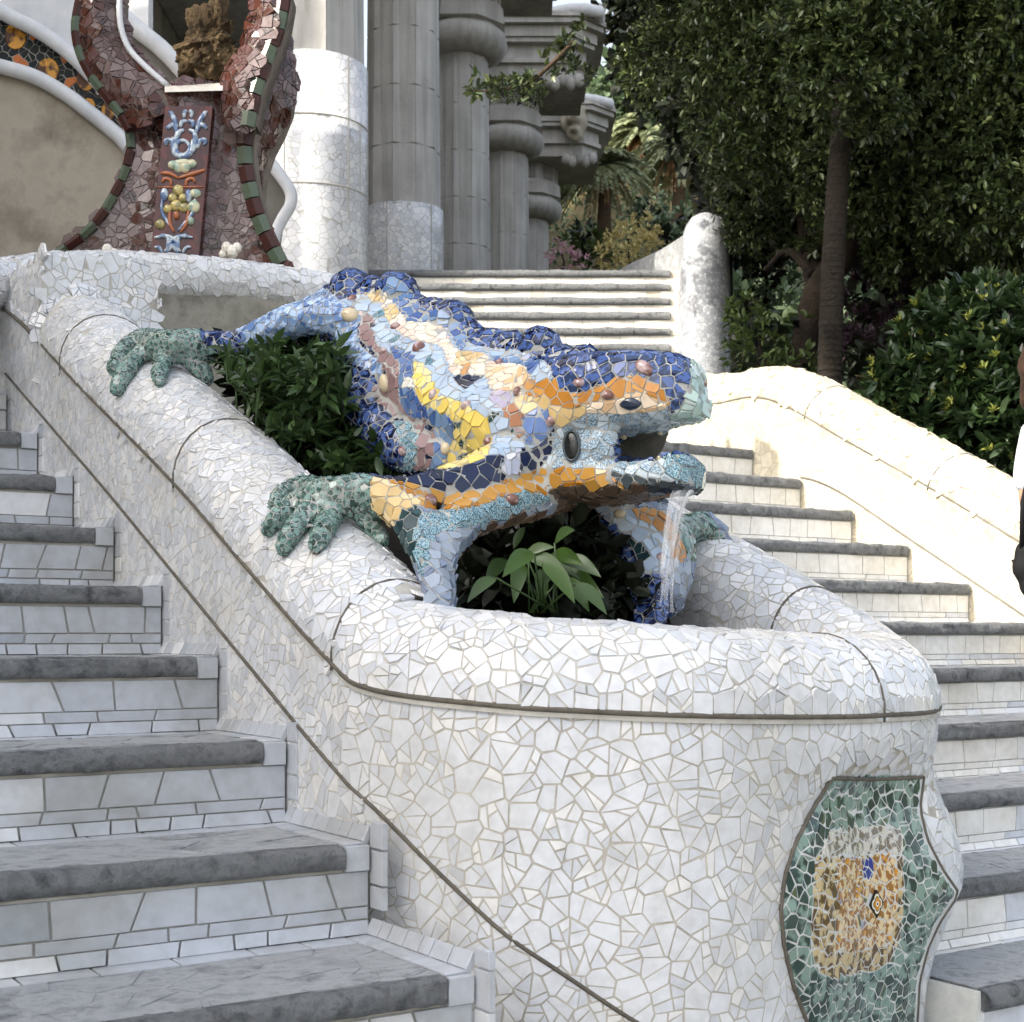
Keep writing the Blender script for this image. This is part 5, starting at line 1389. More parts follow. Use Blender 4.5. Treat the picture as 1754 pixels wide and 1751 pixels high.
for pts, nm in ((up_l, 'rail'), (lo_l, 'rail')):
    v, f = tube([P(x, y, 7.58) for x, y in pts], [.038] * len(pts), 12); mk(nm, v, f, M['white_roll'], cw, True)
V, f = ribbon([(-60, -120), (8, -110), (60, -100), (110, -90), (150, -60), (200, -20)], [(x, y) for x, y in [(-60, -20), (8, 24), (60, 50), (110, 84), (150, 122), (200, 180)]], 7.75); mk('rear_panel', V, f, M['white_roll'], cw)
up2 = cpx([(150, -10), (205, 24), (240, 54), (275, 82), (310, 118), (345, 160)])
v, f = tube([P(x, y, 8.6) for x, y in up2], .05, 12); mk('rail', v, f, M['white_roll'], cw, True)
V, f = ribbon(up2, [(x, y + 260) for x, y in up2], 8.65); mk('rear_panel', V, f, M['concrete'], cw)
V, f = ribbon([(200, -60), (254, -60)], [(200, 60), (254, 60)], 9.2); mk('pier', V, f, M['white_roll'], cw)
DG = glaze('black_green_glaze', [rgb8(22, 36, 34), rgb8(15, 25, 25), rgb8(28, 42, 37)], .5, spec=.25)
OG = glaze('orange_glaze', [rgb8(214, 142, 50), rgb8(196, 110, 44), rgb8(224, 164, 60)], .45, spec=.3)
OD = glaze('tortoise_glaze', [rgb8(206, 136, 36), rgb8(220, 156, 54)], .4, .5, rgb8(80, 44, 16), 16, .3)
discs = [(27, 62, 17, 22), (82, 122, 18, 21), (147, 136, 15, 19), (150, 181, 12, 12), (186, 190, 11, 17)]
bp_, bn_ = [], []
for y in range(-30, 320, 5):
    for x in range(-40, 260, 5):
        xx, yy = x + RNG.uniform(-2, 2), y + RNG.uniform(-2, 2)
        yu = np.interp(xx, [p[0] for p in up_l], [p[1] for p in up_l]); yl = np.interp(xx, [p[0] for p in lo_l], [p[1] for p in lo_l])
        if yu + 10 < yy < yl - 8 and not any(((xx - a) / (c + 3)) ** 2 + ((yy - b) / (d + 3)) ** 2 < 1 for a, b, c, d in discs): bp_.append(P(xx, yy, 7.658)); bn_.append(Vector((0, -1, 0)))
ii = poisson(bp_, bn_, .036); 
bz = []
for i in ii:
    x, y = proj(bp_[i]); bz.append('o' if any(abs(x - a) < 8 and abs(y - b) < 10 for a, b in [(55, 62), (33, 108), (112, 95), (119, 138)]) else 'g')
emit(shards([bp_[i] for i in ii], [bn_[i] for i in ii], .042, .004, bz, .5, .003, .004, .01), cw, {'g': DG, 'o': OG}, 'tile', 200)
for a, b, c, d in discs:
    V = [P(a + c * math.cos(q), b + d * math.sin(q), 7.650) for q in np.linspace(0, 2 * math.pi, 25)[:-1]] + [P(a + (c + 2) * math.cos(q), b + (d + 2) * math.sin(q), 7.659) for q in np.linspace(0, 2 * math.pi, 25)[:-1]]
    f = [tuple(range(24))] + [(k, 24 + k, 24 + (k + 1) % 24, (k + 1) % 24) for k in range(24)]
    mk('disc', V, fix_faces(V, f, lambda m: Vector((0, -1, 0)) + (m - P(a, b, 7.655)) * .1), OD, cw)
# right end of the same balustrade, beside the nearest column
cw2 = empty('low_wall', P(470, 400, 8.6), 'short grey wall with a white rounded edge between the red fountain and the nearest column', 'wall')
rl = cpx([(420, 235), (452, 266), (478, 298), (497, 328), (497, 352), (482, 378), (470, 410), (466, 470)])
V, f = ribbon(rl[:-6], [(x - 90, y + 40) for x, y in rl[:-6]], 8.66); mk('panel', V, f, M['concrete'], cw2)
V, f = ribbon([(330, 300), (497, 335), (480, 380), (466, 480)], [(330, 480), (400, 480), (440, 480), (460, 482)], 8.7); mk('panel', V, f, M['concrete'], cw2)
v, f = tube([P(x, y, 8.6) for x, y in rl], .035, 12); mk('rail', v, f, M['white_roll'], cw2, True)

# ---------------------------------------------------------------- serpent fountain: flared red mosaic with two horns, ceramic panel and a rock
ser = empty('mosaic_fountain', P(290, 460, 5.8), 'dark red mosaic fountain with curling horns, a glazed relief panel and a rough rock', 'fountain')
SL = {'r': glaze('oxblood_glaze', [rgb8(66, 36, 27), rgb8(54, 28, 22), rgb8(80, 45, 34), rgb8(72, 48, 40), rgb8(48, 27, 23)], .16, .25, rgb8(96, 70, 68), 20, .6),
      'p': glaze('plum_glaze', [rgb8(104, 84, 80), rgb8(92, 70, 65), rgb8(118, 101, 98), rgb8(80, 56, 50)], .18),
      'g': glaze('strip_green_glaze', [rgb8(92, 104, 84), rgb8(82, 94, 76), rgb8(112, 124, 108)], .32),
      'm': glaze('maroon_glaze', [rgb8(74, 40, 33), rgb8(66, 35, 29)], .32, 0, None, 30, .4)}
YS = 5.8
LOUT = [(-60, 140), (0, 128), (40, 121), (70, 123), (100, 133), (140, 156), (180, 186), (215, 212), (245, 216), (270, 213), (300, 203), (330, 188), (360, 170), (390, 145), (420, 105), (445, 68), (470, 30)]
ROUT = [(-60, 500), (0, 497), (51, 486), (110, 464), (164, 446), (219, 435), (263, 431), (310, 438), (365, 453), (420, 479), (459, 500), (480, 512)]
def xl(y): return interp(y, [a for a, b in LOUT], [b for a, b in LOUT])
def xr(y): return interp(y, [a for a, b in ROUT], [b for a, b in ROUT])
def bodyY(t, y):
    """depth: a proud middle panel, hollow sides, edges coming forward as legs"""
    c = abs(t - .5) * 2
    d = -.06 * math.exp(-(c / .5) ** 2)
    flare = interp(y, [140, 250, 470], [.0, .0, -.09]) * c ** 2
    return YS + d + flare
ys_ = [146 + (480 - 146) * k / 30 for k in range(31)]; nc_ = 33; V = []
for y in ys_:
    a, b = xl(y), xr(y)
    for k in range(nc_):
        t = k / (nc_ - 1); V.append(P(a + (b - a) * t, y, bodyY(t, y)))
Fc = fix_faces(V, grid_faces(31, nc_), lambda m: Vector((0, -1, 0)))
n = len(V); VB = V + [p + Vector((0, .16, 0)) for p in V]
side = []
for k in range(30):
    side += [(k * nc_, (k + 1) * nc_, n + (k + 1) * nc_, n + k * nc_), (k * nc_ + nc_ - 1, n + k * nc_ + nc_ - 1, n + (k + 1) * nc_ + nc_ - 1, (k + 1) * nc_ + nc_ - 1)]
mk('body', VB, Fc + side + [tuple(i + n for i in reversed(q)) for q in Fc], M['grout_dark'], ser, True)
SV_, SF_ = list(V), list(Fc)
def horn(outer, inner, nm, yoff):
    """a curved plate between two edge curves (px), rounded across"""
    m_ = 24; V = []; 
    o_ = cpx(outer, 6); i_ = cpx(inner, 6)
    for k in range(m_):
        t = k / (m_ - 1)
        a = o_[min(int(t * (len(o_) - 1) + .5), len(o_) - 1)]; b = i_[min(int(t * (len(i_) - 1) + .5), len(i_) - 1)]
        for j in range(9):
            s = j / 8; V.append(P(a[0] + (b[0] - a[0]) * s, a[1] + (b[1] - a[1]) * s, YS + yoff(t) - .05 * math.sin(math.pi * s)))
    f = fix_faces(V, grid_faces(m_, 9), lambda m: Vector((0, -1, 0)))
    n = len(V); VB = V + [p + Vector((0, .14, 0)) for p in V]; sd = []
    for k in range(m_ - 1): sd += [(k * 9, (k + 1) * 9, n + (k + 1) * 9, n + k * 9), (k * 9 + 8, n + k * 9 + 8, n + (k + 1) * 9 + 8, (k + 1) * 9 + 8)]
    mk(nm, VB, f + sd + [tuple(i + n for i in reversed(q)) for q in f], M['grout_dark'], ser, True)
    b0 = len(SV_); SV_.extend(V); SF_.extend([tuple(i + b0 for i in q) for q in f])
horn([(131, -14), (128, 0), (121, 45), (128, 90), (150, 135), (185, 180), (214, 216)], [(206, -14), (204, -6), (206, 40), (220, 82), (250, 115), (285, 145), (300, 190)], 'horn', lambda t: -.04)
horn([(498, -14), (497, 0), (486, 51), (464, 110), (446, 164), (437, 212)], [(440, -14), (438, 0), (428, 55), (404, 104), (388, 140), (392, 200)], 'horn', lambda t: -.10)
# the third leg seen behind on the right, in shade
V = []
for y, xb in [(60, 492), (100, 498), (140, 500), (180, 494), (215, 480), (250, 462), (290, 448), (330, 445)]:
    for k in range(7): V.append(P(430 + (xb - 430) * k / 6, y, YS + .12 + .10 * (k / 6) ** 2))
b0 = len(SV_); fR = fix_faces(V, grid_faces(8, 7), lambda m: Vector((0, -1, 0))); mk('rear_leg', V + [p + Vector((0, .15, 0)) for p in V], fR + [tuple(i + len(V) for i in reversed(q)) for q in fR], M['grout_dark'], ser, True)
SV_.extend(V); SF_.extend([tuple(i + b0 for i in q) for q in fR])
PANEL = [(283, 182), (364, 182), (340, 440), (257, 440)]
def strip_zone(x, y):
    return (x - xl(y) < 17 if y > 0 else x < 150) or (xr(y) - x < 21 and x < 520 and x > 400)
c_, n_ = sample_surface(SV_, SF_, .03, lambda c: True, over=6)
kk = []
for i, p in enumerate(c_):
    x, y = proj(p)
    if strip_zone(x, y) and p[1] < YS + .05: continue
    if inpoly(x, y, PANEL): continue
    kk.append(i)
c_, n_ = c_[kk], n_[kk]; ii = poisson(c_, n_, [.046 * (.7 + .6 * RNG.random()) for _ in c_])
zz_ = []
for i in ii:
    x, y = proj(c_[i]); zz_.append('p' if ((x < 300 and y < 160 and x > 170) or (y > 300 and x < 215) or (385 < x < 420 and y > 180)) and RNG.random() < .7 else 'r')
emit(shards([Vector(c_[i]) for i in ii], [Vector(n_[i]) for i in ii], .058, .0024, zz_, .35, .0030, .006, .03, cut=.026 ** 2), ser, {'r': SL['r'], 'p': SL['p']}, 'tile', 300)
BSER = BVHTree.FromPolygons(SV_, SF_)
def strip(path, w, step, nm='edge_tile'):
    pts = cpx(path, 10); acc = 0; prev = pts[0]; seg = [pts[0]]
    for p in pts[1:]:
        acc += math.hypot(p[0] - prev[0], p[1] - prev[1]); prev = p
        if acc >= step: seg.append(p); acc = 0
    for k in range(len(seg) - 1):
        a, b = seg[k], seg[k + 1]; L = math.hypot(b[0] - a[0], b[1] - a[1]); tx, ty = (b[0] - a[0]) / L, (b[1] - a[1]) / L
        nx, ny = (-ty * w, tx * w) ; g = 1.0
        q = [(a[0] + tx * g, a[1] + ty * g), (b[0] - tx * g, b[1] - ty * g), (b[0] - tx * g + nx, b[1] - ty * g + ny), (a[0] + tx * g + nx, a[1] + ty * g + ny)]
        h = BSER.ray_cast(EYE, ray_dir((q[0][0] + q[2][0]) / 2, (q[0][1] + q[2][1]) / 2)); Y = (h[0].y if h[0] is not None else YS) - .012
        c = [P(x, y, Y) for x, y in q]; mid = [(c[0] + c[3]) / 2 + Vector((0, -.012, 0)), (c[1] + c[2]) / 2 + Vector((0, -.012, 0))]
        v = [c[0], c[1], mid[1], c[2], c[3], mid[0]]; v += [p + Vector((0, .03, 0)) for p in v]
        f = [(0, 1, 2, 5), (5, 2, 3, 4)] + [(i, 6 + i, 6 + (i + 1) % 6, (i + 1) % 6) for i in range(6)]
        mk(nm, v, fix_faces(v, f, lambda m: m - (sum(v, Vector()) / 12) + Vector((0, -.001, 0))), SL['g'] if k % 2 else SL['m'], ser)
strip([(128, 0), (121, 45), (128, 90), (150, 135), (185, 180), (214, 222), (215, 262), (203, 300), (188, 330), (170, 360), (145, 390), (105, 420), (66, 446)], -15, 26)
strip([(497, -10), (486, 51), (464, 110), (446, 164), (435, 219), (431, 263), (438, 310), (453, 365), (479, 420), (502, 462)], 26, 27)
# white inner edging of the left horn
v, f = tube([P(x, y, YS - .06) for x, y in cpx([(204, -10), (206, 40), (220, 82), (250, 115), (287, 147)])], .012, 8); mk('white_edge', v, f, M['white_roll'], ser, True)
# cream slab and rock
V = [P(282, 150, YS - .09), P(392, 147, YS - .09), P(398, 137, YS + .02), P(290, 140, YS + .02)]; V += [p + Vector((0, 0, -.018)) for p in V]
mk('slab', V, fix_faces(V, [(0, 1, 2, 3), (0, 4, 5, 1), (1, 5, 6, 2), (0, 3, 7, 4), (3, 2, 6, 7), (4, 7, 6, 5)], lambda m: m - sum(V, Vector()) / 8), M['cream_tile'], ser)
rk = MB()
for px, py, r in [(362, 95, 44), (345, 112, 36), (392, 108, 34), (352, 60, 34), (375, 40, 28), (378, 18, 18), (325, 120, 22), (318, 88, 16), (340, 30, 14)]: rk.add(*sphere(P(px, py, YS), r / F * YS, 14, 10))
v, f = remesh(rk, .011, 1)
v = [p + (p - P(360, 80, YS)).normalized() * (.034 * noise.noise(p * 14) + .030 * noise.noise(p * 31) + .016 * noise.noise(p * 70)) for p in v]
o = mk('rock', v, f, rough_mat('ochre_rock', rgb8(42, 34, 24), rgb8(96, 78, 54), 11, .95, 1.0, 34, 8, rgb8(164, 140, 100), .06), None, False)
tag(o, 'rough ochre rock standing on the red fountain between its horns', 'rock')
# glazed relief panel
pn = MB(); c = [P(283, 182, YS - .085), P(364, 182, YS - .085), P(340, 446, YS - .11), P(257, 446, YS - .11)]
v = c + [p + Vector((0, .05, 0)) for p in c]; panel = mk('relief_panel', v, fix_faces(v, [(0, 1, 2, 3), (0, 4, 5, 1), (1, 5, 6, 2), (2, 6, 7, 3), (3, 7, 4, 0)], lambda m: m - sum(v, Vector()) / 8 + Vector((0, -.001, 0))), glaze('panel_glaze', [rgb8(88, 32, 20)], .14, .4, rgb8(62, 22, 17), 20, .4), ser)
PM = {'b': glaze('relief_blue_glaze', [rgb8(126, 148, 176), rgb8(104, 128, 164)], .12, .5, rgb8(190, 200, 206), 40, .7), 'c': glaze('relief_cream_glaze', [rgb8(206, 200, 164)], .12, .3, rgb8(150, 170, 150), 30, .7), 'y': glaze('relief_straw_glaze', [rgb8(196, 178, 110)], .12, .3, rgb8(150, 140, 90), 30, .7), 't': glaze('relief_terracotta_glaze', [rgb8(176, 106, 70)], .15)}
def pq(x, y, lift=.0):     # panel crop pixels -> photo pixels -> point on the panel
    px, py = 240 + x / 5.306, 130 + y / 5.306
    return P(px, py, YS - .088 - .025 * (py - 182) / 264 - lift)
def relief(path, r, mat, mirror=None, nm='relief'):
    pts = [pq(x, y) for x, y in cpx(path, 5)]; k = len(pts)
    rad = [max(.001, r / 5.306 / F * YS * (math.sin(math.pi * (.12 + .80 * i / (k - 1))) ** .5)) for i in range(k)]
    v, f = tube(pts, rad, 8); mk(nm, v, f, PM[mat], panel, True)
def both(path, r, mat, cx, sk=-.085):
    relief(path, r, mat)
    relief([(2 * (cx + (y - 700) * sk) - x, y) for x, y in path], r, mat)
both([(330, 700), (325, 600), (350, 520), (400, 490)], 26, 'b', 405)
both([(330, 520), (320, 420), (280, 340), (265, 345)], 24, 'b', 405)
both([(320, 490), (300, 440), (255, 470), (240, 480)], 20, 'b', 405)
both([(300, 660), (280, 590), (235, 590), (240, 630)], 22, 'b', 405)
both([(370, 470), (380, 420), (425, 410)], 22, 'b', 405)
both([(400, 380), (405, 330), (430, 320)], 20, 'b', 405)
th = [(385 + 62 * math.cos(q), 655 + 66 * math.sin(q)) for q in np.linspace(0, 2 * math.pi, 13)]
relief(th, 22, 'b'); relief([(300, 560), (310, 690), (380, 735), (460, 700), (480, 580)], 28, 'b')
for x, y, a, b_ in [(300, 810, 50, 40), (350, 830, 45, 55), (410, 830, 50, 55), (470, 800, 45, 40), (390, 790, 90, 36)]:
    v, f = sphere(pq(x, y), 1, 12, 8); c0 = pq(x, y); s_ = YS / F / 5.306
    mk('leaf', [c0 + Vector(((p - c0).x * a * s_, (p - c0).y * 26 * s_, (p - c0).z * b_ * s_)) for p in v], f, PM['c'], panel, True)
relief([(190, 885), (270, 890), (345, 930)], 20, 't'); relief([(590, 855), (480, 890), (345, 930)], 20, 't')
both([(280, 1000), (275, 950), (225, 935), (200, 970)], 18, 't', 372)
relief([(155, 1012), (580, 1010)], 9, 't')
for x, y, a, b_, m_ in [(345, 1040, 50, 50, 'y'), (295, 1110, 40, 40, 'y'), (390, 1110, 40, 40, 'y'), (330, 1180, 60, 50, 'y'), (250, 1210, 40, 40, 'y'), (400, 1200, 45, 45, 'y'), (500, 1070, 55, 40, 'c'), (490, 1190, 55, 60, 'c'), (440, 1090, 30, 60, 'b'), (220, 1080, 36, 60, 'b'), (180, 1350, 45, 45, 'y'), (460, 1320, 30, 40, 'c'), (330, 1270, 30, 40, 't')]:
    v, f = sphere((0, 0, 0), 1, 12, 8); c0 = pq(x, y); s_ = YS / F / 5.306
    mk('leaf', [c0 + Vector((p.x * a * s_, p.y * 26 * s_, p.z * b_ * s_)) for p in v], f, PM[m_], panel, True)
both([(270, 1220), (270, 1340), (310, 1420)], 18, 't', 400); both([(200, 1120), (200, 1240), (250, 1330), (310, 1410)], 16, 'b', 385)
both([(340, 1620), (330, 1520), (250, 1460), (130, 1470)], 22, 'b', 370); both([(330, 1600), (290, 1540), (220, 1600)], 20, 'b', 370); both([(345, 1600), (350, 1480), (420, 1440)], 20, 'b', 370); both([(200, 1610), (170, 1560), (130, 1560)], 18, 'b', 370)
for px, py, r in [(184, 430, 10), (196, 434, 7), (388, 425, 9), (398, 432, 10), (406, 425, 8), (382, 436, 7)]:
    v, f = sphere(P(px, py, YS - .15), r / F * YS, 8, 6, (1, 1, 1.2)); mk('pebble', v, f, M['cream_tile'], ser)
# ================================================================ vegetation
LEAF_T = {
 'oval': ([(0, 0, 0), (.30, -.42, .05), (.30, .42, .05), (.68, -.44, .05), (.68, .44, .05), (1, 0, -.06), (.5, 0, -.03)],
          [(0, 6, 1), (0, 2, 6), (1, 6, 3), (6, 2, 4), (3, 6, 5), (6, 4, 5)]),
 'lance': ([(0, 0, 0), (.25, -.40, .06), (.25, .40, .06), (.6, -.36, .02), (.6, .36, .02), (1, 0, -.16), (.45, 0, -.03)],
          [(0, 6, 1), (0, 2, 6), (1, 6, 3), (6, 2, 4), (3, 6, 5), (6, 4, 5)]),
 'clump': ([(0, 0, 0), (.5, -.5, .12), (.45, .5, -.1), (1, .1, 0)], [(0, 2, 1), (1, 2, 3)]),
}
def big_mesh(name, V, T, mat, parent=None):
    me = bpy.data.meshes.new(name)
    if parent is not None: V = V - np.array(tuple(wloc(parent)))
    nv, nt_ = len(V), len(T)
    me.vertices.add(nv); me.vertices.foreach_set('co', V.astype(np.float32).ravel())
    me.loops.add(nt_ * 3); me.loops.foreach_set('vertex_index', T.astype(np.int32).ravel())
    me.polygons.add(nt_); me.polygons.foreach_set('loop_start', np.arange(0, nt_ * 3, 3, dtype=np.int32)); me.polygons.foreach_set('loop_total', np.full(nt_, 3, dtype=np.int32))
    me.materials.append(mat); me.update(calc_edges=True)
    o = bpy.data.objects.new(name, me); COL.objects.link(o)
    if parent is not None: o.parent = parent
    return o
def unit(a): return a / np.maximum(np.linalg.norm(a, axis=-1, keepdims=True), 1e-9)
def leaves(base, direc, length, width, kind='oval'):
    """arrays: base (N,3), direction (N,3), length (N,), width ratio"""
    n = len(base); t, f = LEAF_T[kind]; t = np.array(t); f = np.array(f)
    d = unit(direc); r = unit(NPR.normal(size=(n, 3))); up = np.array([0, 0, 1.0]) * 1.1 + r * .8
    s = unit(np.cross(d, up)); nn = np.cross(s, d)
    V = base[:, None, :] + (d[:, None, :] * t[None, :, 0:1] + s[:, None, :] * t[None, :, 1:2] * width + nn[:, None, :] * t[None, :, 2:3]) * length[:, None, None]
    T = f[None, :, :] + (np.arange(n) * len(t))[:, None, None]
    return V.reshape(-1, 3), T.reshape(-1, 3)
def rosettes(cent, axis, k, length, width, kind='oval', spread=1.0):
    n = len(cent); c = np.repeat(cent, k, 0); a = np.repeat(unit(axis), k, 0)
    r = NPR.normal(size=(n * k, 3)); r = unit(r - a * (r * a).sum(1, keepdims=True))
    th = NPR.uniform(.5, 1.5, size=(n * k, 1)) * spread
    d = a * np.cos(th) + r * np.sin(th)
    L = length * NPR.uniform(.55, 1.15, size=n * k)
    return leaves(c + NPR.normal(size=c.shape) * length * .12, d, L, width, kind)
def lobe_points(lobes, dens, shell=.55, front=True):
    """points in the outer part of px-defined lobes: (px, py, Y, r px)"""
    out, ax = [], []
    for px, py, Y, r in lobes:
        c = np.array(tuple(P(px, py, Y))); R = r / F * Y; n = int(dens * (r / 100.0) ** 2)
        d = unit(NPR.normal(size=(n * 2, 3)))
        if front: d = d[(d[:, 1] < .45)][:n]
        rad = R * (shell + (1 - shell) * NPR.random(len(d)) ** .6)
        q = c + d * rad[:, None] * np.array([1, .85, 1])
        nz = np.array([noise.noise(Vector(p * (2.2 / max(R, .3)) + 7)) for p in q])
        ok = nz > -.18
        out.append(q[ok]); ax.append(d[ok] + np.array([0, -.25, .35]))
    return np.concatenate(out), np.concatenate(ax)
LM2 = {
 'dark': leaf_mat('dark_glossy_leaf', [rgb8(32, 42, 24), rgb8(50, 62, 36), rgb8(64, 78, 46), rgb8(92, 106, 60), rgb8(38, 50, 30), rgb8(116, 124, 76)], .34, .15),
 'hedge': leaf_mat('hedge_leaf', [rgb8(30, 44, 26), rgb8(46, 64, 36), rgb8(60, 80, 44), rgb8(38, 54, 32)], .3, .15),
 'tip': leaf_mat('yellow_green_tip', [rgb8(150, 156, 70), rgb8(176, 178, 90), rgb8(120, 134, 56)], .4, .3),
 'mid': leaf_mat('mid_green_leaf', [rgb8(58, 72, 36), rgb8(84, 100, 52), rgb8(70, 86, 48)], .45, .3),
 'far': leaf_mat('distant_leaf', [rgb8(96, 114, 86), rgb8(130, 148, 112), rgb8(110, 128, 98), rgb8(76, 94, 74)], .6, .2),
 'deep': leaf_mat('shade_dark_leaf', [rgb8(18, 24, 14), rgb8(30, 38, 22), rgb8(24, 30, 18)], .5, .1),  # near-black leaves: shade inside crowns and thickets put into their colour
 'purple': leaf_mat('purple_leaf', [rgb8(58, 40, 52), rgb8(76, 56, 70), rgb8(44, 36, 40)], .5, .2),
 'yellow': leaf_mat('ochre_yellow_leaf', [rgb8(222, 204, 136), rgb8(232, 218, 160), rgb8(180, 168, 106)], .6, .3),
 'pink': leaf_mat('pink_flower', [rgb8(226, 176, 192), rgb8(206, 150, 168), rgb8(232, 200, 208), rgb8(140, 130, 100)], .6, .3),
 'frond': leaf_mat('palm_frond', [rgb8(112, 120, 84), rgb8(140, 146, 104), rgb8(92, 102, 72)], .5, .2),
 'dry': leaf_mat('dry_frond', [rgb8(176, 140, 100), rgb8(160, 120, 84)], .7, .2),
 'plant': leaf_mat('basin_leaf', [rgb8(40, 58, 30), rgb8(60, 82, 44), rgb8(80, 104, 60), rgb8(48, 66, 38)], .32, .25),
 'lance': leaf_mat('broad_blade_leaf', [rgb8(54, 78, 33), rgb8(76, 104, 45), rgb8(40, 60, 29)], .28, .3),
}
M['bark'] = rough_mat('brown_bark', rgb8(52, 42, 32), rgb8(96, 80, 62), 6, .95, .9, 30, 8, rgb8(72, 60, 46), .04)
M['bark_dark'] = rough_mat('dark_bark', rgb8(30, 25, 20), rgb8(58, 48, 38), 6, .95, .9, 24, 8, None, .05)
def trunk_mesh(name, pts, mat, parent, seg=14, rough=.12, n=8):
    st = [tuple(p) for p in catmull([(*P(a, b, Y), r / F * Y) for a, b, Y, r in pts], n)]
    v, f = tube([p[:3] for p in st], [p[3] for p in st], seg)
    cs = [Vector(p[:3]) for p in st]; out = []
    for i, p in enumerate(v):
        c = cs[min(i // seg, len(cs) - 1)]; d = p - c
        out.append(c + d * (1 + rough * noise.noise(Vector((p.x * 9, p.y * 9, p.z * 2.5))) + rough * .6 * noise.noise(p * 22)))
    return mk(name, out, f, mat, parent, True)
def crown(name, parent, cent, axis, k, length, width, mat, kind='oval', spread=1.0):
    V, T = rosettes(cent, axis, k, length, width, kind, spread)
    return big_mesh(name, V, T, mat, parent)

# ---- the big leafy tree over the right side
t1 = empty('evergreen_tree', P(1500, 700, 9.6), 'large dark evergreen tree with glossy leaf rosettes filling the upper right', 'tree')
lob = [(1445, 120, 7.95, 105), (1465, 10, 7.9, 110), (1390, 70, 8.0, 80), (1500, 180, 8.0, 60), (1180, 0, 10.4, 60), (1090, 120, 11.3, 46), (1160, 110, 11.0, 96), (1240, 60, 9.8, 140), (1215, 200, 11.4, 84), (1330, 180, 9.4, 170), (1320, 330, 10, 110), (1440, 60, 9.0, 190), (1500, 240, 9.0, 170), (1620, 120, 8.6, 200), (1700, 300, 8.5, 150),
       (1590, 390, 9.2, 120), (1740, 60, 8.4, 150), (1440, 380, 9.6, 80), (1840, 200, 8.6, 160), (1860, 420, 8.8, 120), (1330, -40, 9.2, 170), (1210, -60, 9.8, 130), (1560, -60, 8.6, 190), (1760, 440, 8.8, 110)]
c, a = lobe_points(lob, 600, .4)
crown('crown', t1, c, a, 8, .056, .42, LM2['dark'], 'oval')
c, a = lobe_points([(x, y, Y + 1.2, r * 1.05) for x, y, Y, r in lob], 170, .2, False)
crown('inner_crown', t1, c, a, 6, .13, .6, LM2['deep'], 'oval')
tw = [(985, 70), (950, 105), (915, 135), (880, 150), (845, 155), (812, 156)]
tp = [P(x, y, 9.6) for x, y in cpx(tw, 6)]
v, f = tube(tp, [.018 - .014 * i / (len(tp) - 1) for i in range(len(tp))], 6); mk('twig', v, f, M['bark'], t1, True)
cc = []
for x, y, s, n in [(812, 156, 8, 5), (850, 152, 20, 14), (885, 148, 24, 20), (915, 150, 20, 12), (945, 112, 22, 8), (900, 170, 12, 5), (968, 84, 20, 9), (1000, 120, 22, 10), (985, 60, 20, 8)]:
    for _ in range(n): cc.append(tuple(P(x + RNG.gauss(0, s * .6), y + RNG.gauss(0, s * .5), 9.6 + RNG.gauss(0, .12))))
cc = np.array(cc); crown('twig_leaves', t1, cc, NPR.normal(size=cc.shape) + np.array([-.5, -.3, .4]), 7, .075, .42, LM2['dark'], 'oval')
trunk_mesh('trunk', [(1360, 660, 9.4, 26), (1378, 590, 9.4, 23), (1402, 500, 9.4, 24), (1455, 425, 9.4, 26), (1505, 350, 9.4, 27), (1528, 260, 9.4, 26), (1530, 150, 9.4, 22), (1500, 40, 9.4, 18)], M['bark_dark'], t1)
trunk_mesh('limb', [(1400, 520, 9.5, 14), (1392, 430, 9.7, 22), (1390, 360, 9.8, 26), (1380, 260, 9.9, 22)], M['bark_dark'], t1)
trunk_mesh('limb', [(1392, 470, 9.5, 9), (1350, 430, 9.7, 6), (1310, 462, 9.9, 4)], M['bark_dark'], t1, 8)
trunk_mesh('limb', [(1530, 230, 9.4, 18), (1590, 140, 9.2, 14), (1640, 40, 9, 10)], M['bark'], t1, 10)
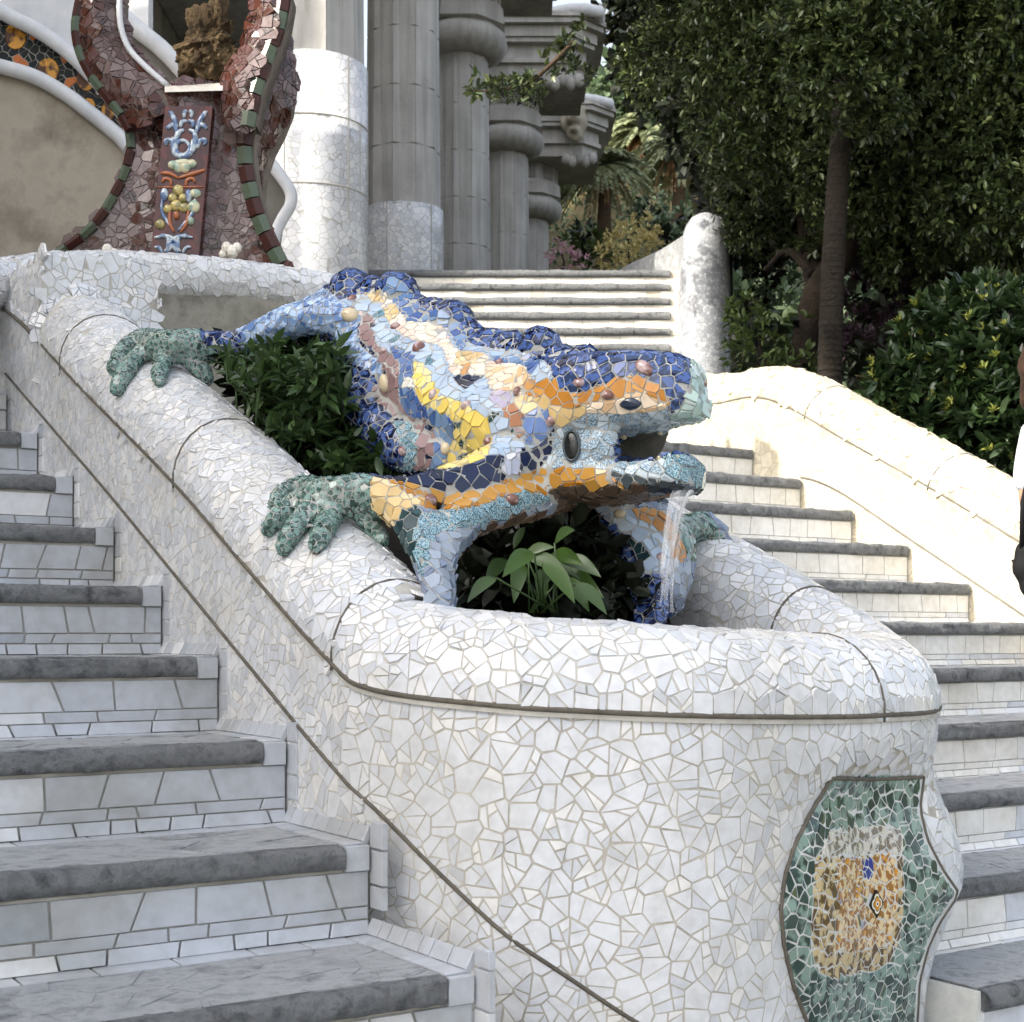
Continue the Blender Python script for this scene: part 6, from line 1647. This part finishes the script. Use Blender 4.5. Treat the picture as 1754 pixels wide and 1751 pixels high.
# ---- ringed palm trunk
t2 = empty('palm_tree', P(1418, 660, 8.4), 'slim palm with ringed grey trunk standing before the evergreen tree', 'palm')
pts = cpx([(1420, 690, 8.4, 21), (1422, 600, 8.4, 20), (1426, 480, 8.4, 19.5), (1432, 360, 8.4, 18.5), (1440, 230, 8.4, 17), (1448, 60, 8.4, 16), (1452, -340, 8.4, 18)], 60)
st = [(P(a, b, Y), r / F * Y * (1 + .07 * (((b * 1.0) % 11) / 11) + .03 * noise.noise(Vector((b * .1, 0, 3))))) for a, b, Y, r in pts]
v, f = tube([s[0] for s in st], [s[1] for s in st], 16); mk('trunk', v, f, rough_mat('palm_bark', rgb8(26, 23, 19), rgb8(58, 51, 43), 5, .95, 1.0, 40, 8, rgb8(40, 35, 29), .05), t2, True)
def fronds(parent, top, n, R, droop, mat, width=.05, name='frond', seed=0, a0=0, a1=6.283):
    rr = random.Random(seed); B, D, L = [], [], []
    for k in range(n):
        az = a0 + (a1 - a0) * (k + rr.random()) / n; el = rr.uniform(-.3, 1.0); rad = R * rr.uniform(.75, 1.1)
        pts = []
        for j in range(12):
            t = j / 11; h = math.sin(el) * t * rad - droop * rad * t * t
            pts.append(Vector(top) + Vector((math.cos(az) * math.cos(el) * rad * t, math.sin(az) * math.cos(el) * rad * t, h)))
        for j in range(1, 12):
            d = (pts[j] - pts[j - 1]).normalized(); s = d.cross(Vector((0, 0, 1))).normalized()
            for m_ in range(4):
                p = pts[j - 1].lerp(pts[j], m_ / 4)
                for sg in (-1, 1): B.append(tuple(p)); D.append(tuple(d * .7 + s * sg + Vector((0, 0, -.35)))); L.append(rad * .17 * (1 - .55 * abs(j / 11 - .4)))
    V, T = leaves(np.array(B), np.array(D), np.array(L), width * 2, 'clump'); return big_mesh(name, V, T, mat, parent)
fronds(t2, P(1452, -330, 8.4), 16, 1.3, .5, LM2['frond'], .06)
# ---- thick dark trunk
t3 = empty('old_tree', P(1590, 700, 10.2), 'old tree with thick furrowed dark trunk behind the glossy hedge', 'tree')
trunk_mesh('trunk', [(1590, 720, 10.2, 78), (1590, 620, 10.2, 62), (1598, 500, 10.2, 56), (1606, 380, 10.2, 54), (1620, 200, 10.2, 50), (1640, 0, 10.2, 40)], M['bark_dark'], t3, 28, .16, 12)
c, a = lobe_points([(1500, -80, 12, 220), (1720, -60, 12, 240), (1650, 160, 12.5, 220), (1480, 200, 12.5, 200), (1740, 380, 12.5, 180)], 160, .3, False)
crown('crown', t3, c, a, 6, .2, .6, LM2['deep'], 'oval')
# ---- glossy hedge bush on the right, with flower tips
h1 = empty('glossy_shrub', P(1650, 800, 7.4), 'broad glossy shrub with yellow-green tips behind the right parapet', 'shrub')
hl = [(1640, 640, 7.5, 120), (1565, 680, 7.4, 80), (1520, 690, 7.6, 50), (1720, 570, 7.3, 90), (1735, 720, 7.0, 95), (1605, 570, 7.8, 60), (1690, 640, 7.2, 90), (1660, 740, 7.2, 80), (1760, 640, 7.1, 90), (1700, 520, 7.5, 46), (1600, 720, 7.3, 60), (1650, 520, 7.7, 34)]
c, a = lobe_points(hl, 150, .6); 
crown('foliage', h1, c, a, 9, .098, .36, LM2['hedge'], 'oval', 1.0)
i_ = NPR.choice(len(c), size=190, replace=False); ct = c[i_] + unit(a[i_]) * .05
crown('flower_tips', h1, ct, a[i_] + np.array([0, -.3, .6]), 9, .038, .34, LM2['tip'], 'oval', .7)
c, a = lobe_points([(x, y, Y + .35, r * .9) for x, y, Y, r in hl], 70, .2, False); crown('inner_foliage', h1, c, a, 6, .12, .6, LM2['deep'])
for x0, y0, x1, y1 in [(1640, 800, 1600, 600), (1650, 800, 1700, 560), (1645, 800, 1650, 620)]: trunk_mesh('stem', [(x0, y0, 7.6, 10), ((x0 + x1) / 2 + 8, (y0 + y1) / 2, 7.6, 8), (x1, y1, 7.6, 5)], M['bark_dark'], h1, 8)
# ---- understory shrubs
def shrub(label, lobes, dens, k, ll, wd, mat, name='shrub', kind='oval', group='shrubs under the trees', inner=True, cat='shrub'):
    x, y, Y, r = lobes[0]; o = empty(name, P(x, y + r, Y), label, cat, group)
    c, a = lobe_points(lobes, dens, .45); crown('foliage', o, c, a, k, ll, wd, LM2[mat], kind)
    if inner:
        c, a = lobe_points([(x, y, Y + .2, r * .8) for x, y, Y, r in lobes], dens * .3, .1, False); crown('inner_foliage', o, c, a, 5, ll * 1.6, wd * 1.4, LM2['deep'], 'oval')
    trunk_mesh('stem', [(x, y + r, Y, r * .10), (x + 4, y + r * .4, Y, r * .08), (x, y - r * .2, Y, r * .05)], M['bark_dark'], o, 8)
    return o
shrub('loose green shrub just right of the silver pillar', [(1300, 590, 9.4, 58), (1275, 540, 9.8, 40), (1330, 640, 9, 40)], 160, 7, .07, .4, 'mid')
shrub('grey-green shrub above the loose green one, right of the pillar top', [(1310, 470, 11.5, 55), (1345, 430, 12, 40), (1280, 430, 12, 36)], 170, 7, .07, .4, 'far')
shrub('low leafy shrub at the foot of the palm trunk', [(1395, 620, 8.9, 34), (1375, 560, 9.1, 24), (1400, 540, 9.1, 18)], 170, 7, .06, .5, 'mid')
shrub('dusky purple-leaved shrub between palm and dark trunk', [(1500, 560, 9.8, 60), (1530, 500, 10.2, 44), (1470, 600, 9.6, 40), (1480, 500, 10.5, 36)], 170, 7, .065, .45, 'purple')
shrub('dark shrub in deep shade behind the palm trunk', [(1490, 640, 9, 50), (1460, 560, 11, 60), (1560, 640, 9, 60)], 100, 6, .08, .5, 'deep')
# ---- distant garden seen between hall and pillar
shrub('ochre yellow shrub above the upper stairs', [(1075, 415, 21, 42), (1100, 400, 22, 34), (1050, 435, 20, 30), (1110, 425, 21, 26)], 700, 8, .07, .4, 'yellow', group='garden shrubs beyond the stairs', inner=False)
shrub('pink flowering shrub beside the farthest column', [(962, 440, 19, 26), (948, 425, 19.5, 16), (985, 445, 19, 20), (1010, 452, 19, 14)], 700, 8, .06, .3, 'pink', group='garden shrubs beyond the stairs', inner=False)
shrub('pale green bush between the pink and yellow shrubs', [(1005, 420, 24, 36), (1030, 440, 22, 24), (985, 410, 25, 24)], 300, 7, .14, .4, 'mid', group='garden shrubs beyond the stairs')
shrub('dark green bush left of the pillar', [(1140, 410, 26, 40), (1165, 385, 27, 30), (1110, 370, 30, 36)], 260, 7, .16, .45, 'far', group='garden shrubs beyond the stairs')
def date_palm(x, yb, yt, Y, r, label, R, seed):
    o = empty('date_palm', P(x, yb, Y), label, 'palm', 'date palms in the garden')
    trunk_mesh('trunk', [(x - 2, yb + 60, Y, r * 1.15), (x, yb, Y, r * 1.1), (x + 1, (yb + yt) / 2, Y, r), (x + 2, yt + 18, Y, r * 1.05), (x + 2, yt, Y, r * 1.5), (x + 2, yt - 16, Y, r * .9)], M['bark'], o, 12, .14)
    fronds(o, P(x + 2, yt - 14, Y), 70, R, .65, LM2['frond'], .03, 'frond', seed)
    fronds(o, P(x + 2, yt - 4, Y), 14, R * .62, 1.6, LM2['dry'], .04, 'dry_frond', seed + 5)
date_palm(1034, 430, 300, 30, 12, 'date palm with stout trunk just right of the farthest column', 1.15, 3)
date_palm(1162, 395, 268, 34, 11, 'date palm half hidden behind the silver pillar', 1.35, 8)
date_palm(1100, 380, 245, 44, 9, 'more distant date palm between the other two', 1.8, 12)
# ---- trees on the slope behind
def far_tree(x, yb, yt, wpx, Y, label, mat, seed):
    o = empty('forest_tree', P(x, yb, Y), label, 'tree', 'trees on the slope behind')
    h = yb - yt; lob = []
    rr = random.Random(seed)
    for k in range(9): lob.append((x + rr.uniform(-.5, .5) * wpx, yt + h * rr.uniform(.12, .72), Y + rr.uniform(-1, 1), wpx * rr.uniform(.26, .42)))
    c, a = lobe_points(lob, 150, .35); crown('crown', o, c, a, 6, .0125 * Y, .5, LM2[mat], 'oval')
    trunk_mesh('trunk', [(x, yb + 40, Y, wpx * .05), (x + rr.uniform(-8, 8), (yb + yt) / 2, Y, wpx * .04), (x, yt + h * .3, Y, wpx * .02)], M['bark_dark'], o, 8)
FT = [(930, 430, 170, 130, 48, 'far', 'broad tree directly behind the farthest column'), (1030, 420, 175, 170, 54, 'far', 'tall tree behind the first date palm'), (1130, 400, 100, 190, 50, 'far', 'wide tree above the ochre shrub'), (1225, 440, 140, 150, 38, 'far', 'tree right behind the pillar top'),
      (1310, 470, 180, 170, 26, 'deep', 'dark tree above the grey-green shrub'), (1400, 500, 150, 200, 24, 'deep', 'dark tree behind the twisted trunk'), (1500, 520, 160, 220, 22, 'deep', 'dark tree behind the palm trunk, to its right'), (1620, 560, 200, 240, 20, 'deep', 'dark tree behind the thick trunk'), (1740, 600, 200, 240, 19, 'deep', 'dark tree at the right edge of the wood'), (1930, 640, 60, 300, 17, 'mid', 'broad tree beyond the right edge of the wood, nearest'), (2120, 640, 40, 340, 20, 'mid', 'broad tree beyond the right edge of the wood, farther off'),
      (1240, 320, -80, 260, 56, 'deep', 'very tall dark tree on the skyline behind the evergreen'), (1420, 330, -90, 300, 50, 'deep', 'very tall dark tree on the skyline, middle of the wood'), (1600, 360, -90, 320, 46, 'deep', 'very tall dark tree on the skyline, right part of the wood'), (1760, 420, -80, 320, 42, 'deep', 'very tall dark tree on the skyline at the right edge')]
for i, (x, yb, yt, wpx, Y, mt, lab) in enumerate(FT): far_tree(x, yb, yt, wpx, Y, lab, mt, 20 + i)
# continuous low cover on the slope
B = []
for k in range(9000):
    y = 13 + 60 * RNG.random() ** 1.6; x = RNG.uniform(-.1, .55) * y + RNG.uniform(0, 2)
    if x < 2.0 and y < 31: continue
    B.append((x, y, ZE + terrain_z(x, y) + RNG.uniform(0, .6)))
for k in range(3500):
    u = RNG.uniform(1, 8); v = 5.1 + abs(RNG.gauss(0, 2.2)); p = W(u, v, 0); B.append((p.x, p.y, ZE + terrain_z(p.x, p.y) + RNG.uniform(0, .25)))
B = np.array(B); ax = NPR.normal(size=B.shape) * .5 + np.array([0, -.2, 1])
V, T = rosettes(B, ax, 5, .2, .45); tag(big_mesh('ground_cover', V, T, LM2['far']), kind='stuff')

# ---- planting in the basin
PB = [(372, 612), (420, 590), (520, 588), (575, 590), (598, 660), (600, 700), (650, 770), (690, 806), (600, 820), (540, 812), (470, 742), (420, 690)]
def in_basin_plants(n, poly, Y0, Y1):
    out = []
    while len(out) < n:
        x, y = RNG.uniform(min(p[0] for p in poly), max(p[0] for p in poly)), RNG.uniform(min(p[1] for p in poly), max(p[1] for p in poly))
        if inpoly(x, y, poly): out.append((x, y, RNG.uniform(Y0, Y1)))
    return out
plabels = ['leafy plant by the lizard\'s hind hand, highest of the planting', 'leafy plant under the lizard\'s belly, beside its blue flank', 'leafy plant behind the left coping, middle of the planting', 'leafy plant above the lizard\'s front hand, lowest of the planting']
pc = [(450, 620), (550, 640), (500, 700), (610, 770)]
pts = in_basin_plants(330, PB, 3.42, 3.85)
for i, (cx, cy) in enumerate(pc):
    o = empty('leafy_plant', P(cx, cy + 60, 3.75), plabels[i], 'plant', 'leafy plants in the basin')
    mine = [p for p in pts if min(range(4), key=lambda k: (p[0] - pc[k][0]) ** 2 + (p[1] - pc[k][1]) ** 2) == i]
    c = np.array([tuple(P(*p)) for p in mine]); a = NPR.normal(size=c.shape) * .5 + np.array([-.2, -.5, .7])
    crown('foliage', o, c, a, 5, .052, .46, LM2['plant'], 'lance', 1.15)
    for p in mine[:14]:
        v, f = tube([P(*p), P(p[0] + RNG.uniform(-10, 10), p[1] + 45, p[2] + .02), P(cx + RNG.uniform(-20, 20), p[1] + 110, 3.8)], [.0022, .003, .0035], 5); mk('stem', v, f, LM2['plant'], o, True)
# dense filling behind, leaves darkened for the shade there, hides the far coping
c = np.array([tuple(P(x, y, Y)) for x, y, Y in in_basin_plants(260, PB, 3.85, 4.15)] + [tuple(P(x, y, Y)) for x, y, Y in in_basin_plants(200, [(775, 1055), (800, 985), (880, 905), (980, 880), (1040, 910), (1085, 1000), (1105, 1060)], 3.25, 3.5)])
V, T = rosettes(c, NPR.normal(size=c.shape) + np.array([0, -.4, .6]), 6, .075, .55, 'oval'); tag(big_mesh('undergrowth', V, T, LM2['deep']), 'dark undergrowth filling the basin under the lizard, its shade put into the leaf colour', 'undergrowth', None, 'stuff')
# broad blade leaves under the chin
bl = empty('blade_plant', P(950, 1060, 3.0), 'plant with long bright green blades under the lizard\'s chin', 'plant')
BL = [((905, 955), (975, 985)), ((915, 948), (860, 985)), ((935, 958), (1020, 1000)), ((930, 965), (985, 1030)), ((895, 965), (880, 1030)), ((940, 955), (1000, 965)), ((950, 985), (1035, 1020)), ((960, 990), (1010, 1045)), ((900, 950), (950, 935)), ((925, 975), (930, 1040)), ((870, 960), (830, 1000)), ((960, 960), (1030, 985)), ((985, 1000), (1040, 1050)), ((850, 990), (800, 1030)), ((880, 940), (900, 900)), ((950, 930), (985, 905))]
for i, (a_, b_) in enumerate(BL):
    Y = 2.98 + .2 * RNG.random(); p0, p1 = P(*a_, Y), P(*b_, Y - .08 * RNG.random()); d = p1 - p0; L = d.length; d.normalize()
    s = d.cross(Vector((RNG.uniform(-.4, .4), -1, RNG.uniform(.2, .9)))).normalized(); n_ = s.cross(d); V, K = [], 9
    for k in range(K):
        t = k / (K - 1); w_ = .17 * L * math.sin(math.pi * t ** .8) ** .9 * (1 if t < 1 else 0); c0 = p0 + d * L * t + Vector((0, 0, .10 * L * math.sin(math.pi * t) - .05 * L * t * t))
        V += [c0 - s * w_ + n_ * .25 * w_, c0, c0 + s * w_ + n_ * .25 * w_]
    mk('leaf', V, grid_faces(K, 3), LM2['lance'] if i < 10 else LM2['plant'], bl, True)
    v, f = tube([p0, P(930 + RNG.uniform(-25, 25), 1050, 3.1)], .0022, 5); mk('stem', v, f, LM2['plant'], bl, True)
# ================================================================ a passer-by at the right edge
pe = empty('person', W(2.75, 4.0, -.36), 'person with brown hair in a white top, cut off by the right edge', 'person')
Yp = 4.5
def PP(x, y, dY=0): return P(x, y, Yp + dY)
skin = glaze('skin', [rgb8(196, 150, 124)], .5, 0, None, 30, .3, 0)
hair = rough_mat('brown_hair', rgb8(34, 22, 14), rgb8(62, 42, 28), 40, .6, .5, 120)
cloth = rough_mat('white_cotton', rgb8(206, 210, 216), rgb8(228, 230, 234), 6, .9, .3, 40)
jeans = rough_mat('dark_cloth', rgb8(40, 42, 52), rgb8(58, 60, 70), 10, .9, .3, 60)
leather = rough_mat('black_leather', rgb8(12, 12, 13), rgb8(24, 24, 26), 12, .8, .3, 60)
def skinned(verts, edges, rads, name, mat, parent, root=0, lvl=2):
    me = bpy.data.meshes.new(name); me.from_pydata([tuple(v) for v in verts], edges, []); me.update()
    o = bpy.data.objects.new(name, me); COL.objects.link(o)
    md = o.modifiers.new('skin', 'SKIN'); md.use_smooth_shade = True
    for i, r in enumerate(rads): me.skin_vertices[0].data[i].radius = r if hasattr(r, '__len__') else (r, r)
    me.skin_vertices[0].data[root].use_root = True
    sb = o.modifiers.new('sub', 'SUBSURF'); sb.levels = sb.render_levels = lvl
    dg = bpy.context.evaluated_depsgraph_get(); dg.update(); em = o.evaluated_get(dg).to_mesh()
    V = [v.co.copy() for v in em.vertices]; Fc = [tuple(p.vertices) for p in em.polygons]
    bpy.data.objects.remove(o)
    return mk(name, V, Fc, mat, parent, True)
S = 607.0 * 4.2 / 4.5 / 567 * 1.0
# joints in px at depth Yp: standing side on, leaning a little towards the parapet
J = {'pel': (1836, 990), 'spi': (1832, 900), 'che': (1822, 800), 'nec': (1812, 722), 'hed': (1800, 650), 'lsh': (1768, 752), 'lel': (1764, 850), 'lwr': (1772, 930), 'rsh': (1872, 752), 'rel': (1890, 855), 'rwr': (1880, 945),
     'lhi': (1812, 1000), 'lkn': (1816, 1130), 'lan': (1822, 1262), 'lto': (1796, 1275), 'rhi': (1862, 1000), 'rkn': (1868, 1130), 'ran': (1872, 1262), 'rto': (1846, 1276)}
names = list(J); ED = [('pel', 'spi'), ('spi', 'che'), ('che', 'nec'), ('nec', 'hed'), ('che', 'lsh'), ('lsh', 'lel'), ('lel', 'lwr'), ('che', 'rsh'), ('rsh', 'rel'), ('rel', 'rwr'), ('pel', 'lhi'), ('lhi', 'lkn'), ('lkn', 'lan'), ('lan', 'lto'), ('pel', 'rhi'), ('rhi', 'rkn'), ('rkn', 'ran'), ('ran', 'rto')]
rad = {'pel': .10, 'spi': .095, 'che': .105, 'nec': .042, 'hed': .045, 'lsh': .05, 'lel': .036, 'lwr': .024, 'rsh': .05, 'rel': .036, 'rwr': .024, 'lhi': .075, 'lkn': .05, 'lan': .034, 'lto': .026, 'rhi': .075, 'rkn': .05, 'ran': .034, 'rto': .026}
skinned([PP(*J[n]) for n in names], [(names.index(a), names.index(b)) for a, b in ED], [rad[n] for n in names], 'body', skin, pe, 0)
def sub(ns, grow, name, mat):
    e = [(ns.index(a), ns.index(b)) for a, b in ED if a in ns and b in ns]
    skinned([PP(*J[n]) for n in ns], e, [rad[n] + grow for n in ns], name, mat, pe, 0)
sub(['pel', 'spi', 'che', 'lsh', 'lel', 'rsh', 'rel'], .016, 'shirt', cloth)
sub(['pel', 'lhi', 'lkn', 'lan', 'rhi', 'rkn', 'ran'], .012, 'trousers', jeans)
hb_ = MB(); hb_.add(*sphere(PP(1800, 640), .092, 18, 14, (.88, 1.0, 1.2))); hb_.add(*sphere(PP(1800, 668, -.03), .07, 14, 10, (.9, 1, 1.0))); hb_.add(*sphere(PP(1788, 655, -.085), .018, 10, 8, (1, 1, 1.2)))
v, f = remesh(hb_, .008, 3); mk('head', v, f, skin, pe, True)
hh_ = MB(); hh_.add(*sphere(PP(1802, 628, .02), .105, 18, 14, (.95, 1, 1.05))); hh_.add(*sphere(PP(1770, 640, .02), .06, 14, 10, (.7, 1, 1.5))); hh_.add(*sphere(PP(1766, 672, .03), .045, 14, 10, (.7, 1, 1.6))); hh_.add(*sphere(PP(1828, 670, .03), .06, 14, 10, (.8, 1, 1.6)))
v, f = remesh(hh_, .01, 2); v = [p + Vector((noise.noise(p * 30), noise.noise(p * 30 + Vector((9, 0, 0))), 0)) * .008 for p in v]; mk('hair', v, f, hair, pe, True)
for dx in (-12, 10):
    v, f = sphere(PP(1796 + dx, 652, -.088), .009, 10, 8); mk('eye', v, f, leather, pe, True)
for sx, w_ in (('lwr', -1), ('rwr', 1)):
    x, y = J[sx]; vs = [PP(x, y), PP(x + 2, y + 18)]; ed = [(0, 1)]; rs = [.022, (.030, .016)]
    for k, (dx, ln) in enumerate([(-10, 30), (-4, 36), (3, 38), (9, 33)]):
        b = len(vs); vs += [PP(x + dx, y + 26, -.005), PP(x + dx * 1.1, y + 26 + ln * .5, -.012), PP(x + dx * .9, y + 26 + ln, -.006)]; ed += [(1, b), (b, b + 1), (b + 1, b + 2)]; rs += [.009, .008, .007]
    b = len(vs); vs += [PP(x - w_ * 16, y + 18, -.02), PP(x - w_ * 20, y + 34, -.03)]; ed += [(1, b), (b, b + 1)]; rs += [.010, .008]
    skinned(vs, ed, rs, 'hand', skin, pe, 0, 1)
bag = empty('shoulder_bag', PP(1780, 1000), 'black shoulder bag hanging at the side of the person at the right edge', 'bag')
bm_ = MB(); [bm_.add(*sphere(PP(x, y, -.05), .05, 14, 10, (.95, .7, 1.0))) for x, y in ((1764, 950), (1760, 972), (1772, 1000), (1800, 1004), (1796, 945), (1786, 975))]
v, f = remesh(bm_, .01, 3); mk('pouch', v, f, leather, bag, True)
v, f = tube([PP(1750, 945, -.06), PP(1752, 860, -.10), PP(1775, 760, -.10), PP(1800, 735, 0), PP(1830, 800, .09), PP(1806, 940, .0)], .008, 8); mk('strap', v, f, leather, bag, True)
# ================================================================ unseen walls and trees added left of the view to shade it
mb = MB(); mb.add(*box(-5.4, -5.0, -4, 3.3, 0, ZE + 4.75)); mb.add(*box(-5.46, -4.94, -4.05, 3.35, ZE + 4.75, ZE + 4.9))
tag(mb.build('shade_wall', M['concrete']), 'unseen grey wall added left of the staircase to shade it and the basin', 'wall')
mb = MB(); mb.add(*box(-5.4, -5.02, 3.36, 4.5, 0, ZE + 5.0)); mb.add(*box(-5.44, -4.98, 3.36, 4.53, ZE + 5.0, ZE + 5.1)); tag(mb.build('shade_wall_step', M['concrete']), 'unseen taller length of wall added to shade the red fountain', 'wall')
mb = MB(); mb.add(*box(-5.6, -5.1, 4.6, 7.3, 0, ZE + 6.3)); mb.add(*box(-5.66, -5.04, 4.55, 7.35, ZE + 6.3, ZE + 6.45))
tag(mb.build('shade_tower', M['concrete']), 'unseen tall block added to shade the curved wall at the upper left', 'pier')
SHADE = [(-5.6, 2.7, 9.6, 1.25), (-5.7, 4.6, 9.9, 1.35), (-5.6, 5.5, 10.8, .95)]  # trees added out of view to shade the wood on the right
for i, (x, y, z, r) in enumerate(SHADE):
    o = empty('shade_tree', (x, y, ZE), ['unseen dense tree added for shade, nearest the camera', 'unseen dense tree added for shade, middle one', 'unseen dense tree added for shade, farthest one'][i], 'tree', 'unseen trees added for shade')
    n = 1500; d = unit(NPR.normal(size=(n, 3))); q = np.array([x, y, ZE + z]) + d * (r * NPR.random((n, 1)) ** .4) * np.array([1, 1, 1.9])
    crown('crown', o, q, d, 6, .3, .6, LM2['dark'], 'oval')
    v, f = tube([(x, y - 1.7 * (i == 0), ZE + 2), (x, y - 1.6 * (i == 0), ZE + 6.6), (x, y - .2, ZE + z - .6), (x, y, ZE + z)], [.2, .16, .1, .06], 10); mk('trunk', v, f, M['bark'], o, True)
